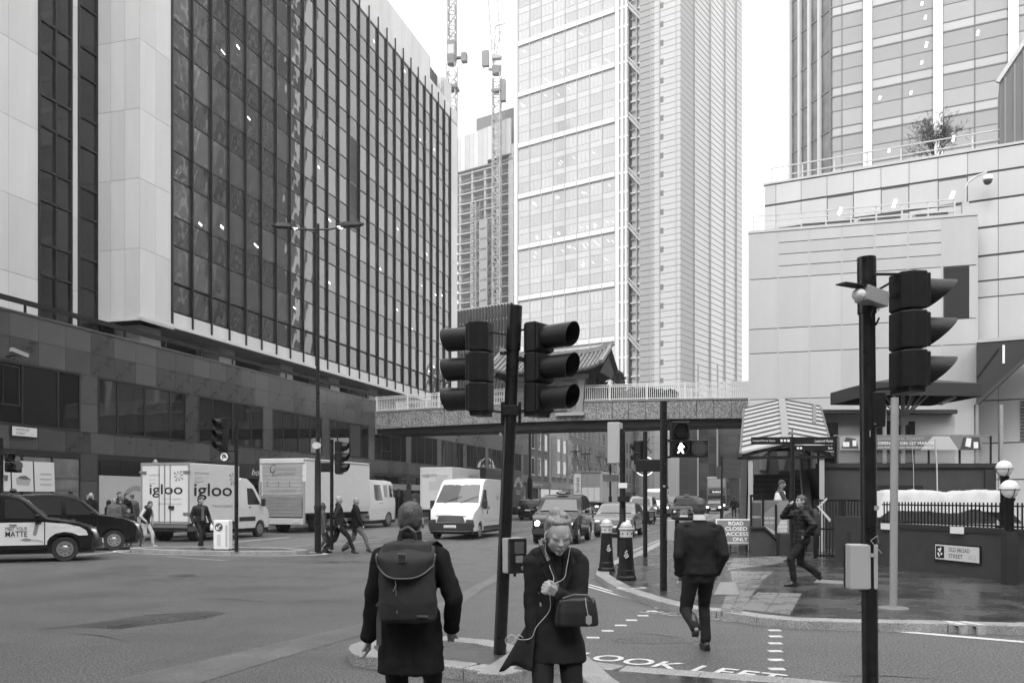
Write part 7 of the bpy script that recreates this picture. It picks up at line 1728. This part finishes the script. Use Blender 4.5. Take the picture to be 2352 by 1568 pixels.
    # ---- eyes and brows
    for sg in (-1, 1):
        if hair not in ('helmet', 'bun'):
            o = MB(); o.add([hp(sg*x, y, z) for x, y, z in ((.022,.088,.0085),(.031,.0895,.0095),(.040,.085,.008),(.040,.086,.005),(.031,.0905,.003),(.023,.089,.005))], [(0,1,2,3,4,5)])
            e = o.obj('eye', mat('eye_dark', .03, .3), rt, fixn=False); e.modifiers.new('t', 'SOLIDIFY').thickness = .003
            o = MB(); o.bar(hp(sg*.014,.094,.030), hp(sg*.032,.088,.035), .005, .006); o.bar(hp(sg*.032,.088,.035), hp(sg*.052,.074,.030), .005, .005); o.obj('eyebrow', M_HAIRB if hair in ('bun', 'long') else hairm, rt)
    MB().bar(hp(-.020,.0955,-.0652), hp(.020,.0955,-.0652), .003, .0022).obj('mouth', mat('lip_line', .10, .5), rt)
    # ---- trousers
    b = MB(); b.loft([ring(0,0,P.z-.12,.15*slim,.11), ring(0,0,P.z,.165*slim,.12), ring(0,.0,P.z+.13,.145*slim,.10)])
    for i, sg in ((0, -1), (1, 1)):
        cap(b, P + Vector((sg*.085, 0, -.04)), kn[i], .098*slim, .068*slim); cap(b, kn[i], an[i] + (kn[i]-an[i]).normalized()*.03, .066*slim, .052*(slim if slim < 1 else 1.08))
        cap(b, kn[i].lerp(an[i], .35) - Vector((0,.012,0)), kn[i].lerp(an[i], .6) , .062*slim, .05*slim)
    remesh(b, 'trousers', legm, rt, vox, 3, folds(.008 if slim >= 1 else .005, 9, 3.1, 1.3))
    # ---- shoes
    for i in (0, 1):
        tp = toes[i]; f = MB(); R_ = Matrix.Translation(an[i]) @ Matrix.Rotation(-tp, 4, 'X')
        s_ = MB(); s_.ball((0,.09,-.048), .046,.115,.034, 14, 8); s_.ball((0,-.03,-.035), .04,.05,.05, 12, 8); s_.ball((0,.02,-.03), .042,.08,.045, 12, 8)
        s_.box(-.036,.036,-.07,.0,-.085,-.05); s_.ball((0,.075,-.078), .042,.125,.012, 14, 6)
        f.add([R_ @ Vector(v) for v in s_.v], s_.f); remesh(f, 'shoe', shoem, rt, .009, 2)
    # ---- upper garment
    b = MB(); t_ = P.z; B_ = bulk; cz = [(hem - .0), (hem+.93)/2 if hem < .9 else None, None]
    rings = []
    zs_ = [hem + (t_+.10-hem)*q/4 for q in range(5)] if hem < t_ else [hem]
    for z in zs_:
        q = max(0, (t_+.1-z)); rings.append(ring(flare*q*.0, ly*.0, z, (.178+.06*q*(1+flare*3))*B_*(.93 if sw < .17 else 1), (.125+.07*q*(1+flare*3))*B_))
    S2 = sw/.185
    for (dz, rx, ry) in ((.18,.155,.118),(.30,.175,.13),(.40,.19,.13),(.46,.185,.112),(.505,.15,.088),(.535,.085,.07),(.57,.068,.066)):
        if t_+dz > hem: rings.append(ring(0, ly*(dz/.5)*.5, t_+dz, rx*B_*S2 if dz < .5 else rx, ry*B_))
    b.loft(rings)
    for i, sg in ((0, -1), (1, 1)):
        e_ = el[i]; w_ = wr[i] - (wr[i]-el[i]).normalized()*.015
        if top != 'vest' : cap(b, sh[i]+Vector((0,0,-.012)), e_, .072*B_, .058*B_); cap(b, e_, w_, .057*B_, .046*B_); b.tube(w_-(wr[i]-el[i]).normalized()*.03, w_+(wr[i]-el[i]).normalized()*.02, .047*B_, .050*B_, 12)
        b.ball(S + Vector((sg*sw*.62, 0, .01)), .08, .07, .045, 10, 8)
    if top in ('coat', 'puffer', 'jacket'): b.tube(HN - Vector((0,.02,.07)), HN + Vector((0,-.03,.03)), .075, .066, 14)
    if hood == 'down': b.ball(HN + Vector((0,-.085,.0)), .11, .06, .06, 12, 8)
    if hood == 'up': b.ball(hp(0,-.03,.015), .105,.115,.125, 16, 12); b.tube(HN - Vector((0,.02,.05)), hp(0,-.03,-.05), .10, .10, 12)
    dsp = kind_disp or (puffer() if top in ('puffer',) else folds(.009, 6.5, len(label)*.37))
    nm = {'coat': 'coat', 'puffer': 'jacket', 'jacket': 'jacket', 'suit': 'suit_jacket', 'vest': 'waistcoat', 'parka': 'parka'}[top]
    g_ = remesh(b, nm, topm, rt, vox, 3, dsp)
    if top == 'vest':
        b = MB()
        for i, sg in ((0, -1), (1, 1)): cap(b, sh[i], el[i], .062, .05); cap(b, el[i], wr[i], .05, .04)
        remesh(b, 'sleeves', sleeves or M_PALEC, rt, vox, 2, folds(.006, 9, 2))
    if hood == 'up':
        MB().ball((0,0,0), .06,.03,.075).obj('hood_shade', mat('hood_shadow', .02, .9), rt, smooth=True).matrix_local = HM @ Matrix.Translation((0,.075,-.01)) if False else Matrix.Translation(hp(0,.06,-.005));  # dark ball stands in for the shade inside the hood
    # ---- hair
    hb = MB()
    if hair == 'short': hb.ball((0,-.018,.028), .082,.098,.095, 18, 12); hb.ball((0,.03,.075), .055,.05,.035, 12, 8); hb.ball((0,-.03,-.005), .079,.08,.085, 16, 12)
    elif hair == 'fade': hb.ball((0,-.015,.036), .0805,.099,.086, 18, 12); hb.ball((0,.02,.088), .055,.065,.034, 14, 8); hb.ball((0,-.032,.0), .0785,.078,.088, 16, 12)
    elif hair == 'bun': hb.ball((0,-.036,.034), .083,.096,.098, 18, 12); hb.ball((0,.014,.094), .058,.046,.023, 14, 10); hb.ball((.01,-.055,.125), .048,.045,.034, 12, 8); hb.ball((-.025,-.02,.122), .034,.04,.022, 10, 8); hb.ball((.06,-.012,.075), .026,.04,.04, 12, 8); hb.ball((-.06,-.012,.075), .026,.04,.04, 12, 8); hb.ball((0,-.075,-.045), .05,.035,.05, 12, 8)
    elif hair == 'long': hb.ball((0,-.02,.025), .086,.098,.095, 18, 12); hb.loft([ring(0,-.06,z,.075,.05,14) for z in (-.16,-.05,.05)])
    elif hair == 'beanie': hb.ball((0,-.01,.035), .088,.10,.092, 18, 12)
    elif hair == 'helmet': hb.ball((0,-.01,.02), .115,.13,.125, 20, 14)
    elif hair == 'ring': hb.ball((0,-.035,-.012), .0805,.075,.05, 16, 10)
    if hb.v:
        q = MB(); q.add([hp(*v) for v in hb.v], hb.f)
        am = .0045 if hair in ('short', 'fade', 'bun', 'long', 'ring') else .002
        remesh(q, 'hat' if hair in ('beanie', 'helmet') else 'hair', hairm, rt, .0075 if vox < .012 else .012, 2, lambda c: am*N3(c.x*60, c.y*60, c.z*28) + am*.9*N3(c.x*25, c.y*25, c.z*14))
    rt['_']=0; del rt['_']
    return dict(root=rt, hp=hp, P=P, S=S, HN=HN, el=el, wr=wr, sh=sh, kn=kn, an=an, k=k)
def wpt(pn, v):      # person space -> world
    rt = pn['root']; M = Matrix.Translation(rt.location) @ Matrix.Rotation(rt.rotation_euler.z, 4, 'Z') @ Matrix.Scale(pn['k'], 4)
    return M @ Vector(v)
def strap_parts(o, pts, w, m, name='strap', t=.006):
    b = MB(); n = len(pts); pts = [Vector(p) for p in pts]
    for i, p in enumerate(pts):
        d = (pts[min(n-1, i+1)] - pts[max(0, i-1)]).normalized(); a = Vector((1, 0, 0)) - d*d.x; a = a.normalized()*w/2; q = d.cross(a).normalized()*t/2
        b.v += [tuple(p-a-q), tuple(p+a-q), tuple(p+a+q), tuple(p-a+q)]
    for i in range(n-1):
        for k in range(4): b.f.append((4*i+k, 4*i+(k+1) % 4, 4*i+4+(k+1) % 4, 4*i+4+k)); b.m.append(0)
    b.f += [(3, 2, 1, 0), (4*n-4, 4*n-3, 4*n-2, 4*n-1)]; b.m += [0, 0]
    return b.obj(name, m, o, smooth=False)
def backpack(pn, label, m, w=.3, h=.45, d=.16, y=-.16, z=1.08, x=0, group=None, detail=False):
    rt = pn['root']; o = empty('backpack', tuple(rt.location), rt.rotation_euler.z, None, label, 'backpack', group); o.scale = rt.scale
    M0 = Vector((x, y, z))
    b = MB(); b.loft([ring(x, y-d*.5, z-h*.5, w*.42, d*.40, 20, 3.2), ring(x, y-d*.52, z-h*.45, w*.5, d*.5, 20, 3.4), ring(x, y-d*.52, z-.05, w*.5, d*.55, 20, 3.2), ring(x, y-d*.48, z+h*.32, w*.47, d*.47, 20, 3), ring(x, y-d*.42, z+h*.5, w*.36, d*.33, 20, 2.6)])
    remesh(b, 'bag', m, o, .009 if detail else .014, 2, folds(.006, 9, 2))
    for sg in (-1, 1):
        pts = [Vector((x+sg*w*.28, y-.01, z+h*.42)), Vector((x+sg*w*.32, y+.09, z+h*.56)), Vector((x+sg*w*.36, y+.25, z+h*.45)), Vector((x+sg*w*.42, y+.27, z+.05)), Vector((x+sg*w*.5, y+.12, z-h*.3))]
        strap_parts(o, pts, .045, m)
    return o
deg = R
# --- nearest man, seen from behind with the backpack
bp1 = person('nearest man, seen from behind in a long black coat with a grey rucksack', (-.655, 5.62), deg(90-4), 1.745, feet=((-.09,-.22,.12),(.10,.28,.09)), toes=(-.3,0), hands=((-.285,.06,.80),(.255,.10,.865)), elb=((-1,-.5,0),(.6,-1,0)),
    top='coat', topm=M_WOOLB, hem=.60, legm=M_JEAN, hair='fade', hairm=M_HAIRB, vox=.0095, fingers={0: 'side'}, flare=.05, bulk=1.06, kind_disp=folds(.016, 6.5, 1.7), turn=deg(-4))
M_CANV = mat('rucksack_canvas', .042, .85, var=.22, scale=7, bump=.0012, bscale=160, spec=.15); M_CANVL = mat('rucksack_trim', .10, .6, var=.2, scale=9)
rk = empty('rucksack', tuple(bp1['root'].location), bp1['root'].rotation_euler.z, None, 'grey canvas rucksack with a buckled flap on the nearest man\'s back', 'rucksack'); rk.scale = bp1['root'].scale
b = MB(); y0 = -.13; rk.location.x += .02
b.loft([ring(.015,y0-.09,.955,.150,.075,24,3.4), ring(.015,y0-.105,.975,.172,.095,24,3.6), ring(.01,y0-.11,1.08,.178,.105,24,3.3), ring(.0,y0-.10,1.22,.172,.098,24,3.2), ring(0,y0-.085,1.36,.165,.085,24,3), ring(0,y0-.07,1.44,.15,.07,24,2.8)])
remesh(b, 'bag_body', M_CANV, rk, .0085, 2, folds(.009, 8, 5))
b = MB(); nn = 24; T = []
for j in range(9):
    t = j/8; row = []
    for i in range(nn+1):
        u = i/nn*2-1; wdt = .168 + .012*math.sin(t*3); drop = 1.475 - .22*t - .03*t*(1-u*u) + .012*u*u*(1-t)*-3
        zz_ = 1.47 - .235*t*(1-.30*abs(u)**3) - .05*(u*u)*(1-t); yy_ = y0 - .015 - .225*min(1, t*1.9)**.75*(1-.38*abs(u)**3.2); 
        row.append((u*wdt, yy_ - .012*math.sin(u*4+t*2)*t, zz_))
    T.append(row)
for row in T: b.v += row
for j in range(8):
    for i in range(nn): a = j*(nn+1)+i; b.f.append((a, a+1, a+nn+2, a+nn+1)); b.m.append(0)
o = b.obj('flap', M_CANV, rk, smooth=True); s_ = o.modifiers.new('t', 'SOLIDIFY'); s_.thickness = .008; o.modifiers.new('s', 'SUBSURF').levels = 1
b = MB(); e_ = [Vector(p) + Vector((0,-.006,0)) for p in T[8]] 
e_ = [Vector(T[j][0])+Vector((-.002,-.004,0)) for j in range(3, 9)] + e_[1:-1] + [Vector(T[j][nn])+Vector((.002,-.004,0)) for j in range(8, 2, -1)]
for a_, c_ in zip(e_, e_[1:]): b.tube(a_, c_, .006, n=6)
b.obj('flap_piping', M_CANVL, rk)
q = T[5][12]; MB().box(-.028,.028,q[1]-.012,q[1]-.004,1.335,1.388).obj('label_patch', M_CANVL, rk, bevel=.003); MB().box(-.021,.021,q[1]-.0145,q[1]-.012,1.343,1.380).obj('patch_mark', M_CANV, rk)
MB().path([Vector((-.055,y0-.03,1.46)), Vector((-.05,y0-.06,1.515)), Vector((0,y0-.065,1.54)), Vector((.04,y0-.06,1.51)), Vector((.045,y0-.03,1.46))], .010, 8).obj('grab_handle', M_CANVL, rk)
strap_parts(rk, [Vector((.08,y0-.02,1.41)), Vector((.11,y0+.03,1.435)), Vector((.13,y0+.10,1.445)), Vector((.15,y0+.20,1.41)), Vector((.17,y0+.27,1.2))], .06, M_CANV); strap_parts(rk, [Vector((-.10,y0+.0,1.41)), Vector((-.13,y0+.08,1.435)), Vector((-.15,y0+.20,1.41)), Vector((-.17,y0+.27,1.2))], .055, M_CANV)
strap_parts(rk, [Vector((-.175,y0-.06,1.06)), Vector((-.188,y0-.05,.95)), Vector((-.185,y0-.06,.80))], .03, M_CANVL, 'loose_strap', .008); strap_parts(rk, [Vector((-.16,y0-.14,1.08)), Vector((-.19,y0-.08,1.05)), Vector((-.17,y0,1.03))], .02, M_CANVL, 'side_strap')
MB().tube((-.05,y0-.204,1.22),(-.04,y0-.205,1.02),.002).bar((-.045,y0-.21,1.20),(-.062,y0-.212,1.155),.012,.004).obj('zip', mat('zip_metal', .5, .35, .5), rk)
MB().box(.085,.15,y0-.222,y0-.205,1.0,1.01).obj('side_label', M_CANVL, rk)
# collar turned up
MB().lathe([(.078,-.04),(.074,.035),(.066,.035),(.068,-.04)], 20).obj('collar', M_WOOLC, bp1['root'], auto=40).location = bp1['HN'] + Vector((0,-.012,.0))
# --- woman with the earphones
wm = person('woman in a dark coat looking down while holding her white earphone cable', (.27, 5.4), deg(-90+3), 1.70, feet=((-.085,.02,.09),(.10,.30,.10)), hands=((.02,.245,1.19),(.15,.07,.865)), elb=((-.6,-.5,-.6),(.25,-1,0)),
    top='coat', topm=M_WOOLC, hem=.74, legm=M_JEAN, hair='bun', hairm=M_HAIRL, sw=.148, vox=.0095, skin=mat('skin_fair', .40, .55, var=.04, scale=20), fingers={0: 'fist'}, flare=.95, bulk=.90, nod=.24, turn=deg(8), slim=.86, lean=.03, armw=.92, kind_disp=folds(.014, 6.5, 9.3))
rt = wm['root']; hp = wm['hp']
# dark top in the open neck, lapels, front edge
MB().prism_y([(-.035,0),(.035,0),(.045,.20),(.0,.23),(-.045,.20)], -.004, .004).obj('top', M_DARK, rt).matrix_local = Matrix.Translation((0,.128,1.20)) @ Matrix.Rotation(R(14), 4, 'X')
for sg in (-1, 1):
    pts = [Vector((sg*.050,.085,1.475)), Vector((sg*.085,.105,1.43)), Vector((sg*.115,.125,1.37)), Vector((sg*.085,.135,1.355)), Vector((sg*.10,.137,1.33)), Vector((sg*.012,.15,1.12)), Vector((sg*.028,.14,1.30)), Vector((sg*.040,.125,1.40))]
    b = MB(); n = len(pts); b.add(pts + [p - Vector((0,.012,0)) for p in pts], [tuple(range(n)), tuple(range(2*n-1, n-1, -1))] + [(i, (i+1) % n, (i+1) % n+n, i+n) for i in range(n)]); b.obj('lapel', M_WOOLC, rt)
# swung coat panel, viewer's left
b = MB(); rows = []
for j in range(10):
    t = j/9; z = 1.02 - .27*t - .05*t*t; 
    for i in range(9):
        u = i/8; b.v.append((.14 + (.20*t**1.2)*u + .02*t, .12 - .26*u + .04*math.sin(u*9)*t + .06*t, z - .05*u*t + .03*t*math.sin(u*3)))
for j in range(9):
    for i in range(8): a = j*9+i; b.f.append((a, a+1, a+10, a+9)); b.m.append(0)
o = b.obj('coat_skirt', M_WOOLC, rt, smooth=True); s_ = o.modifiers.new('t', 'SOLIDIFY'); s_.thickness = .01
for z in (1.10, 1.0): MB().lathe([(.011,0),(.011,.004)], 12, (.03,.158,z), 'y').obj('button', M_BLK, rt)
# face details
for sg in (-1, 1):
    pts = [hp(sg*.015,.0925,.0055), hp(sg*.024,.0955,.002), hp(sg*.034,.0945,.0015), hp(sg*.046,.088,.0055)]
    b = MB()
    for a_, c_ in zip(pts, pts[1:]): b.tube(a_, c_, .0017, n=6)
    b.obj('eyelashes', mat('lash', .02, .6), rt)
b = MB(); b.ball(hp(0,.0975,-.0605), .019,.006,.005, 12, 8); b.ball(hp(0,.0965,-.0705), .016,.006,.006, 12, 8); b.obj('lips', mat('lips', .20, .4), rt, smooth=True)
# loose hair strands
b = MB(); rnd = random.Random(2)
for k in range(60):
    a = rnd.uniform(-1.5, 1.5); x = .07*math.sin(a); p0 = hp(x*.9, .055*math.cos(a)-.01, .10-.015*abs(x)*10); p1 = hp(x*1.12, -.05+rnd.uniform(-.02,.02), .118-.3*abs(x)); p2 = hp(x*.6+rnd.uniform(-.03,.03), -.11, .07+rnd.uniform(-.03,.03))
    b.tube(p0, p1, .0022, n=4, cap=False); b.tube(p1, p2, .0022, .001, n=4, cap=False)
for k in range(14):
    sg = rnd.choice((-1, 1)); p0 = hp(sg*.070,.035,.06); p1 = hp(sg*(.080+rnd.random()*.008), .02+rnd.random()*.03, .0); p2 = hp(sg*(.078+rnd.random()*.01), .01, -.05-rnd.random()*.03); b.tube(p0, p1, .0012, n=4, cap=False); b.tube(p1, p2, .0012, .0006, n=4, cap=False)
b.obj('hair_strands', M_HAIRL, rt, kind='stuff', fixn=False)
M_CAB = mat('white_cable', .6, .4)
ep = empty('earphones', tuple(rt.location), rt.rotation_euler.z, None, 'white earphones with a trailing cable held by the woman', 'earphones'); ep.scale = rt.scale
hd_ = wm['wr'][0] + (wm['wr'][0]-wm['el'][0]).normalized()*.07
eL, eR = hp(-.082,.012,-.02), hp(.082,.012,-.02)
def curve_pts(ps, n=6):
    o = []
    for i in range(len(ps)-1):
        a_, b_, c_, d_ = ps[max(0,i-1)], ps[i], ps[i+1], ps[min(len(ps)-1,i+2)]
        for k in range(n):
            t = k/n; o.append(.5*((2*b_) + (c_-a_)*t + (2*a_-5*b_+4*c_-d_)*t*t + (3*b_-a_-3*c_+d_)*t**3))
    return o + [ps[-1]]
for e in (eL, eR): MB().ball(e, .009, .009, .009, 8, 6).tube(e, e+Vector((0,.01,-.025)), .004, n=6).obj('earbud', M_CAB, ep, smooth=True)
b = MB()
for e, sg in ((eL, -1), (eR, 1)):
    pts = curve_pts([e, Vector((sg*.075,.13,1.44)), Vector((sg*.052,.165,1.34)), Vector((sg*.03,.19,1.27)), hd_+Vector((0,.02,.03))])
    for a_, c_ in zip(pts, pts[1:]): b.tube(a_, c_, .0022, n=6)
pts = curve_pts([hd_+Vector((0,.02,-.02)), Vector((.06,.22,1.08)), Vector((.14,.22,.98)), Vector((.17,.2,.91)), Vector((.24,.2,.90)), Vector((.29,.2,.93)), Vector((.33,.2,.90)), Vector((.31,.2,.86)), Vector((.27,.2,.90)), Vector((.25,.2,.93)), Vector((.22,.2,.91))])
for a_, c_ in zip(pts, pts[1:]): b.tube(a_, c_, .0024, n=6)
b.obj('cable', M_CAB, ep, smooth=True)
hbg = empty('handbag', tuple(rt.location), rt.rotation_euler.z, None, 'black leather shoulder bag with a pale tag hanging in front of the woman', 'handbag'); hbg.scale = rt.scale
M_LEA = mat('bag_leather', .02, .3, var=.2, scale=12, bump=.0008, bscale=120)
b = MB(); bx0 = -.105
b.loft([ring(bx0,.215,.985,.128,.058,24,4.5), ring(bx0,.215,1.0,.137,.066,24,4.5), ring(bx0,.212,1.07,.132,.062,24,4.2), ring(bx0,.21,1.145,.118,.045,24,4), ring(bx0,.21,1.16,.105,.034,24,4)]); remesh(b, 'bag_body', M_LEA, hbg, .007, 2)
MB().path([Vector((bx0-.09,.25,1.15)), Vector((bx0-.06,.255,1.175)), Vector((bx0+.02,.255,1.178)), Vector((bx0+.09,.25,1.155))], .007, 8).obj('handle', mat('bag_handle', .10, .4), hbg)
MB().path([Vector((bx0-.05,.262,1.16)), Vector((bx0-.055,.285,1.10)), Vector((bx0-.065,.287,1.05))], .0035, 6).obj('tag_cord', mat('tag_pale', .35, .4), hbg)
MB().prism_y([(-.018,0),(.0,-.012),(.018,0),(.018,.04),(0,.05),(-.018,.04)], -.002, .002).obj('tag', mat('tag_pale', .35, .4), hbg).location = (bx0-.068,.288,1.01)
for x in (-.1,.1): MB().tube((bx0+x,.245,1.125),(bx0+x,.245,1.15),.007).obj('ring', M_STEEL, hbg)
strap_parts(hbg, [Vector((bx0+.11,.235,1.14)), Vector((.01,.17,1.25)), Vector((.06,.155,1.38)), Vector((.10,.10,1.47)), Vector((.10,.0,1.50)), Vector((.08,-.12,1.42)), Vector((-.05,-.14,1.2))], .022, M_LEA)
# --- man in the suit
sm = person('man in a black suit walking away with both hands in his trouser pockets', (2.09, 9.72), deg(90+3), 1.76, feet=((-.115,-.30,.30),(.10,.10,.09)), toes=(-1.15,0), hands=((-.205,.06,.865),(.205,.06,.865)), elb=((-.4,-1,0),(.4,-1,0)),
    top='suit', topm=M_SUIT, hem=.86, legm=M_SUIT, hair='fade', hairm=M_HAIRB, vox=.011, bulk=1.05, sw=.205, kind_disp=folds(.012, 6.5, 4.2), turn=deg(-6))
MB().lathe([(.071,-.03),(.066,.03),(.060,.03),(.062,-.03)], 20).obj('shirt_collar', M_WHT, sm['root'], auto=40).location = sm['HN'] + Vector((0,-.008,.012))
# --- man walking left on the pavement
wk = person('man in a dark quilted jacket walking left with his hand at his mouth', (5.26, 15.8), deg(180), 1.70, z0=.12, feet=((-.09,.17,.09),(.08,-.36,.20)), toes=(.1,-.7), hands=((-.22,.02,.95),(.10,.19,1.50)), elb=((-1,-.8,0),(.6,.3,-1)),
    top='puffer', topm=M_NYL, hem=.80, legm=M_JEAN, hair='short', hairm=M_HAIRB, vox=.012, bulk=1.08, turn=deg(14))
backpack(wk, 'soft black backpack on the man walking left past the stair', mat('backpack_black', .03, .6, var=.2, scale=8), .30, .50, .17, -.15, 1.18)
# --- steward in the reflective waistcoat
hv = person('worker in a white reflective waistcoat and hood standing on the stair', (7.83, 25.6), deg(-10), 1.74, z0=.50, hands=((-.26,.15,.85),(.22,.30,.86)), elb=((-1,-.5,0),(1,-.6,0)), top='puffer', topm=M_MIDC, hem=.84, hair='beanie', hairm=M_MIDC, vox=.016, bulk=1.0, skin=M_SKIND, lean=.12)
b = MB(); t_ = hv['P'].z; b.loft([ring(0,.0,.80,.205,.155), ring(0,.01,1.0,.185,.15), ring(0,.04,1.2,.20,.155), ring(0,.06,1.36,.205,.14), ring(0,.065,1.42,.17,.105)]); remesh(b, 'waistcoat', mat('vest_white', .8, .5), hv['root'], .014, 2, folds(.006, 7, 3))
for z in (.93, 1.12): MB().loft([ring(0,.0+(z-.9)*.12,z,.205,.163), ring(0,.0+(z-.9)*.12,z+.05,.205,.163)]).obj('reflective_band', mat('band_grey', .28, .3), hv['root'], smooth=True)
# --- far pair
for (px, Y, lab, fc) in ((1686, 70, 'distant person in black with a shoulder bag, left of the pair by the bus stop', 80), (1704, 69, 'distant person in black, right of the pair by the bus stop', 100)):
    q = person(lab, ((px-CX)/F*Y, Y), deg(fc), 1.76, z0=.12, feet=((-.1,.22,.09),(.1,-.22,.1)), hands=((-.28,.1,.82),(.28,-.05,.82)), top='puffer', topm=M_NYL, hem=.76, vox=.03, group='pedestrians on the pavements')
    if px == 1704: backpack(q, 'dark rucksack on the distant right hand person', M_NYL, .3, .45, .16)
# --- left side crowd
q = person('man in a dark puffer jacket and jeans crossing with a white bottle', ((460-CX)/F*29.0, 29.0), deg(-42), 1.80, feet=((-.1,-.24,.12),(.1,.28,.09)), toes=(-.4,.1), hands=((-.33,.08,.84),(.27,.08,.84)), top='puffer', topm=M_NYL, hem=.86, vox=.018, bulk=1.12, turn=deg(30))
MB().prism_y([(-.05,0),(.05,0),(.05,.45),(-.05,.45)], .155, .165).obj('shirt_front', M_GREYC, q['root']).location = (0, 0, .93)
bt = tag(MB().lathe([(.05,0),(.055,.02),(.055,.16),(.02,.2),(.02,.24)], 12).obj('bottle', M_WHT, None, smooth=True), 'white plastic bottle held by the man crossing in the puffer jacket', 'bottle'); bt.location = wpt(q, (.32,.0,.80)) if False else wpt(q, (-.33,.12,.60))
q = person('woman in a dark gilet and white trousers stepping off the kerb beside the lorry', ((334-CX)/F*30.2, 30.2), deg(-20), 1.66, feet=((-.09,.26,.09),(.09,-.12,.09)), hands=((-.25,.10,.88),(.22,.22,.95)), elb=((-1,-.6,0),(1,-.5,0)), top='vest', topm=M_NYL, hem=.86, legm=M_PALEC, hair='short', vox=.018, lean=.22, nod=.10, shoem=M_SHOEW, sleeves=M_PALEC, hood='down', sw=.16)
q = person('boy in a dark padded coat at the kerb behind the black taxi', ((296-CX)/F*31.2, 31.2), deg(-70), 1.36, feet=((-.09,.05,.09),(.1,-.1,.09)), top='puffer', topm=M_NYL, hem=.76, vox=.018, hood='down', sw=.17)
crowd = [(262, 33.0, 1.60, 'fair haired girl in a scarf standing behind the boy at the kerb', 'long', M_HAIRL, 'parka', M_GREYC, -60, None), (278, 33.4, 1.58, 'person in a fur trimmed hood between the girl and the boy', 'none', M_HAIRD, 'parka', M_MIDC, -80, 'up'),
         (274, 34.6, 1.84, 'dark haired man at the back of the group on the pavement', 'short', M_HAIRD, 'puffer', M_NYL, -30, None), (290, 34.2, 1.78, 'man in glasses facing right at the back of the kerb group', 'short', M_HAIRD, 'jacket', M_WOOLB, -20, None), (303, 34.8, 1.76, 'person in a grey hood seen from behind beside the lorry doors', 'beanie', M_GREYC, 'parka', M_GREYC, 100, None),
         (250, 33.6, 1.50, 'small person in a dark hooded coat at the left of the kerb group', 'none', M_HAIRD, 'parka', M_WOOLC, 60, 'up')]
for (px, Y, h_, lab, hr, hm_, tp, tm, fc, hd) in crowd:
    person(lab, ((px-CX)/F*Y, Y), deg(fc), h_, z0=.12 if Y > 33.1 else .12, feet=((-.1,.05,.09),(.1,-.05,.09)), top=tp, topm=tm, hem=.72, hair=hr, hairm=hm_, vox=.02, hood=hd, group='people waiting at the kerb')
person('bald man in a dark coat seen from behind by the granite pillar', ((208-CX)/F*33.0, 33.0), deg(95), 1.80, z0=.12, top='coat', topm=M_WOOLB, hem=.66, hair='ring', hairm=M_HAIRG, vox=.018, turn=deg(25))
# --- three crossing on the refuge
person('short person in a grey hooded parka crossing the refuge', ((741-CX)/F*26.9, 26.9), deg(20), 1.58, feet=((-.1,.15,.09),(.1,-.17,.10)), top='parka', topm=mat('parka_grey', .075, .85, var=.2, scale=7), hem=.66, legm=M_MIDC, hair='none', vox=.016, hood='up', flare=.15, shoem=M_SHOE)
person('tall man in a black coat striding right across the refuge', ((778-CX)/F*26.8, 26.8), deg(12), 1.86, feet=((-.09,-.42,.14),(.1,.42,.10)), toes=(-.6,.3), hands=((-.28,.22,.86),(.26,-.02,.84)), top='coat', topm=M_WOOLC, hem=.74, hair='short', hairm=M_HAIRG, vox=.016, turn=deg(40))
person('older grey haired man in a dark anorak and pale trousers walking right', ((817-CX)/F*27.4, 27.4), deg(8), 1.80, feet=((-.09,-.38,.12),(.1,.40,.10)), toes=(-.5,.3), hands=((-.30,.05,.80),(.28,.22,.82)), top='jacket', topm=M_WOOLB, hem=.74, legm=mat('trousers_grey', .13, .8, var=.2, scale=8, bump=.003, bscale=30), hair='short', hairm=M_HAIRG, vox=.016, bulk=1.1, turn=deg(50))
q = person('man in black with a rucksack half hidden behind the nearest man\'s head', ((952-CX)/F*27.5, 27.5), deg(80), 1.72, feet=((-.1,.2,.09),(.1,-.2,.1)), top='puffer', topm=M_NYL, hem=.74, vox=.02)
backpack(q, 'black rucksack half hidden behind the nearest man\'s head', M_NYL, .32, .46, .2, -.16, 1.2, x=.05)
bpy.data.scenes.remove(TS)

# ================================================================ thin rain haze
hz = MB().box(-400, 400, -80, 420, -1, 215).obj('haze', mat('haze_tmp', .8), None)
hm_ = bpy.data.materials.new('haze_air'); hm_.use_nodes = True; hn = hm_.node_tree; hn.nodes.clear()
pv_ = hn.nodes.new('ShaderNodeVolumePrincipled'); pv_.inputs['Color'].default_value = (.95, .95, .95, 1); pv_.inputs['Density'].default_value = 0.00045; pv_.inputs['Anisotropy'].default_value = 0.2
ho = hn.nodes.new('ShaderNodeOutputMaterial'); hn.links.new(pv_.outputs[0], ho.inputs['Volume'])
hz.data.materials.clear(); hz.data.materials.append(hm_); hz['kind'] = 'stuff'
